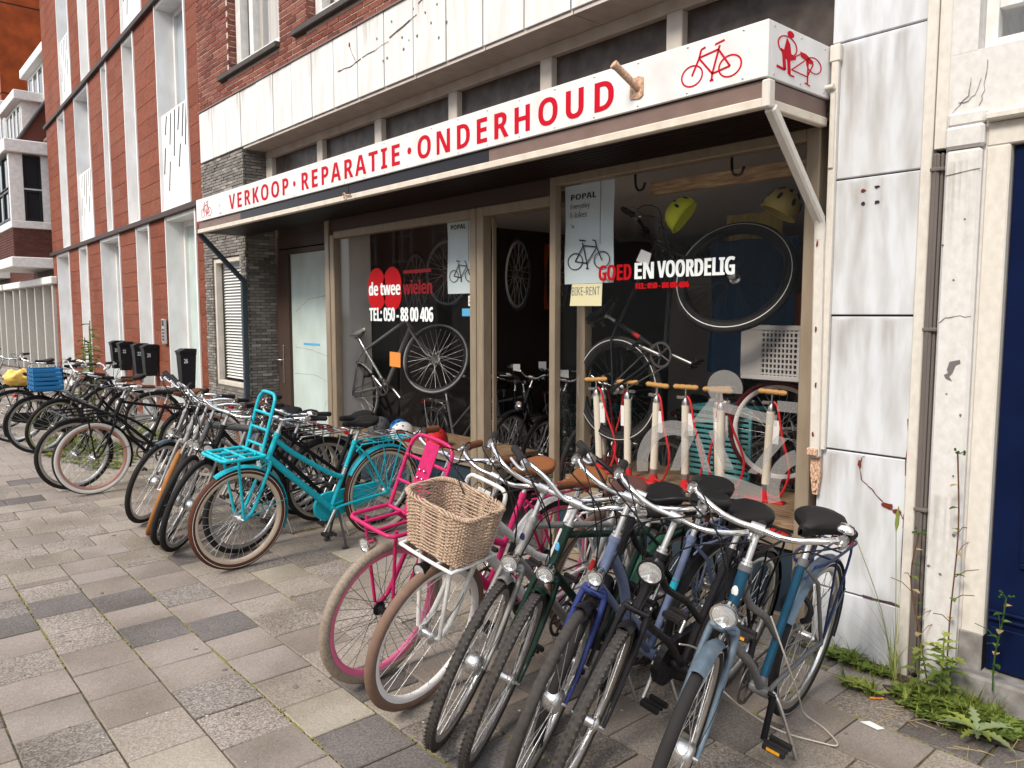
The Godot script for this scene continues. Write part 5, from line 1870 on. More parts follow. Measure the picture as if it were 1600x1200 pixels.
func bay_house(called: String, label: String, X: float, wid: float, at_z: float) -> void:
	var b := thing(called, label, "house")
	var zb := -4.35
	var w := MB.new()
	w.bb(X - wid, X + 1.0, 2.6, 6.3, -9.0, zb)
	w.bb(X - wid, X + 1.0, 0.0, 2.6, -9.0, zb - 0.3)
	part("wall", w, M.mortar_dark, b)
	var bm := MB.new()
	bm.box(Vector3(0, 0, 0), Vector3(1, 1, 0.02), Basis(), 0.002)
	var bmesh := bm.mesh()
	var xs := courses(X - wid, X + 1.0, 2.65, 6.25, zb + 0.008, 0.22, 0.065, [[X - 3.1, X, 2.65, 5.9]])
	xs.append_array(courses(X - 3.0, X, 3.13, 3.85, at_z + 0.008, 0.22, 0.065, []))
	for t in courses(at_z * -1.0 - 0.0, -zb, 3.13, 3.85, 0, 0.22, 0.065, []):
		xs.append(Transform3D(Basis(Vector3.UP, PI / 2) * Basis.from_scale(Vector3(t.basis.x.x, t.basis.y.y, 1)), Vector3(X + 0.008, t.origin.y, -t.origin.x)))
	var cs := []
	for q in xs:
		var k := rng.randf()
		cs.append(Color(0.12 + 0.06 * k, 0.045 + 0.02 * k, 0.035 + 0.015 * k))
	scatter("brickwork", bmesh, M.bricks, xs, b, cs)
	var bay := MB.new()
	bay.bb(X - 3.0, X, 3.13, 5.7, zb, at_z)
	part("bay", bay, M.mortar_dark, b)
	var tr := MB.new()
	tr.bb(X - 3.1, X + 0.1, 2.87, 3.13, zb, at_z + 0.1, 0.02)
	tr.bb(X - 3.04, X + 0.05, 3.85, 4.04, zb, at_z + 0.05, 0.015)
	tr.bb(X - 3.2, X + 0.18, 5.7, 6.02, zb, at_z + 0.14, 0.02)
	tr.bb(X - 0.12, X + 0.04, 4.04, 5.7, at_z - 0.27, at_z + 0.04, 0.01)
	tr.bb(X - 0.02, X + 0.04, 4.04, 5.7, zb, zb + 0.28, 0.01)
	tr.bb(X - 0.02, X + 0.03, 4.8, 4.88, zb + 0.28, at_z - 0.27, 0.01)
	tr.bb(X - 3.04, X - 2.88, 4.04, 5.7, at_z - 0.12, at_z + 0.04, 0.01)
	part("white_trim", tr, M.white_wood, b)
	# sash windows on the bay's side and front
	var side := Transform3D(Basis(Vector3.UP, PI / 2), Vector3(X + 0.002, 0, 0))
	window_unit(b, "window", -at_z + 0.26, -zb - 0.27, 4.04, 4.82, 0.04, 0.06, 0.06, M.black_frame, M.pane_dark, [], [], side)
	window_unit(b, "window", -at_z + 0.26, -zb - 0.27, 4.86, 5.66, 0.04, 0.03, 0.06, M.black_frame, M.pane_dark, [], [], side)
	for k in 3:
		window_unit(b, "window", X - 2.86 + k * 0.92, X - 2.0 + k * 0.92, 4.06, 4.82, at_z + 0.04, 0.06, 0.06, M.black_frame, M.pane_dark)
		window_unit(b, "window", X - 2.86 + k * 0.92, X - 2.0 + k * 0.92, 4.86, 5.66, at_z + 0.04, 0.03, 0.06, M.black_frame, M.pane_dark)
	# ribbed pale ground floor
	var lt := MB.new()
	lt.bb(X - wid, X + 1.2, 2.43, 2.62, zb - 0.3, -3.95, 0.02)
	part("lintel", lt, M.white_wood, b)
	for k in int(wid / 1.15) + 1:
		var f := MB.new()
		f.bb(X + 0.85 - k * 1.15, X + 0.97 - k * 1.15, 0.0, 2.43, zb - 0.3, -4.02, 0.01)
		part("fin", f, M.pale_render, b)
	var gp := MB.new()
	gp.bb(X - wid, X + 1.0, 0.0, 2.43, zb - 0.31, zb - 0.2)
	part("ground_floor_panel", gp, M.pale_render, b)
	# roof: a steep slope with verge tiles and flat dormers
	var rf := MB.new()
	var pr := PackedVector2Array([Vector2(3.7, 6.05), Vector2(4.35, 6.05), Vector2(9.0, 6.05), Vector2(9.0, 9.5), Vector2(5.85, 9.5)])
	rf.prism(pr, wid - 0.5, Transform3D(Basis(Vector3(0, 0, -1), Vector3(0, 1, 0), Vector3(-1, 0, 0)), Vector3(X - 1.0, 0, 0)))
	part("roof", rf, M.brick4, b)
	for k in 8:
		var v := MB.new()
		var a := Vector3(X - 0.95, 6.06 + k * 0.42, -3.66 - k * 0.262)
		v.beam(a, a + Vector3(0, 0.43, -0.268), 0.16, 0.07, Vector3.UP, 0.02)
		part("verge_tile", v, M.roof_tile, b)
	for q in [[X - 4.6, X - 2.05, 6.5, 7.5, -3.98], [X - 4.2, X - 1.0, 7.5, 8.6, -4.52]]:
		var d := MB.new()
		d.bb(q[0] + 0.1, q[1] - 0.1, q[2] - 0.4, q[3], -6.5, q[4] - 0.1)
		var dm := part("dormer", d, M.white_wood, b)
		var fa := MB.new()
		fa.bb(q[0] - 0.05, q[1] + 0.08, q[3], q[3] + 0.25, -6.6, q[4] + 0.1, 0.015)
		part("dormer_roof", fa, M.white_wood, dm)
		for k in 4:
			var ww: float = (q[1] - q[0] - 0.3) / 4.0
			window_unit(dm, "window", q[0] + 0.15 + k * ww, q[0] + 0.1 + (k + 1) * ww, q[2], q[3] - 0.05, q[4] - 0.07, 0.05, 0.03, M.white_wood, M.pane_dark)
	rebase(b, Vector3(X - wid / 2, 0, zb))

func build_far() -> void:
	bay_house("brick_bay_house", "brown brick house with white bay window and flat dormers beside the terracotta building", -23.0, 6.4, -3.42)
	bay_house("brick_bay_house", "farther brown brick bay house cut off by the left edge of the photo", -30.4, 6.4, -3.45)
	var t := thing("rust_tower", "tall rust orange panelled block rising behind the bay houses", "building", Vector3(-41, 0, -16))
	var core := MB.new()
	core.bb(-5, 4.97, 0, 34, -12, 10.75)
	part("wall", core, M.slot_dark, t)
	for j in 10:
		for k in 6:
			var p := MB.new()
			p.bb(4.97, 5.0, j * 3.4 + 0.03, j * 3.4 + 3.38, 10.8 - (k + 1) * 3.7 + 0.03, 10.8 - k * 3.7, 0.004)
			part("facade_panel", p, M.rust_tower, t)
		for k in 3:
			var p := MB.new()
			p.bb(5.0 - (k + 1) * 3.3 + 0.03, 4.99 - k * 3.3, j * 3.4 + 0.03, j * 3.4 + 3.38, 10.75, 10.79, 0.004)
			part("facade_panel", p, M.rust_tower, t)

func build_neighbour() -> void:
	var z := -3.69
	var b := thing("white_house", "cream white plastered house with dark blue front door and grey drainpipe", "house")
	var w := MB.new()
	w.bb(-1.345, -1.18, 0, 2.5, -4.3, z - 0.004)
	w.bb(-1.345, 5.0, 2.81, 2.812, -4.3, z - 0.004)
	w.bb(-1.345, 5.0, 2.5, 2.81, -4.3, z - 0.002)
	w.bb(-1.345, -1.24, 2.811, 5.2, -4.3, z - 0.002)
	w.bb(0.1, 5.0, 2.811, 5.2, -4.3, z - 0.002)
	w.bb(-1.345, 5.0, 5.2, 7.5, -4.3, z - 0.002)
	w.bb(0.0, 5.0, 0, 2.5, -4.3, z - 0.004)
	part("wall", w, M.plaster_white, b)
	var ms := MB.new()
	ms.bb(-1.375, -1.368, 0, 0.001, -4.3, -4.29)
	var pl := MB.new()
	pl.bb(-1.338, -1.195, 0.0, 2.4, z - 0.01, z + 0.03, 0.012)
	pl.bb(-1.343, -1.188, 2.405, 2.5, z - 0.01, z + 0.036, 0.012)
	pl.bb(-1.338, -1.19, 2.5, 2.56, z - 0.01, z + 0.022, 0.01)
	part("pilaster", pl, M.plaster_white, b)
	var hd := MB.new()
	hd.bb(-1.185, 0.2, 2.5, 2.535, z - 0.05, z + 0.05, 0.008)
	part("door_hood", hd, M.cream_paint, b)
	var fr := MB.new()
	fr.bb(-1.185, -1.095, 0.0, 2.4, z - 0.16, z + 0.004, 0.006)
	fr.bb(-0.11, -0.02, 0.0, 2.4, z - 0.16, z + 0.004, 0.006)
	fr.bb(-1.185, -0.02, 2.4, 2.5, z - 0.16, z + 0.003, 0.006)
	part("door_frame", fr, M.cream_paint, b)
	var d := MB.new()
	d.bb(-1.09, -0.115, 0.14, 2.395, z - 0.075, z - 0.03, 0.004)
	d.bb(-1.075, -0.13, 0.15, 0.34, z - 0.03, z - 0.02, 0.004)
	d.bb(-1.085, -0.12, 0.37, 0.385, z - 0.03, z - 0.012, 0.004)
	d.bb(-1.085, -0.12, 0.4, 0.415, z - 0.03, z - 0.016, 0.004)
	var dr := part("front_door", d, M.door_blue, b)
	var mo := MB.new()
	for q in [[-0.98, -0.66, 0.62, 1.1], [-0.54, -0.22, 0.62, 1.1], [-0.98, -0.66, 1.25, 2.25], [-0.54, -0.22, 1.25, 2.25]]:
		mo.bb(q[0], q[1], q[2], q[2] + 0.025, z - 0.03, z - 0.016, 0.004)
		mo.bb(q[0], q[1], q[3] - 0.025, q[3], z - 0.03, z - 0.016, 0.004)
		mo.bb(q[0], q[0] + 0.025, q[2] + 0.025, q[3] - 0.025, z - 0.03, z - 0.016, 0.004)
		mo.bb(q[1] - 0.025, q[1], q[2] + 0.025, q[3] - 0.025, z - 0.03, z - 0.016, 0.004)
	part("door_moulding", mo, M.door_blue, dr)
	var sp := MB.new()
	sp.bb(-1.2, 0.02, 0.0, 0.135, z - 0.2, z + 0.07, 0.012)
	part("door_step", sp, M.kerb, b)
	var kp := MB.new()
	kp.bb(-1.19, -1.095, 0.0, 0.3, z - 0.1, z + 0.01, 0.006)
	part("frame_foot", kp, M.kerb, b)
	window_unit(b, "window", -1.24, 0.1, 2.812, 5.2, z - 0.07, 0.05, 0.06, M.white_wood, M.pane, [], [3.0, 3.22, 3.44])
	var rm := MB.new()
	rm.bb(-1.3, 0.2, 2.5, 5.3, -5.6, -5.5)
	rm.bb(-1.345, -1.3, 2.5, 5.3, -5.5, -4.3)
	rm.bb(0.15, 0.2, 2.5, 5.3, -5.5, -4.3)
	rm.bb(-1.3, 0.2, 2.45, 2.5, -5.6, -4.3)
	part("room", rm, M.slot_dark, b)
	# drainpipe with its sleeve
	var dp := MB.new()
	dp.bb(-1.392, -1.36, 0.03, 2.4, z - 0.01, z + 0.03, 0.008)
	dp.bb(-1.359, -1.346, 0.03, 2.4, z - 0.01, z + 0.02, 0.005)
	dp.bb(-1.374, -1.37, 0.03, 2.4, z + 0.03, z + 0.034)
	for y in [0.8, 1.62, 2.32]:
		dp.bb(-1.396, -1.338, y, y + 0.018, z - 0.01, z + 0.037, 0.004)
	part("drainpipe", dp, M.pipe_grey, b)
	var pz := z + 0.0315
	var ch := MB.new()
	ch.prism(PackedVector2Array([Vector2(-1.275, 1.49), Vector2(-1.235, 1.5), Vector2(-1.232, 1.485), Vector2(-1.25, 1.475), Vector2(-1.262, 1.44), Vector2(-1.275, 1.425), Vector2(-1.262, 1.405), Vector2(-1.288, 1.415), Vector2(-1.296, 1.43), Vector2(-1.28, 1.44), Vector2(-1.285, 1.455)]), 0.002, at(0, 0, pz - 0.001))
	part("paint_chip", ch, M.chip_grey, b)
	crack([Vector3(-1.335, 1.66, pz), Vector3(-1.29, 1.685, pz), Vector3(-1.2, 1.69, pz)], 0.0035, b, M.chip_grey)
	crack([Vector3(-1.335, 2.3, pz), Vector3(-1.195, 2.31, pz)], 0.005, b, M.chip_grey)
	for q in [[[-1.33, 2.56], [-1.27, 2.63], [-1.26, 2.7]], [[-1.3, 2.6], [-1.24, 2.62], [-1.22, 2.69]], [[-1.22, 2.58], [-1.205, 2.66], [-1.2, 2.76]]]:
		crack([Vector3(q[0][0], q[0][1], z + 0.001), Vector3(q[1][0], q[1][1], z + 0.001), Vector3(q[2][0], q[2][1], z + 0.001)], 0.003, b, M.chip_grey)
	for k in 9:
		chip(Vector3(rng.randf_range(-1.33, -1.2), rng.randf_range(0.2, 2.2), pz), 0.004 + 0.005 * rng.randf(), b, M.chip_grey)
	for q in [[-1.33, -1.2, 2.36, 0.5], [-1.33, -1.2, 0.9, 0.6]]:
		stain(b, q[0], q[1], q[2], q[3], z + 0.034 if q[2] < 2.5 else z + 0.0005)
	rebase(b, Vector3(1.8, 0, z))

func build_opposite() -> void:
	# the far side of the street, seen mirrored in the shop windows
	var tones := [Color(0.2, 0.09, 0.065), Color(0.26, 0.15, 0.11), Color(0.16, 0.08, 0.065), Color(0.5, 0.48, 0.45), Color(0.22, 0.1, 0.075), Color(0.24, 0.13, 0.1)]
	var looks := ["dark red brick", "sand coloured brick", "brown brick", "pale plastered", "red brick", "tan brick"]
	for i in 6:
		var x := -30.0 + i * 6.1
		var b := thing("row_house", "%s house across the street behind the camera, mirrored in the windows" % looks[i], "house", Vector3(x, 0, 11.0), PI, "houses across the street")
		var h := 6.2 + 0.5 * (i % 3)
		var w := MB.new()
		w.bb(-3.04, 3.04, 0, h, -8, 0)
		part("wall", w, mat("row%d" % i, tones[i] * 1.4, 0.9), b)
		var gf := MB.new()
		gf.bb(-3.04, 3.04, 0, 2.9, -0.3, 0.03)
		part("ground_floor_render", gf, M.pale_stone, b)
		var rf := MB.new()
		rf.prism(PackedVector2Array([Vector2(-0.3, h), Vector2(8.0, h), Vector2(4, h + 2.4)]), 6.08, Transform3D(Basis(Vector3(0, 0, -1), Vector3(0, 1, 0), Vector3(-1, 0, 0)), Vector3(3.04, 0, 0)))
		part("roof", rf, M.roof_tile, b)
		for q in [[-2.4, -0.9, 0.8, 2.6], [-2.4, -0.9, 3.9, 5.5], [0.5, 2.2, 3.9, 5.5]]:
			window_unit(b, "window", q[0], q[1], q[2], q[3], 0.05, 0.1, 0.1, M.white_wood, M.pane_dark, [(q[0] + q[1]) / 2], [q[3] - 0.5])
		var d := MB.new()
		d.bb(0.9, 1.9, 0.0, 2.3, -0.02, 0.04, 0.01)
		part("door", d, M.door_blue, b)
	for i in 3:
		var b := thing("street_tree", ["young green tree across the street, mirrored in the upper right window", "broad green tree across the street to the right of the houses", "tall green tree farthest right across the street"][i], "tree", Vector3(8.5 + i * 6.0, 0, 9.5))
		make_tree(b, 7.5 + i, 2.6)
	var b2 := thing("street_tree", "leafy green tree standing before the houses across the street", "tree", Vector3(-4.5, 0, 9.3))
	make_tree(b2, 8.0, 2.1)

func make_tree(b: Node3D, h: float, r: float) -> void:
	var tr := MB.new()
	tr.tube([Vector3(0, 0, 0), Vector3(0.05, h * 0.3, 0), Vector3(0, h * 0.75, 0.05)], [0.16, 0.12, 0.05], 8)
	for k in 7:
		var a := k * 2.4
		tr.tube([Vector3(0, h * (0.32 + 0.05 * k), 0), Vector3(cos(a) * r * 0.7, h * (0.5 + 0.05 * k), sin(a) * r * 0.7)], [0.06, 0.02], 6)
	part("trunk", tr, M.stem_red, b)
	var lf := MB.new()
	lf.face([Vector3(-0.08, 0, 0), Vector3(0, 0.03, 0.06), Vector3(0.08, 0, 0), Vector3(0, 0.02, -0.06)], Vector3.UP)
	var xs := []
	for k in 3500:
		var d := Vector3(rng.randfn(), rng.randfn(), rng.randfn()).normalized() * r * pow(rng.randf(), 0.35)
		d += Vector3(sin(d.y * 3.0), 0, cos(d.x * 3.0)) * 0.4
		xs.append(Transform3D(Basis.from_euler(Vector3(rng.randf() * 6, rng.randf() * 6, rng.randf() * 6)).scaled(Vector3.ONE * rng.randf_range(0.8, 1.9)), Vector3(0, h * 0.68, 0) + d * Vector3(1, 1.15, 1)))
	scatter("crown", lf.mesh(), M.leaf_dark, xs, b)

func plate(pts: Array, d := 0.002) -> MB:
	var m := MB.new()
	m.prism(PackedVector2Array(pts), d)
	return m

func sticker(called: String, mb: MB, m: Material, label: String, z: float, group := "") -> MeshInstance3D:
	return single(called, mb, m, label, "window sticker", group, at(0, 0, z))

func build_window_print() -> void:
	var gz := -3.7265
	# left window
	var tw := thing("window_lettering", "red double circle logo with white lettering on the left shop window", "window sticker")
	var bl := MB.new()
	for q in [[-6.165, 1.965], [-6.165, 1.875], [-5.9, 1.965], [-5.9, 1.875]]:
		bl.lathe([Vector2(0.0005, 0.001), Vector2(0.15, 0.001), Vector2(0.15, 0.0)], 40, Transform3D(Basis(Vector3.RIGHT, PI / 2), Vector3(q[0], q[1], gz + 0.0004 * q[1])), false)
	part("logo", bl, M.vinyl_red, tw)
	words("lettering", "de twee", 0.53, 0.125, M.vinyl_white, tw, at(-6.3, 1.865, gz + 0.003), "Droid Sans", true, 0.001, 0.0, -2, 0.006)
	words("lettering", "wielen", 0.44, 0.125, M.vinyl_red_dark, tw, at(-5.73, 1.865, gz + 0.001), "Droid Sans", true, 0.001, 0.0, -2, 0.006)
	var ln := MB.new()
	ln.bb(-5.72, -5.3, 2.045, 2.075, gz, gz + 0.0012)
	part("logo_line", ln, M.vinyl_red_dark, tw)
	var tl := thing("window_lettering", "white telephone number under the red logo on the left shop window", "window sticker")
	words("lettering", "TEL: 050 - 88 00 406", 1.02, 0.125, M.vinyl_white, tl, at(-6.3, 1.63, gz + 0.001), "Droid Sans", true, 0.001, 0.0, -2, 0.006)
	# right window
	var gd := thing("window_lettering", "bold red and white slogan across the right shop window", "window sticker")
	words("lettering", "GOED", 0.27, 0.1, M.vinyl_red, gd, at(-3.42, 1.91, gz + 0.001), "Droid Sans", true, 0.001, 0.0, -2, 0.006)
	words("lettering", "EN", 0.145, 0.1, M.vinyl_white, gd, at(-3.12, 1.912, gz + 0.001), "Droid Sans", true, 0.001, 0.0, -2, 0.006)
	words("lettering", "VOORDELIG", 0.53, 0.1, M.vinyl_white, gd, at(-2.945, 1.915, gz + 0.001), "Droid Sans", true, 0.001, 0.0, -2, 0.006)
	var st := thing("window_lettering", "small red telephone number below the slogan on the right shop window", "window sticker")
	words("lettering", "TEL: 050 - 88 00 406", 0.4, 0.035, M.vinyl_red, st, at(-3.115, 1.852, gz + 0.001), "Droid Sans", true, 0.001, 0.0, -2, 0.006)
	# the large frosted figure with a bicycle
	var f := MB.new()
	var xf := at(0, 0, gz)
	ring2(f, Vector2(-2.78, 0.763), 0.257, 0.088, xf, 0.001, 60, 190, 26)
	f.prism(PackedVector2Array([Vector2(-2.716, 1.014), Vector2(-2.637, 1.012), Vector2(-2.752, 0.767), Vector2(-2.822, 0.756)]), 0.001, xf)
	f.prism(PackedVector2Array([Vector2(-2.628, 1.005), Vector2(-2.6, 0.96), Vector2(-2.53, 0.79), Vector2(-2.589, 0.792), Vector2(-2.645, 0.96)]), 0.001, xf)
	f.prism(PackedVector2Array([Vector2(-2.556, 1.022), Vector2(-2.512, 1.043), Vector2(-2.38, 0.83), Vector2(-2.448, 0.82)]), 0.001, xf)
	var hp := PackedVector2Array()
	for k in 20:
		var a := deg_to_rad(-15.0 + 235.0 * k / 19)
		hp.append(Vector2(-2.455 + cos(a) * 0.115, 1.285 + sin(a) * 0.1))
	hp.append_array(PackedVector2Array([Vector2(-2.677, 1.064), Vector2(-2.49, 1.085), Vector2(-2.48, 1.15), Vector2(-2.13, 1.1), Vector2(-2.13, 1.16), Vector2(-2.46, 1.2), Vector2(-2.47, 1.255)]))
	f.prism(hp, 0.001, xf)
	f.prism(PackedVector2Array([Vector2(-2.124, 1.057), Vector2(-2.068, 1.038), Vector2(-2.242, 0.825), Vector2(-2.295, 0.827)]), 0.001, xf)
	f.prism(PackedVector2Array([Vector2(-2.13, 1.24), Vector2(-2.01, 1.24), Vector2(-2.01, 1.183), Vector2(-2.13, 1.183)]), 0.001, xf)
	f.prism(PackedVector2Array([Vector2(-2.46, 0.8), Vector2(-2.203, 0.76), Vector2(-2.203, 0.6), Vector2(-2.46, 0.62)]), 0.001, xf)
	ring2(f, Vector2(-1.93, 0.76), 0.21, 0.075, xf, 0.001, 112, 200, 18)
	single("window_figure", f, M.vinyl_frost, "large frosted figure with a bicycle on the lower right shop window", "window sticker")
	# posters hung inside
	var pz := -3.76
	for q in [[-3.77, 1.9, 0.44, 0.655, "pale bicycle poster with black heading inside the right shop window", 0], [-5.12, 1.86, 0.38, 0.6, "blue tinted bicycle poster at the right edge of the left shop window", 1]]:
		var p := thing("poster", q[4], "poster")
		var rows := []
		for j in 9:
			var row := []
			for k in 9:
				row.append(Vector3(q[0] + q[2] * k / 8.0, q[1] + q[3] * j / 8.0, pz - 0.006 + 0.004 * sin(j * 0.9 + k * 0.5)))
			rows.append(row)
		var pm := MB.new()
		pm.grid(rows, false, Vector3.BACK)
		part("sheet", pm, M.paper, p)
		var tz := pz + 0.0005
		words("lettering", "POPAL", q[2] * 0.52, 0.038, M.ink, p, at(q[0] + q[2] * 0.14, q[1] + q[3] * 0.85, tz), "Droid Sans", true, 0.001)
		if q[5] == 0:
			words("lettering", "Everyday", q[2] * 0.4, 0.045, M.ink_grey, p, at(q[0] + q[2] * 0.13, q[1] + q[3] * 0.745, tz), "Droid Sans", false, 0.001)
			words("lettering", "E-bikes", q[2] * 0.34, 0.038, M.ink_grey, p, at(q[0] + q[2] * 0.13, q[1] + q[3] * 0.67, tz), "Droid Sans", false, 0.001)
			var ar := MB.new()
			stroke2(ar, Vector2(q[0] + 0.06, q[1] + 0.4), Vector2(q[0] + 0.085, q[1] + 0.375), 0.004, at(0, 0, tz), 0.001)
			stroke2(ar, Vector2(q[0] + 0.085, q[1] + 0.375), Vector2(q[0] + 0.085, q[1] + 0.392), 0.004, at(0, 0, tz), 0.0012)
			stroke2(ar, Vector2(q[0] + 0.085, q[1] + 0.375), Vector2(q[0] + 0.068, q[1] + 0.375), 0.004, at(0, 0, tz), 0.0014)
			part("printed_arrow", ar, M.ink_grey, p)
		var bx := Transform3D(Basis.from_scale(Vector3(-1, 1, 1)), Vector3(q[0] + q[2] * 0.95, q[1] + 0.09, tz))
		part("printed_bicycle", bike_sign(q[2] * 0.88, bx, 0.001, 0.02), M.ink, p)
		var fg := MB.new()
		fg.bb(q[0] + q[2] * 0.74, q[0] + q[2] * 0.75, q[1] + 0.25, q[1] + q[3], tz, tz + 0.0008)
		part("printed_line", fg, M.ink_grey, p)
	var nt := thing("paper_note", "yellow handwritten paper note taped below the poster in the right window", "note")
	part("sheet", plate([Vector2(-3.71, 1.752), Vector2(-3.42, 1.75), Vector2(-3.415, 1.897), Vector2(-3.69, 1.898)]), M.paper_yellow, nt, at(0, 0, -3.757))
	words("lettering", "BIKE-RENT", 0.255, 0.055, M.ink_grey, nt, at(-3.69, 1.822, -3.7545), "Droid Sans", false, 0.001)
	single("price_tag", plate([Vector2(-6.03, 1.215), Vector2(-5.85, 1.21), Vector2(-5.845, 1.345), Vector2(-6.025, 1.35)]), M.paper_orange, "bright orange square tag on the racing bicycle in the left window", "tag", "", at(-0.08, 0, -3.82))
	single("price_tag", plate([Vector2(-3.17, 2.03), Vector2(-3.07, 2.0), Vector2(-3.05, 2.07), Vector2(-3.13, 2.1)]), M.paper_white, "crooked white tag above the slogan in the right window", "tag", "", at(0, 0, -3.8))
	var sn := thing("card", "small white card above a blue card beside the window post", "card")
	part("white_card", plate([Vector2(-4.82, 1.76), Vector2(-4.745, 1.76), Vector2(-4.745, 1.84), Vector2(-4.82, 1.84)]), M.paper_white, sn, at(0, 0, -3.744))
	part("blue_card", plate([Vector2(-4.9, 1.68), Vector2(-4.745, 1.68), Vector2(-4.745, 1.74), Vector2(-4.9, 1.74)]), M.sticker_blue, sn, at(0, 0, -3.744))
	words("lettering", "20", 0.05, 0.04, M.ink, sn, at(-4.807, 1.78, -3.7415), "Droid Sans", false, 0.001)
	for q in [[-5.35, 1.2, -4.72, "leftmost of the small white price tags on the dark bicycles inside the doorway"], [-5.0, 1.24, -4.72, "middle one of the small white price tags inside the doorway"], [-4.72, 1.18, -4.72, "rightmost small white price tag inside the doorway"]]:
		single("price_tag", plate([Vector2(-0.05, -0.03), Vector2(0.05, -0.035), Vector2(0.048, 0.035), Vector2(-0.05, 0.03)]), M.paper_white, q[3], "tag", "price tags inside the doorway", at(q[0], q[1], q[2]))

func helmet_mesh(vents := 0) -> MB:
	var m := MB.new()
	var rows := []
	for i in 9:
		var a := lerpf(-0.25, PI / 2, i / 8.0)
		var row := []
		for k in 24:
			var b := TAU * k / 24
			row.append(Vector3(cos(a) * cos(b) * 0.105, sin(a) * 0.12, cos(a) * sin(b) * 0.135 * (1.0 + 0.08 * sin(b))))
		rows.append(row)
	m.grid(rows, true)
	m.tube(arc(Vector3(0, -0.03, 0), 0.104, 0, 345, 22, Vector3.RIGHT, Vector3(0, 0, 1.28)), 0.006, 5)
	return m

func make_helmet(label: String, mtl: Material, xf: Transform3D, big_vents := false) -> void:
	var h := thing("helmet", label, "helmet", xf.origin)
	h.transform = xf
	part("shell", helmet_mesh(), mtl, h)
	var v := MB.new()
	var spots := [[20, 20], [20, 65], [20, 115], [20, 160], [50, 40], [50, 140], [55, 90], [20, 250], [20, 290], [50, 240], [50, 310]]
	for q in spots:
		var a := deg_to_rad(q[0])
		var b := deg_to_rad(q[1])
		var c := Vector3(cos(a) * cos(b) * 0.105, sin(a) * 0.12, cos(a) * sin(b) * 0.135 * (1.0 + 0.08 * sin(b)))
		var n := (c / Vector3(0.011, 0.0144, 0.018)).normalized()
		var x := Vector3.UP.cross(n).normalized()
		var s := Vector2(0.012, 0.024) if big_vents else Vector2(0.009, 0.009)
		var pl := PackedVector2Array()
		for k in 10:
			pl.append(Vector2(cos(TAU * k / 10) * s.x, sin(TAU * k / 10) * s.y))
		v.prism(pl, 0.0025, Transform3D(Basis(x, n.cross(x), n), c - n * 0.0008))
	part("vent", v, M.black_frame, h).set_meta("kind", "stuff")

func make_pump(pos: Vector3, turn: float, label: String) -> void:
	var p := thing("floor_pump", label, "bicycle pump", pos, turn, "floor pumps on the window shelf")
	p.rotation = Vector3(rng.randf_range(-0.03, 0.03), turn, rng.randf_range(-0.06, 0.06))
	var ft := MB.new()
	ft.bb(-0.12, 0.12, 0.0, 0.02, -0.035, 0.035, 0.008)
	ft.lathe([Vector2(0.03, 0.02), Vector2(0.028, 0.05), Vector2(0.024, 0.075)], 14)
	part("foot", ft, M.pump_red, p)
	var br := MB.new()
	br.lathe([Vector2(0.0005, 0.075), Vector2(0.025, 0.075), Vector2(0.025, 0.55), Vector2(0.0005, 0.55)], 16, Transform3D(), false)
	part("barrel", br, M.pump_cream, p)
	var cap := MB.new()
	cap.lathe([Vector2(0.0005, 0.605), Vector2(0.012, 0.6), Vector2(0.022, 0.575), Vector2(0.023, 0.55)], 14)
	cap.lathe([Vector2(0.0262, 0.075), Vector2(0.0262, 0.11)], 14)
	cap.tube([Vector3(0, 0.6, 0), Vector3(0, 0.66, 0)], 0.006, 8)
	part("collar", cap, M.alu, p)
	var hd := MB.new()
	var pts := []
	var rs := []
	for k in 17:
		pts.append(Vector3(lerpf(-0.085, 0.085, k / 16.0), 0.665, 0))
		rs.append(0.0135 + 0.004 * absf(sin(k * 0.8)) - (0.006 if k in [0, 16] else 0.0))
	hd.tube(pts, rs, 10)
	part("handle", hd, M.handle_wood, p)
	var hs := MB.new()
	hs.tube(smooth([Vector3(0.02, 0.05, 0.02), Vector3(0.1, 0.06, 0.05), Vector3(0.15, 0.22, 0.06), Vector3(0.09, 0.42, 0.05), Vector3(0.05, 0.57, 0.03), Vector3(0.02, 0.61, 0.02)], 5), 0.0075, 7)
	part("hose", hs, M.pump_red, p)
	var gg := MB.new()
	gg.bb(-0.05, 0.0, 0.59, 0.61, 0.01, 0.03, 0.004)
	part("valve_head", gg, M.alu, p)
	var tg := MB.new()
	tg.bb(0.024, 0.06, 0.36, 0.5, 0.01, 0.012)
	part("card_tag", tg, M.paper_white, p)

func loose_wheel(c: Vector3, yaw: float, p: Dictionary, label: String, group := "", r := 0.33) -> void:
	var t := thing("wheelset", label, "wheel", c, 0, group)
	t.basis = Basis(Vector3.UP, deg_to_rad(yaw))
	var d := wheel_meshes(r, p.get("tw", 0.017))
	part("tyre", d.tyre, p.get("tyre", M.rubber), t)
	part("rim", d.rim, p.get("rim", M.alu), t)
	part("spokes", d.spokes, p.get("spoke", M.spoke), t).set_meta("kind", "stuff")
	part("hub", d.hub, M.steel_dark, t)

func cloth(called: String, label: String, c: Vector3, w: float, h: float, m: Material) -> void:
	var rows := []
	for j in 10:
		var row := []
		for k in 16:
			var u := k / 15.0
			row.append(c + Vector3((u - 0.5) * w * (1.0 - 0.25 * sin(j / 9.0 * PI) * 0.3), h * j / 9.0, 0.03 * sin(k * 1.3) + 0.01 * sin(j * 1.1)))
		rows.append(row)
	var mb := MB.new()
	mb.grid(rows, false, Vector3.BACK)
	single(called, mb, m, label, "garment")

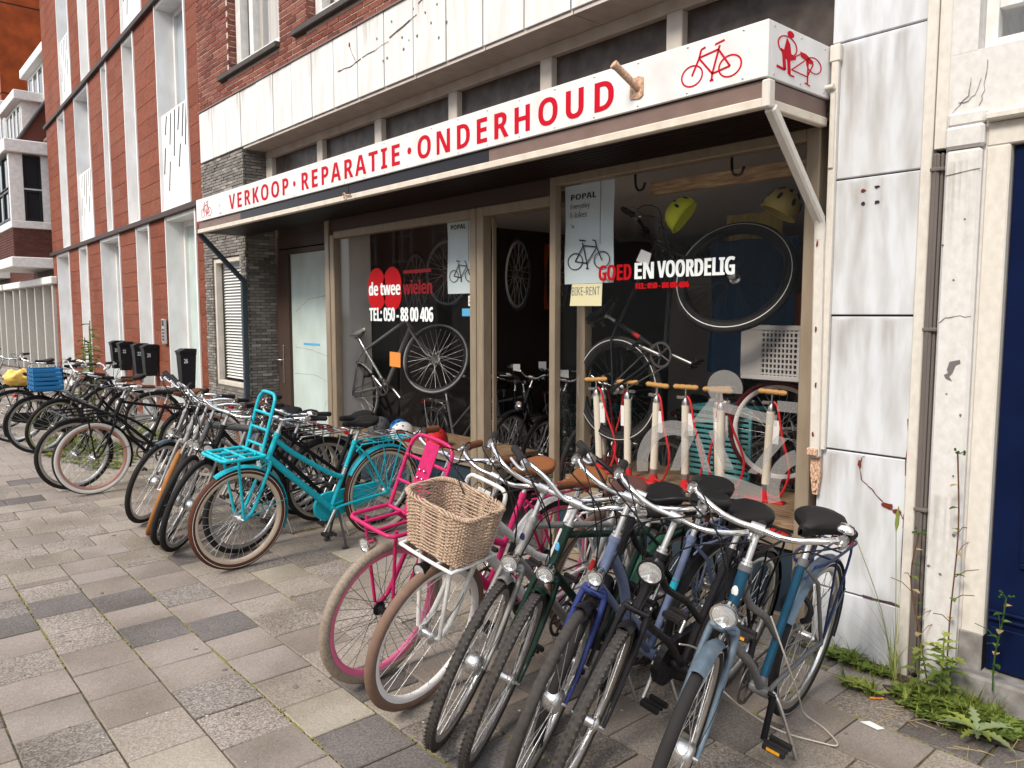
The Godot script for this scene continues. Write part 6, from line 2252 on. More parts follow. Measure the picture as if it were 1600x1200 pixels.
func build_inside() -> void:
	make_helmet("matt grey skate helmet leftmost on the window shelf", M.helmet_grey, Transform3D(Basis(Vector3.UP, 0.5), Vector3(-6.52, 0.57, -3.95)))
	make_helmet("bright blue helmet between the grey and white helmets", M.helmet_blue, Transform3D(Basis(Vector3.UP, 0.9), Vector3(-6.24, 0.57, -4.0)), true)
	make_helmet("white skate helmet with round vents on the window shelf", M.helmet_white, Transform3D(Basis(Vector3.UP, 0.3), Vector3(-6.03, 0.575, -3.9)))
	make_helmet("red helmet at the right end of the window shelf", M.helmet_red, Transform3D(Basis(Vector3.UP, 0.7) * Basis(Vector3.RIGHT, 0.1), Vector3(-5.52, 0.575, -3.92)))
	make_helmet("lime yellow helmet hanging in the right window", M.helmet_lime, Transform3D((Basis(Vector3.UP, 1.9) * Basis(Vector3.RIGHT, -0.9)).scaled(Vector3.ONE * 0.82), Vector3(-2.93, 2.3, -3.93)), true)
	make_helmet("dull yellow helmet hanging behind the big wheel in the right window", M.helmet_yellow, Transform3D(Basis(Vector3.UP, 0.6) * Basis(Vector3.BACK, -0.5), Vector3(-2.36, 2.3, -4.1)), true)
	var px := [[-3.64, -4.0], [-3.72, -4.12], [-3.385, -4.0], [-3.15, -3.98], [-2.91, -4.0], [-2.69, -4.05], [-2.6, -3.93], [-2.42, -4.12]]
	var pl := ["leftmost cream floor pump leaning beside the window post", "cream pump half hidden behind the leftmost pump", "second cream pump from the window post with a looping red hose", "cream pump where two red hoses cross", "cream pump just left of the frosted figure", "cream pump behind the frosted figure's chest", "front cream pump standing closest to the right window glass", "rearmost cream pump at the right end of the row"]
	for k in 8:
		make_pump(Vector3(px[k][0], 0.575, px[k][1]), [0.35, 2.2, 3.3, 0.1, 0.15, 0.6, 3.0, 0.2][k], pl[k])
	# hanging mountain bike, wheel towards the street
	make_bike({"label": "black mountain bike hung nose up in the right shop window", "pos": Vector3(-3.25, 0.9, -4.02), "yaw": 92.0, "pitch": 41.0, "type": "diamond", "paint": M.black_paint, "fork": M.black_paint, "r": 0.37, "tw": 0.031, "L": 1.14, "tyre": M.rubber, "rim": M.black_gloss, "stripe": true, "spoke": M.spoke_black, "bar": "flat", "barm": M.black_gloss, "saddle": M.leather_black, "stand": "none", "lamp": "none", "steer": 28.0, "seat": 0.46, "stem": M.black_gloss, "band": M.red_paint, "grip": M.rubber})
	make_bike({"label": "silver racing bicycle raised on display in the left shop window", "pos": Vector3(-6.86, 0.57, -3.98), "yaw": 99.0, "pitch": 19.5, "type": "diamond", "paint": M.dull_silver, "fork": M.dull_silver, "r": 0.335, "tw": 0.015, "L": 1.2, "tyre": M.grey_paint, "rim": M.black_gloss, "stripe": true, "bar": "flat", "saddle": M.silver, "stand": "none", "lamp": "none", "steer": 26.0, "seat": 0.5, "saddle_up": 0.16, "quill": 0.05, "levers": false, "down_r": 0.022, "head": 0.14})
	var dk := ["dark bicycle nearest the door post inside the doorway", "dark bicycle in the middle of the row inside the doorway", "dark bicycle at the right of the row inside the doorway"]
	for k in 3:
		make_bike({"label": dk[k], "group": "bicycles in the shop", "pos": Vector3([-5.65, -5.2, -4.72][k], 0.12, -5.62), "yaw": 16.0, "lean": 8.0, "type": ["oma", "lady", "diamond"][k], "paint": M.black_paint, "rim": M.alu, "bar": "trek", "guard": M.black_gloss, "lamp": "chrome", "rack": M.black_gloss})
	make_bike({"label": "grey bicycle standing behind the floor pumps in the right window", "group": "bicycles in the shop", "pos": Vector3(-3.3, 0.02, -5.6), "yaw": 70.0, "lean": 4.0, "type": "mixte", "paint": M.grey_paint, "bar": "trek", "guard": M.black_gloss, "lamp": "black", "rack": M.alu})
	make_bike({"label": "dark bicycle deep in the left window behind the display", "group": "bicycles in the shop", "pos": Vector3(-6.6, 0.02, -5.5), "yaw": 60.0, "lean": 4.0, "type": "lady", "paint": M.black_paint, "bar": "dutch", "lamp": "chrome"})
	var more := [["dark bicycle low behind the racing bicycle, nearest the glass", Vector3(-6.75, 0.02, -4.75), 84.0, "lady"], ["dark bicycle second from the glass behind the racing bicycle", Vector3(-6.5, 0.02, -5.25), 78.0, "diamond"], ["dark bicycle behind the pumps, left of the teal crate", Vector3(-3.75, 0.02, -4.9), 86.0, "diamond"], ["dark bicycle in the middle rows of the shop, behind the pumps", Vector3(-4.3, 0.02, -5.9), 70.0, "oma"], ["dark bicycle deepest in the shop, seen through the right window", Vector3(-4.6, 0.02, -6.7), 76.0, "lady"], ["dark bicycle third from the glass behind the racing bicycle", Vector3(-6.4, 0.02, -6.2), 75.0, "oma"]]
	for q in more:
		make_bike({"label": q[0], "group": "bicycles in the shop", "pos": q[1], "yaw": q[2], "lean": 2.0, "type": q[3], "paint": M.grey_paint, "rim": M.alu, "bar": "trek", "guard": M.black_gloss, "lamp": "none", "rack": M.alu, "steer": 15.0})
	loose_wheel(Vector3(-5.85, 2.08, -4.3), 95, {"rim": M.grey_paint}, "thin wheel hanging above the racing bicycle in the left window")
	loose_wheel(Vector3(-6.6, 2.0, -4.45), 80, {"rim": M.grey_paint}, "wheel hanging behind the red logo in the left window")
	loose_wheel(Vector3(-5.2, 2.05, -4.6), 70, {"rim": M.alu}, "left one of two wheels hanging inside the doorway")
	loose_wheel(Vector3(-4.9, 2.0, -4.8), 60, {"rim": M.black_gloss, "tw": 0.024}, "right one of two wheels hanging inside the doorway", "", 0.35)
	loose_wheel(Vector3(-2.5, 0.96, -4.4), 100, {"rim": M.rim_white, "tyre": M.maroon, "tw": 0.02}, "red tyred wheel standing behind the pumps in the right window")
	# wooden rail and hooks
	var bm := MB.new()
	bm.bb(-3.22, -1.96, 2.46, 2.54, -4.04, -3.99, 0.003)
	single("wooden_rail", bm, M.pine, "pale pine rail under the ceiling of the right window", "rail")
	var hl := ["black hook above the slogan's middle in the right window", "black hook above the big hanging wheel"]
	for k in 2:
		var hk := MB.new()
		var c := Vector3([-3.24, -2.53][k], 2.52, -3.9)
		hk.tube(smooth([c + Vector3(-0.03, 0.18, 0), c + Vector3(-0.03, 0.02, 0), c + Vector3(-0.01, -0.03, 0), c + Vector3(0.03, -0.03, 0), c + Vector3(0.05, 0.01, 0)], 4), 0.008, 7)
		single("ceiling_hook", hk, M.black_gloss, hl[k], "hook")
	# crates
	var cr := thing("crate", "white perforated plastic crate standing high in the right window", "crate", Vector3(-2.45, 1.3, -4.2))
	var cm := MB.new()
	cm.bb(-0.2, 0.2, 0.0, 0.03, 0.0, 0.015, 0.004)
	cm.bb(-0.2, 0.2, 0.3, 0.33, 0.0, 0.015, 0.004)
	cm.bb(-0.2, -0.06, 0.03, 0.3, 0.0, 0.014)
	cm.bb(0.17, 0.2, 0.03, 0.3, 0.0, 0.014)
	for k in 9:
		cm.beam(Vector3(-0.06 + k * 0.0256, 0.03, 0.007), Vector3(-0.06 + k * 0.0256, 0.3, 0.007), 0.011, 0.008, Vector3.BACK)
		cm.bb(-0.06, 0.17, 0.035 + k * 0.031, 0.046 + k * 0.031, 0.002, 0.012)
	cm.bb(-0.2, 0.2, 0.0, 0.03, -0.3, -0.001)
	cm.bb(-0.2, -0.19, 0.03, 0.33, -0.3, -0.001)
	cm.bb(0.19, 0.2, 0.03, 0.33, -0.3, -0.001)
	part("crate_wall", cm, M.crate_white, cr)
	var c2 := thing("crate", "teal slatted plastic crate behind the pumps", "crate", Vector3(-2.95, 0.6, -4.42))
	var c3 := MB.new()
	for s in [-1.0, 1.0]:
		c3.bb(s * 0.02, s * 0.25, 0.0, 0.03, 0.0, 0.02, 0.004)
		for k in 11:
			c3.bb(s * 0.03, s * 0.24, 0.045 + k * 0.035, 0.066 + k * 0.035, 0.0, 0.015, 0.003)
		c3.bb(s * 0.235, s * 0.255, 0.03, 0.46, 0.0, 0.02, 0.003)
	c3.bb(-0.02, 0.02, 0.0, 0.46, 0.0, 0.02, 0.003)
	c3.bb(-0.25, 0.25, 0.44, 0.47, -0.3, 0.02, 0.004)
	part("crate_wall", c3, M.crate_teal, c2)
	cloth("hanging_cloth", "orange garment hanging deep inside the doorway", Vector3(-7.0, 1.75, -6.6), 0.6, 0.8, M.cloth_orange)
	cloth("hanging_cloth", "dark blue garment hanging deep inside the doorway", Vector3(-6.3, 1.8, -6.7), 0.5, 0.75, M.cloth_blue)
	cloth("hanging_cloth", "dark blue cloth hanging behind the big wheel", Vector3(-3.15, 1.25, -5.1), 0.75, 1.0, M.cloth_blue)
	cloth("hanging_cloth", "yellowish cloth hanging behind the big wheel", Vector3(-3.2, 2.05, -5.2), 0.5, 0.4, M.helmet_yellow)
	cloth("hanging_cloth", "orange cloth low behind the big wheel", Vector3(-2.75, 1.35, -5.2), 0.35, 0.5, M.cloth_orange)

func build_bikes() -> void:
	var G := "bicycles parked in front of the shop"
	# the near row, from left to right
	var row := [
		{"label": "pink transport bicycle with a pink front carrier and cream tyre", "pos": Vector3(-3.07, 0, -2.91), "yaw": 3.0, "lean": 8.0, "steer": 6.0, "type": "transport", "paint": M.pink, "fork": M.pink, "tyre": M.rubber, "tyre_f": M.tyre_cream, "rim": M.rim_pink, "spoke": M.spoke_black, "hubm": M.black_gloss, "tw": 0.025, "bar": "dutch", "grip": M.grip_brown, "saddle": M.leather_tan, "carrier": "bars", "plate": true, "back_w": 0.135, "back_h": 0.345, "carrier_w": 0.145, "carrier_out": 0.13, "carrier_up": 0.1, "back_bars": [0.36, 0.7], "lamp": "chrome", "lamp_out": 0.28, "lamp_up": -0.13, "lamp_x": -0.04, "quill": 0.16, "rack": M.pink, "guard": M.white_paint, "guard_from": 95, "fork_taper": false},
		{"label": "white bicycle with a wicker basket on its front carrier", "pos": Vector3(-2.77, 0, -2.92), "yaw": 4.0, "lean": 11.0, "steer": 8.0, "type": "transport", "paint": M.white_paint, "fork": M.white_paint, "tyre": M.tyre_tan, "rim": M.rim_white, "tw": 0.024, "bar": "dutch", "saddle": M.leather_tan, "basket": true, "lamp": "black", "lamp_out": 0.26, "lamp_up": -0.14, "lamp_x": -0.02, "quill": 0.12, "rack": M.white_paint, "fork_taper": false, "grip": M.grip_brown, "levers": true},
		{"label": "silver bicycle with a shield badge, right of the wicker basket", "pos": Vector3(-2.5, 0, -2.89), "yaw": 6.0, "lean": 11.0, "steer": 26.0, "type": "diamond", "paint": M.silver, "fork": M.silver, "tyre": M.rubber_worn, "tread": true, "dynamo": true, "badge": M.navy, "bar": "low", "lamp": "chrome", "lamp_r": 0.036, "saddle": M.leather_plum, "quill": 0.13, "rack": M.alu, "guard": M.silver, "guard_from": 100, "head_paint": M.silver, "band": M.red_paint, "down_r": 0.02},
		{"label": "dark green bicycle with white and blue head tube sticker", "pos": Vector3(-2.3, 0, -2.91), "yaw": 5.0, "lean": 11.0, "steer": 27.0, "type": "diamond", "paint": M.green, "fork": M.green, "tyre": M.rubber_worn, "tread": true, "bar": "trek", "lamp": "chrome", "lamp_r": 0.034, "saddle": M.leather_black, "rack": M.black_gloss, "guard": M.green, "guard_r": M.sea_green, "guard_from": 100, "badge": M.sticker_blue, "quill": 0.1, "reach": 0.05},
		{"label": "lavender blue step-through bicycle with royal blue fork", "pos": Vector3(-2.06, 0, -2.93), "yaw": 5.0, "lean": 10.0, "steer": 22.0, "type": "step", "paint": M.lavender, "fork": M.royal_blue, "tyre": M.rubber_worn, "dynamo": true, "bar": "dutch", "lamp": "chrome", "lamp_r": 0.03, "lamp_up": 0.05, "saddle": M.leather_black, "rack": M.lavender, "guard": M.black_gloss, "guard_from": 96, "band": M.teal, "quill": 0.16},
		{"label": "black loop frame bicycle with a large black headlight", "pos": Vector3(-1.91, 0, -2.92), "yaw": 6.0, "lean": 13.0, "steer": 20.0, "type": "oma", "paint": M.black_paint, "tyre": M.rubber_worn, "tread": true, "bar": "dutch", "lamp": "black", "lamp_r": 0.045, "lamp_up": 0.14, "lamp_out": 0.09, "saddle": M.leather_black, "saddle_w": 0.2, "rack": M.black_gloss, "guard": M.black_gloss, "guard_from": 96, "quill": 0.14, "case": M.black_paint, "down_r": 0.015, "stand": "none", "lock": true},
		{"label": "blue and grey bicycle nearest the wall with a bell and round headlight", "pos": Vector3(-1.6, 0, -2.99), "yaw": 8.0, "lean": 9.5, "steer": 13.0, "type": "oma", "paint": M.grey_paint, "fork": M.steel_blue, "head_paint": M.petrol, "seat_paint": M.petrol, "tyre": M.rubber, "stripe": true, "dynamo": true, "bar": "dutch", "bar_w": 1.0, "lamp": "chrome", "lamp_r": 0.042, "lamp_out": 0.12, "lamp_up": 0.04, "saddle": M.leather_black, "saddle_w": 0.205, "rack": M.navy, "guard": M.steel_blue, "guard_from": 72, "bell": true, "quill": 0.13, "lock": true, "crank": 80.0, "pedal_reflex": true, "stand": "side", "crankm": M.black_gloss, "badge": M.reflex},
	]
	row.append({"label": "black bicycle tucked behind the green and lavender ones", "pos": Vector3(-2.24, 0, -3.2), "yaw": 6.0, "lean": 11.0, "steer": 24.0, "type": "oma", "paint": M.black_paint, "bar": "trek", "barm": M.black_gloss, "lamp": "none", "saddle": M.leather_black, "rack": M.black_gloss, "guard": M.black_gloss, "rim": M.grey_paint})
	for p in row:
		p.group = G
		make_bike(p)
	make_bike({"label": "turquoise transport bicycle with front carrier and brown tyres", "group": G, "pos": Vector3(-5.06, 0, -3.07), "yaw": 4.0, "lean": 4.0, "steer": 3.0, "L": 1.16, "type": "transport", "paint": M.teal, "tyre": M.tyre_brown, "rim": M.rim_cream, "stripe": true, "tw": 0.024, "bar": "dutch", "carrier": "slats", "carrier_r": 0.0115, "back_w": 0.1, "back_h": 0.39, "carrier_w": 0.15, "carrier_up": 0.095, "carrier_out": 0.19, "back_lean": 0.1, "back_bars": [0.14, 0.4, 0.66], "saddle": M.leather_black, "saddle_w": 0.215, "rack": M.teal, "guard": M.teal, "guard_from": 60, "case": M.teal, "stand": "centre", "standm": M.steel_dark, "lamp": "chrome", "lamp_out": 0.05, "lamp_up": -0.03, "bell": true, "fork_taper": false, "band": M.alu})
	# the middle cluster
	var mid := [
		{"label": "black transport bicycle with a white walled front tyre", "pos": Vector3(-8.02, 0, -2.83), "yaw": 2.0, "lean": 2.0, "steer": 4.0, "type": "diamond", "paint": M.black_paint, "wall": true, "rim": M.rim_copper, "carrier": "bars", "back_w": 0.2, "back_h": 0.2, "carrier_w": 0.26, "carrier_up": 0.09, "back_lean": -0.3, "saddle": M.leather_brown, "grip": M.grip_brown, "barm": M.alu, "bar": "dutch", "tw": 0.025, "lamp": "black", "lamp_out": 0.16, "lamp_up": -0.02, "guard": M.black_gloss, "guard_from": 110, "rack": M.black_gloss},
		{"label": "black bicycle half hidden behind the white walled tyre", "pos": Vector3(-8.35, 0, -2.74), "yaw": 2.0, "lean": 3.0, "steer": 6.0, "type": "oma", "paint": M.black_paint, "bar": "dutch", "barm": M.black_gloss, "guard": M.black_gloss, "lamp": "chrome", "rack": M.black_gloss, "saddle": M.leather_black},
		{"label": "grey bicycle at the left of the steered row, with brown saddle", "pos": Vector3(-6.7, 0, -2.94), "yaw": 6.0, "lean": 5.0, "steer": 36.0, "type": "lady", "paint": M.silver, "guard": M.steel_blue, "guard_from": 80, "dynamo": true, "bar": "trek", "saddle": M.leather_brown, "lamp": "chrome", "rack": M.black_gloss, "quill": 0.15},
		{"label": "silver bicycle with an orange brown front tyre", "pos": Vector3(-6.33, 0, -2.89), "yaw": 6.0, "lean": 5.0, "steer": 60.0, "type": "diamond", "paint": M.silver, "tyre_f": M.tyre_orange, "dynamo": true, "bar": "trek", "saddle": M.leather_black, "lamp": "none", "rack": M.alu, "quill": 0.16, "down_r": 0.022},
		{"label": "silver grey bicycle next to the orange brown tyre", "pos": Vector3(-6.16, 0, -2.88), "yaw": 6.0, "lean": 6.0, "steer": 58.0, "type": "diamond", "paint": M.silver, "dynamo": true, "bar": "trek", "saddle": M.leather_black, "lamp": "chrome", "rack": M.alu, "quill": 0.14, "down_r": 0.02},
		{"label": "black bicycle with silver fork left of the turquoise bicycle", "pos": Vector3(-5.98, 0, -2.88), "yaw": 5.0, "lean": 6.0, "steer": 48.0, "type": "diamond", "paint": M.grey_paint, "fork": M.silver, "dynamo": true, "bar": "dutch", "saddle": M.leather_black, "lamp": "chrome", "rack": M.black_gloss, "quill": 0.12},
		{"label": "black bicycle right behind the turquoise front wheel", "pos": Vector3(-5.72, 0, -2.9), "yaw": 4.0, "lean": 6.0, "steer": 42.0, "type": "oma", "paint": M.black_paint, "fork": M.silver, "dynamo": true, "bar": "dutch", "saddle": M.leather_black, "lamp": "black", "lamp_r": 0.04, "rack": M.alu, "guard": M.black_gloss, "guard_from": 100},
		{"label": "black bicycle standing against the turquoise bicycle's frame", "pos": Vector3(-5.36, 0, -3.2), "yaw": 3.0, "lean": 5.0, "steer": 14.0, "type": "lady", "paint": M.black_paint, "bar": "dutch", "saddle": M.leather_black, "saddle_w": 0.205, "lamp": "chrome", "rack": M.alu, "guard": M.black_gloss},
	]
	for p in mid:
		p.group = G
		make_bike(p)
	# the far cluster before the terracotta building
	var H := "bicycles parked before the terracotta building"
	var far := [
		{"label": "black bicycle parked nose to the wall with a yellow bag on its rack", "pos": Vector3(-11.9, 0, -1.66), "yaw": 174.0, "lean": -4.0, "type": "oma", "paint": M.black_paint, "case": M.black_paint, "guard": M.black_gloss, "rack": M.black_gloss, "bar": "dutch", "lamp": "none"},
		{"label": "black bicycle parked nose to the wall with a blue crate on its rack", "pos": Vector3(-10.8, 0, -1.74), "yaw": 186.0, "lean": 4.0, "type": "lady", "paint": M.black_paint, "case": M.black_paint, "guard": M.black_gloss, "rack": M.black_gloss, "bar": "trek", "lamp": "none"},
		{"label": "dark grey bicycle with silver handlebar beside the blue crate", "pos": Vector3(-10.5, 0, -2.98), "yaw": -6.0, "lean": 6.0, "steer": 30.0, "type": "diamond", "paint": M.grey_paint, "guard": M.black_gloss, "bar": "trek", "lamp": "chrome", "rack": M.alu},
		{"label": "silver bicycle left of the yellow bag", "pos": Vector3(-13.5, 0, -2.9), "yaw": 5.0, "lean": 6.0, "steer": 24.0, "type": "lady", "paint": M.silver, "guard": M.black_gloss, "bar": "dutch", "lamp": "chrome", "rack": M.alu},
		{"label": "farthest silver bicycle at the left edge of the photo", "pos": Vector3(-15.2, 0, -2.8), "yaw": 4.0, "lean": 6.0, "steer": 34.0, "type": "diamond", "paint": M.silver, "bar": "dutch", "lamp": "chrome", "rack": M.alu},
	]
	for p in far:
		p.group = H
		make_bike(p)
	# loads on the racks
	var bg := MB.new()
	var rows := []
	for i in 22:
		var t := i / 21.0
		var row2 := []
		var rr := sqrt(maxf(0.02, 1.0 - pow(2 * t - 1, 4.0)))
		for k in 26:
			var a := TAU * k / 26
			row2.append(Vector3(cos(a) * 0.14 * rr * (1 + 0.12 * sin(k * 1.1 + i * 0.7) + rng.randf_range(-0.14, 0.14)), sin(a) * 0.1 * rr * (1 + 0.2 * sin(k * 0.9 + i * 0.8) + rng.randf_range(-0.16, 0.16)), lerpf(-0.24, 0.24, t)))
		rows.append(row2)
	bg.grid(rows, true)
	single("plastic_bag", bg, M.bag_yellow, "crumpled yellow plastic bag on a black bicycle's rack", "bag", "", Transform3D(Basis(Vector3.UP, 0.2), Vector3(-11.87, 0.86, -1.78)))
	var bc := thing("bicycle_crate", "blue slatted plastic crate on a bicycle rack", "crate", Vector3(-10.77, 0.775, -1.84))
	var cm := MB.new()
	for s in [-1.0, 1.0]:
		for k in 5:
			cm.bb(-0.2, 0.2, 0.02 + k * 0.052, 0.055 + k * 0.052, s * 0.15 - 0.006, s * 0.15 + 0.006, 0.003)
			cm.bb(s * 0.2 - 0.006, s * 0.2 + 0.006, 0.02 + k * 0.052, 0.055 + k * 0.052, -0.144, 0.144, 0.003)
		for q in [-0.19, -0.06, 0.06, 0.19]:
			cm.bb(q - 0.01, q + 0.01, 0.0, 0.28, s * 0.152 - 0.005, s * 0.152 + 0.009, 0.003)
	cm.bb(-0.2, 0.2, 0.0, 0.018, -0.15, 0.15, 0.003)
	part("crate_wall", cm, M.crate_blue, bc)
	# a loose pale cable looping to the ground by the last bicycle
	var cb := MB.new()
	cb.tube(smooth([Vector3(-1.4, 0.62, -2.45), Vector3(-1.36, 0.45, -2.5), Vector3(-1.44, 0.2, -2.75), Vector3(-1.52, 0.03, -2.95), Vector3(-1.42, 0.012, -2.93), Vector3(-1.33, 0.01, -2.86), Vector3(-1.38, 0.012, -2.82), Vector3(-1.52, 0.06, -2.7), Vector3(-1.56, 0.3, -2.4), Vector3(-1.52, 0.52, -2.2), Vector3(-1.5, 0.6, -2.05)], 6), 0.0033, 6)
	single("loose_cable", cb, M.cable_white, "pale cable hanging in a loop to the ground from the last bicycle", "cable")

func build_bins() -> void:
	var lab := ["black wall box farthest from the shop, behind the tall weed", "second black wall box, touching the farthest one", "black wall box left of the white recess edge", "black wall box right beside the intercom", "black numbered wall box beside the stone pier"]
	var xs := [-15.1, -14.5, -13.5, -12.9, -10.98]
	for k in 5:
		var b := thing("wall_bin", lab[k], "bin", Vector3(xs[k], 0.72 if k < 4 else 0.6, -3.565 + 0.035 * (xs[k] + 10.55)), deg_to_rad(-2.0), "black boxes on the terracotta wall")
		var m := MB.new()
		var h := 0.5 if k < 4 else 0.62
		var rows := []
		for j in 2:
			var w := lerpf(0.08, 0.105, j)
			var d := lerpf(0.08, 0.105, j)
			var y := lerpf(0.0, h - 0.06, j)
			rows.append([Vector3(-w, y, -d), Vector3(w, y, -d), Vector3(w, y, d), Vector3(-w, y, d)])
		for i in 4:
			var i2 := (i + 1) % 4
			var nn: Vector3 = [Vector3.FORWARD, Vector3.RIGHT, Vector3.BACK, Vector3.LEFT][i]
			m.face([rows[0][i], rows[0][i2], rows[1][i2], rows[1][i]], nn)
		m.face(rows[0], Vector3.DOWN)
		m.bb(-0.112, 0.112, h - 0.085, h - 0.055, -0.11, 0.112, 0.006)
		part("body", m, M.bin_black, b)
		var l := MB.new()
		l.prism(PackedVector2Array([Vector2(-0.11, h - 0.053), Vector2(0.118, h - 0.053), Vector2(0.118, h - 0.035), Vector2(0.04, h), Vector2(-0.11, h - 0.005)]), 0.23, Transform3D(Basis(Vector3(0, 0, 1), Vector3(0, 1, 0), Vector3(-1, 0, 0)), Vector3(0.115, 0, 0)))
		part("lid", l, M.bin_black, b)
		words("house_number", ["20", "22", "22", "24", "26"][k], 0.05, 0.06, M.panel_grey, b, Transform3D(Basis(Vector3.UP, PI / 2) * Basis(Vector3.RIGHT, -0.06), Vector3(0.104, h - 0.2, 0.06)), "Droid Sans", true, 0.003)

# ------------------------------------------------------------------ plants
func blade(m: MB, base: Vector3, h: float, lean: Vector3, w: float) -> void:
	var prev := []
	for i in 5:
		var t := i / 4.0
		var p := base + Vector3(0, h * t, 0) * (1.0 - 0.15 * t * lean.length() / maxf(h, 0.01)) + lean * t * t
		var e := Vector3(-lean.z, 0, lean.x).normalized() * w * (1.0 - t * 0.95)
		var row := [p - e, p + e]
		if prev.size():
			m.face([prev[0], prev[1], row[1], row[0]], (lean.normalized() + Vector3.UP * 0.5).normalized())
		prev = row

func leaf(m: MB, base: Vector3, dir: Vector3, long: float, w: float, lobes := 0) -> void:
	var side := dir.cross(Vector3.UP).normalized()
	var up := side.cross(dir).normalized()
	var n := 5 if lobes == 0 else lobes * 2 + 1
	var prev := []
	for i in n + 1:
		var t := float(i) / n
		var ww := w * sin(PI * clampf(t * 0.95 + 0.03, 0, 1))
		if lobes and i % 2 == 1:
			ww *= 0.4
		var p := base + dir * long * t - Vector3.UP * long * 0.35 * t * t + up * 0.01
		var row := [p - side * ww + up * ww * 0.3, p, p + side * ww + up * ww * 0.3]
		if prev.size():
			m.face([prev[0], prev[1], row[1], row[0]], (up + side * 0.3).normalized())
			m.face([prev[1], prev[2], row[2], row[1]], (up - side * 0.3).normalized())
		prev = row

func rdir() -> Vector3:
	var a := rng.randf() * TAU
	return Vector3(cos(a), 0, sin(a))

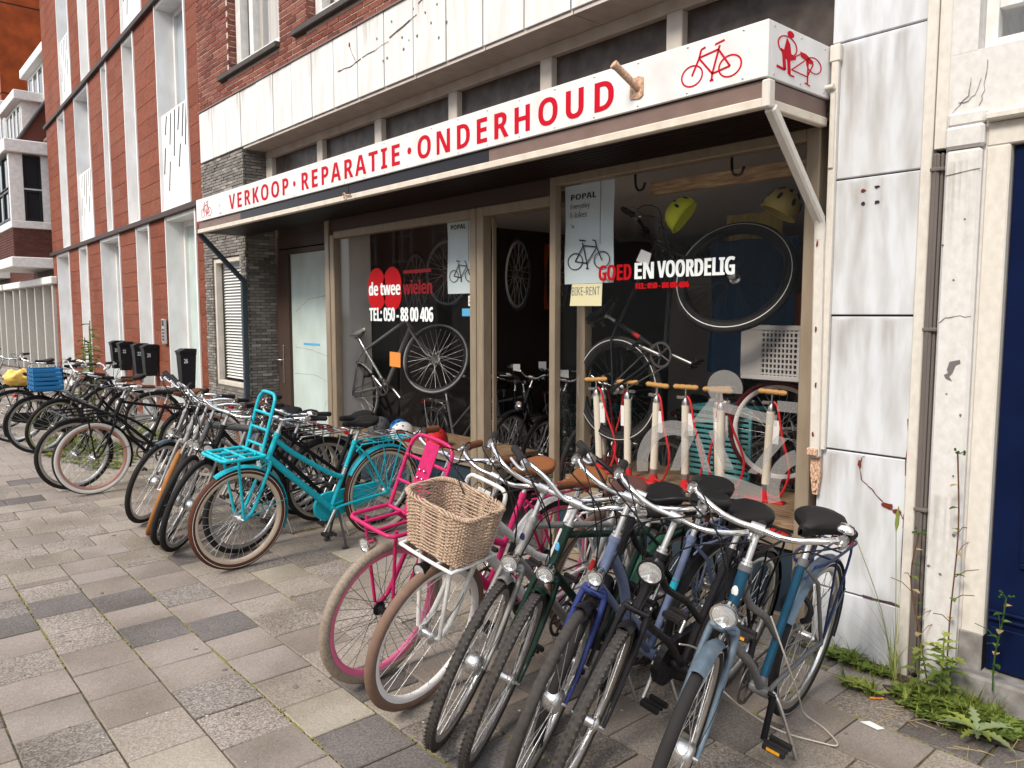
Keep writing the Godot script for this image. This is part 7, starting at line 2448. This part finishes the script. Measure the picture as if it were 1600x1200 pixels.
func build_plants() -> void:
	# low green weeds along the foot of the wall
	var lm := MB.new()
	for k in 6:
		var a := TAU * k / 6 + 0.3
		leaf(lm, Vector3(0, 0.004, 0), Vector3(cos(a), 0.75, sin(a)).normalized(), 0.055 + 0.02 * (k % 2), 0.013, 2)
	var lmesh := lm.mesh()
	var gm := MB.new()
	for k in 9:
		blade(gm, rdir() * 0.012 * rng.randf(), rng.randf_range(0.05, 0.11), rdir() * rng.randf_range(0.02, 0.07), 0.0028)
	var gmesh := gm.mesh()
	var patches := [
		["weed_patch", "dense green weeds at the foot of the drainpipe and door step", Vector3(-1.12, 0, -3.47), Vector2(0.25, 0.15), 260, "leaf"],
		["weed_patch", "thin green weeds along the foot of the white panelled pier", Vector3(-1.62, 0, -3.6), Vector2(0.22, 0.05), 46, "leaf"],
		["weed_patch", "small green weed tuft in the paving before the pier", Vector3(-1.48, 0, -3.38), Vector2(0.09, 0.05), 16, "leaf_light"],
		["weed_patch", "yellow green weeds under the far bicycles", Vector3(-10.6, 0, -2.2), Vector2(1.5, 0.45), 620, "leaf_light"],
		["weed_patch", "green weeds between the bins and the terracotta wall", Vector3(-12.5, 0, -3.1), Vector2(2.2, 0.35), 420, "leaf"]]
	for q in patches:
		var o := thing(q[0], q[1], "weeds", q[2])
		var xs := []
		var gs := []
		for k in q[4]:
			var a := rng.randf() * TAU
			var rr := sqrt(rng.randf())
			var p := Vector3(cos(a) * rr * q[3].x, 0, sin(a) * rr * q[3].y)
			var sc := rng.randf_range(0.6, 1.5) * (1.25 - 0.5 * rr)
			if rng.randf() < 0.62:
				xs.append(Transform3D(Basis(Vector3.UP, rng.randf() * 6.3).scaled(Vector3.ONE * sc) , p))
			else:
				gs.append(Transform3D(Basis(Vector3.UP, rng.randf() * 6.3).scaled(Vector3.ONE * sc), p))
		scatter("leaves", lmesh, M[q[5]], xs, o)
		scatter("grass", gmesh, M.leaf_light if q[5] == "leaf" else M.leaf, gs, o)
	# soil washed up against the wall
	for q in [[Vector3(-1.1, 0.004, -3.5), 0.34, 0.17], [Vector3(-1.62, 0.004, -3.635), 0.3, 0.05]]:
		var so := MB.new()
		var pg := PackedVector2Array()
		for k in 34:
			var a := TAU * k / 34
			var rr := rng.randf_range(0.78, 1.1)
			pg.append(Vector2(cos(a) * q[1] * rr, sin(a) * q[2] * rr))
		so.prism(pg, 0.004)
		var ob := part("soil", so, M.soil, self, Transform3D(Basis(Vector3.RIGHT, -PI / 2), q[0]))
		ob.set_meta("kind", "structure")
	# straw litter in the weeds
	var sm := MB.new()
	for k in 40:
		var p := Vector3(rng.randf_range(-1.3, -0.75), 0.01 + rng.randf() * 0.03, rng.randf_range(-3.55, -3.2))
		sm.tube([p, p + rdir() * rng.randf_range(0.03, 0.12)], 0.0014, 4)
	single("dry_straw", sm, M.straw, "dry yellow straw lying in the weeds by the door step", "straw").set_meta("kind", "stuff")
	# tall grass in front of the pier
	var tg := thing("tall_grass", "tall thin grass tuft growing between pier and drainpipe", "grass", Vector3(-1.42, 0, -3.6))
	for k in 26:
		var b := MB.new()
		blade(b, rdir() * 0.03 * rng.randf(), rng.randf_range(0.18, 0.52), Vector3(rng.randf_range(-0.2, 0.1), 0, rng.randf_range(-0.02, 0.16)) + rdir() * 0.03, 0.0035)
		part("blade", b, [M.leaf, M.leaf_light, M.straw][k % 3], tg)
	for q in [[Vector3(-0.15, 0.66, 0.12), Vector3(-0.26, 0.7, 0.14)], [Vector3(0.0, 0.72, 0.06), Vector3(0.01, 0.84, 0.07)]]:
		var e := MB.new()
		e.tube(smooth([Vector3(0, 0, 0), q[0] * Vector3(0.35, 0.5, 0.4), q[0]], 4), 0.0018, 5)
		var o := part("stalk", e, M.leaf_light, tg)
		var h := MB.new()
		h.tube([q[0], q[0].lerp(q[1], 0.3), q[0].lerp(q[1], 0.7), q[1]], [0.002, 0.009, 0.008, 0.001], 7)
		part("ear", h, M.leaf_light, o)
	# dead branching stems by the drainpipe and door frame
	var stems := [
		["tall dry reddish stem with few leaves in front of the door frame", Vector3(-1.2, 0, -3.6), [Vector3(0.0, 0.35, 0.0), Vector3(0.012, 0.75, -0.01), Vector3(0.0, 1.1, 0.01)], M.stem_red],
		["bare dark stem with side twigs leaning against the drainpipe", Vector3(-1.27, 0, -3.6), [Vector3(-0.05, 0.25, 0.0), Vector3(-0.1, 0.5, 0.0), Vector3(-0.07, 0.72, 0.01)], M.stem_red],
		["thin weed stem with seed heads in front of the blue door", Vector3(-1.02, 0.1, -3.6), [Vector3(0.0, 0.15, 0.0), Vector3(0.02, 0.3, 0.0), Vector3(0.03, 0.42, 0.0)], M.leaf_dark]]
	for q in stems:
		var t := thing("dry_stem", q[0], "plant", q[1])
		var m := MB.new()
		var path := smooth([Vector3.ZERO] + q[2], 4)
		m.tube(path, 0.0035, 5)
		for k in 5:
			var p: Vector3 = path[4 + k]
			var d := rdir() * 0.07 + Vector3(0, 0.06, 0)
			m.tube([p, p + d * 0.6, p + d * Vector3(1.3, 0.8, 1.3)], 0.0018, 4)
		part("stem", m, q[3], t)
		for k in 9:
			var l := MB.new()
			var p: Vector3 = path[2 + k]
			leaf(l, p, (rdir() + Vector3(0, 0.3, 0)).normalized(), 0.05, 0.014)
			part("leaf", l, [M.leaf, M.leaf_dark, M.straw][k % 3], t)
		var s := MB.new()
		for k in 7:
			var e: Vector3 = path[-1] + rdir() * 0.025 + Vector3(0, 0.02 * rng.randf(), 0)
			s.tube([path[-1], e], 0.001, 4)
			s.ball(e, Vector3.ONE * 0.0055, 6, 4)
		part("seed_head", s, M.leaf_dark, t)
	# broad leaved weed and thistle
	var th := thing("thistle", "pale green thistle rosette with long lobed leaves lowest in the weeds", "plant", Vector3(-0.98, 0.02, -3.3))
	for k in 13:
		var l := MB.new()
		var a := k * 2.4
		leaf(l, Vector3(0, 0.02, 0), Vector3(cos(a), 0.35 + 0.3 * (k % 2), sin(a)).normalized(), rng.randf_range(0.1, 0.19), 0.022, 5)
		part("leaf", l, M.thistle if k % 3 else M.leaf_light, th)
	var nt := thing("leafy_weed", "upright leafy weed in front of the white wall", "plant", Vector3(-1.27, 0, -3.52))
	for j in 4:
		var m := MB.new()
		var o := Vector3(rng.randf_range(-0.06, 0.1), 0, rng.randf_range(-0.03, 0.05))
		var h := rng.randf_range(0.18, 0.34)
		m.tube([o, o + Vector3(0.01, h, 0)], 0.003, 5)
		var sp := part("stem", m, M.leaf, nt)
		for k in 10:
			var l := MB.new()
			leaf(l, o + Vector3(0.01 * k / 10.0, h * (0.25 + 0.08 * k), 0), (rdir() + Vector3(0, 0.35, 0)).normalized(), 0.085, 0.024, 3)
			part("leaf", l, M.leaf_light if k > 6 else M.leaf, sp)
	# tall weed before the terracotta wall
	var tw := thing("tall_weed", "tall leafy weed growing up in front of the bins", "plant", Vector3(-13.6, 0, -2.9))
	for j in 6:
		var m := MB.new()
		var o := Vector3(rng.randf_range(-0.25, 0.25), 0, rng.randf_range(-0.1, 0.1))
		var h := rng.randf_range(0.9, 1.65)
		var top := o + Vector3(rng.randf_range(-0.15, 0.15), h, 0)
		m.tube([o, o.lerp(top, 0.5), top], 0.008, 5)
		var sp := part("stem", m, M.leaf, tw)
		for k in 14:
			var l := MB.new()
			leaf(l, o.lerp(top, 0.25 + 0.054 * k), (rdir() + Vector3(0, 0.25, 0)).normalized(), 0.26 - 0.008 * k, 0.05, 0)
			part("leaf", l, [M.leaf, M.leaf_dark, M.leaf_light][k % 3], sp)
	# litter
	single("paper_scrap", plate([Vector2(-0.045, -0.012), Vector2(0.03, -0.02), Vector2(0.045, 0.01), Vector2(-0.02, 0.022)], 0.002), M.paper_white, "small white paper scrap lying on the paving near the weeds", "litter", "", Transform3D(Basis(Vector3.RIGHT, -PI / 2), Vector3(-1.31, 0.003, -3.12)))
	single("orange_scrap", plate([Vector2(-0.03, -0.005), Vector2(0.03, -0.008), Vector2(0.035, 0.006), Vector2(-0.025, 0.008)], 0.002), M.paper_orange, "orange sliver of litter by the tall grass", "litter", "", Transform3D(Basis(Vector3.UP, 0.8) * Basis(Vector3.RIGHT, -PI / 2), Vector3(-1.4, 0.003, -3.36)))
	# iron cover set in the paving

func _ready() -> void:
	rng.seed = 20
	# camera, sky, light
	var cam := Camera3D.new()
	cam.name = "camera"
	add_child(cam)
	var eye := Vector3(0, 1.7, 0)
	var yaw := deg_to_rad(41.067)
	var pitch := deg_to_rad(5.237)
	var fw := Vector3(-cos(yaw) * cos(pitch), -sin(pitch), -sin(yaw) * cos(pitch))
	cam.look_at_from_position(eye, eye + fw, Vector3.UP)
	cam.fov = 53.13
	cam.near = 0.05
	cam.far = 600.0
	cam.current = true
	var we := WorldEnvironment.new()
	we.name = "environment"
	var env := Environment.new()
	var sky := Sky.new()
	var sm := ProceduralSkyMaterial.new()
	sm.sky_top_color = Color(0.82, 0.85, 0.9)
	sm.sky_horizon_color = Color(0.93, 0.93, 0.92)
	sm.sky_curve = 0.12
	sm.ground_bottom_color = Color(0.3, 0.28, 0.26)
	sm.ground_horizon_color = Color(0.6, 0.58, 0.55)
	sky.sky_material = sm
	env.background_mode = Environment.BG_SKY
	env.sky = sky
	env.background_energy_multiplier = 1.0
	env.tonemap_mode = Environment.TONE_MAPPER_LINEAR
	env.tonemap_exposure = 2.45
	env.sdfgi_enabled = true
	env.ssao_enabled = true
	env.ssil_enabled = true
	we.environment = env
	add_child(we)
	var sun := DirectionalLight3D.new()
	sun.name = "sun"
	sun.light_energy = 0.5
	sun.light_color = Color(1.0, 0.965, 0.915)
	sun.light_angular_distance = 18.0
	sun.shadow_enabled = true
	add_child(sun)
	sun.look_at_from_position(Vector3(-3.0, 9.0, 7.0), Vector3(-4.0, 0, -2.5), Vector3.UP)
	make_materials()
	build_ground(eye)
	build_shop()
	build_canopy()
	build_tile_block()
	build_far()
	build_neighbour()
	build_opposite()
	build_window_print()
	build_inside()
	build_bikes()
	build_bins()
	build_plants()
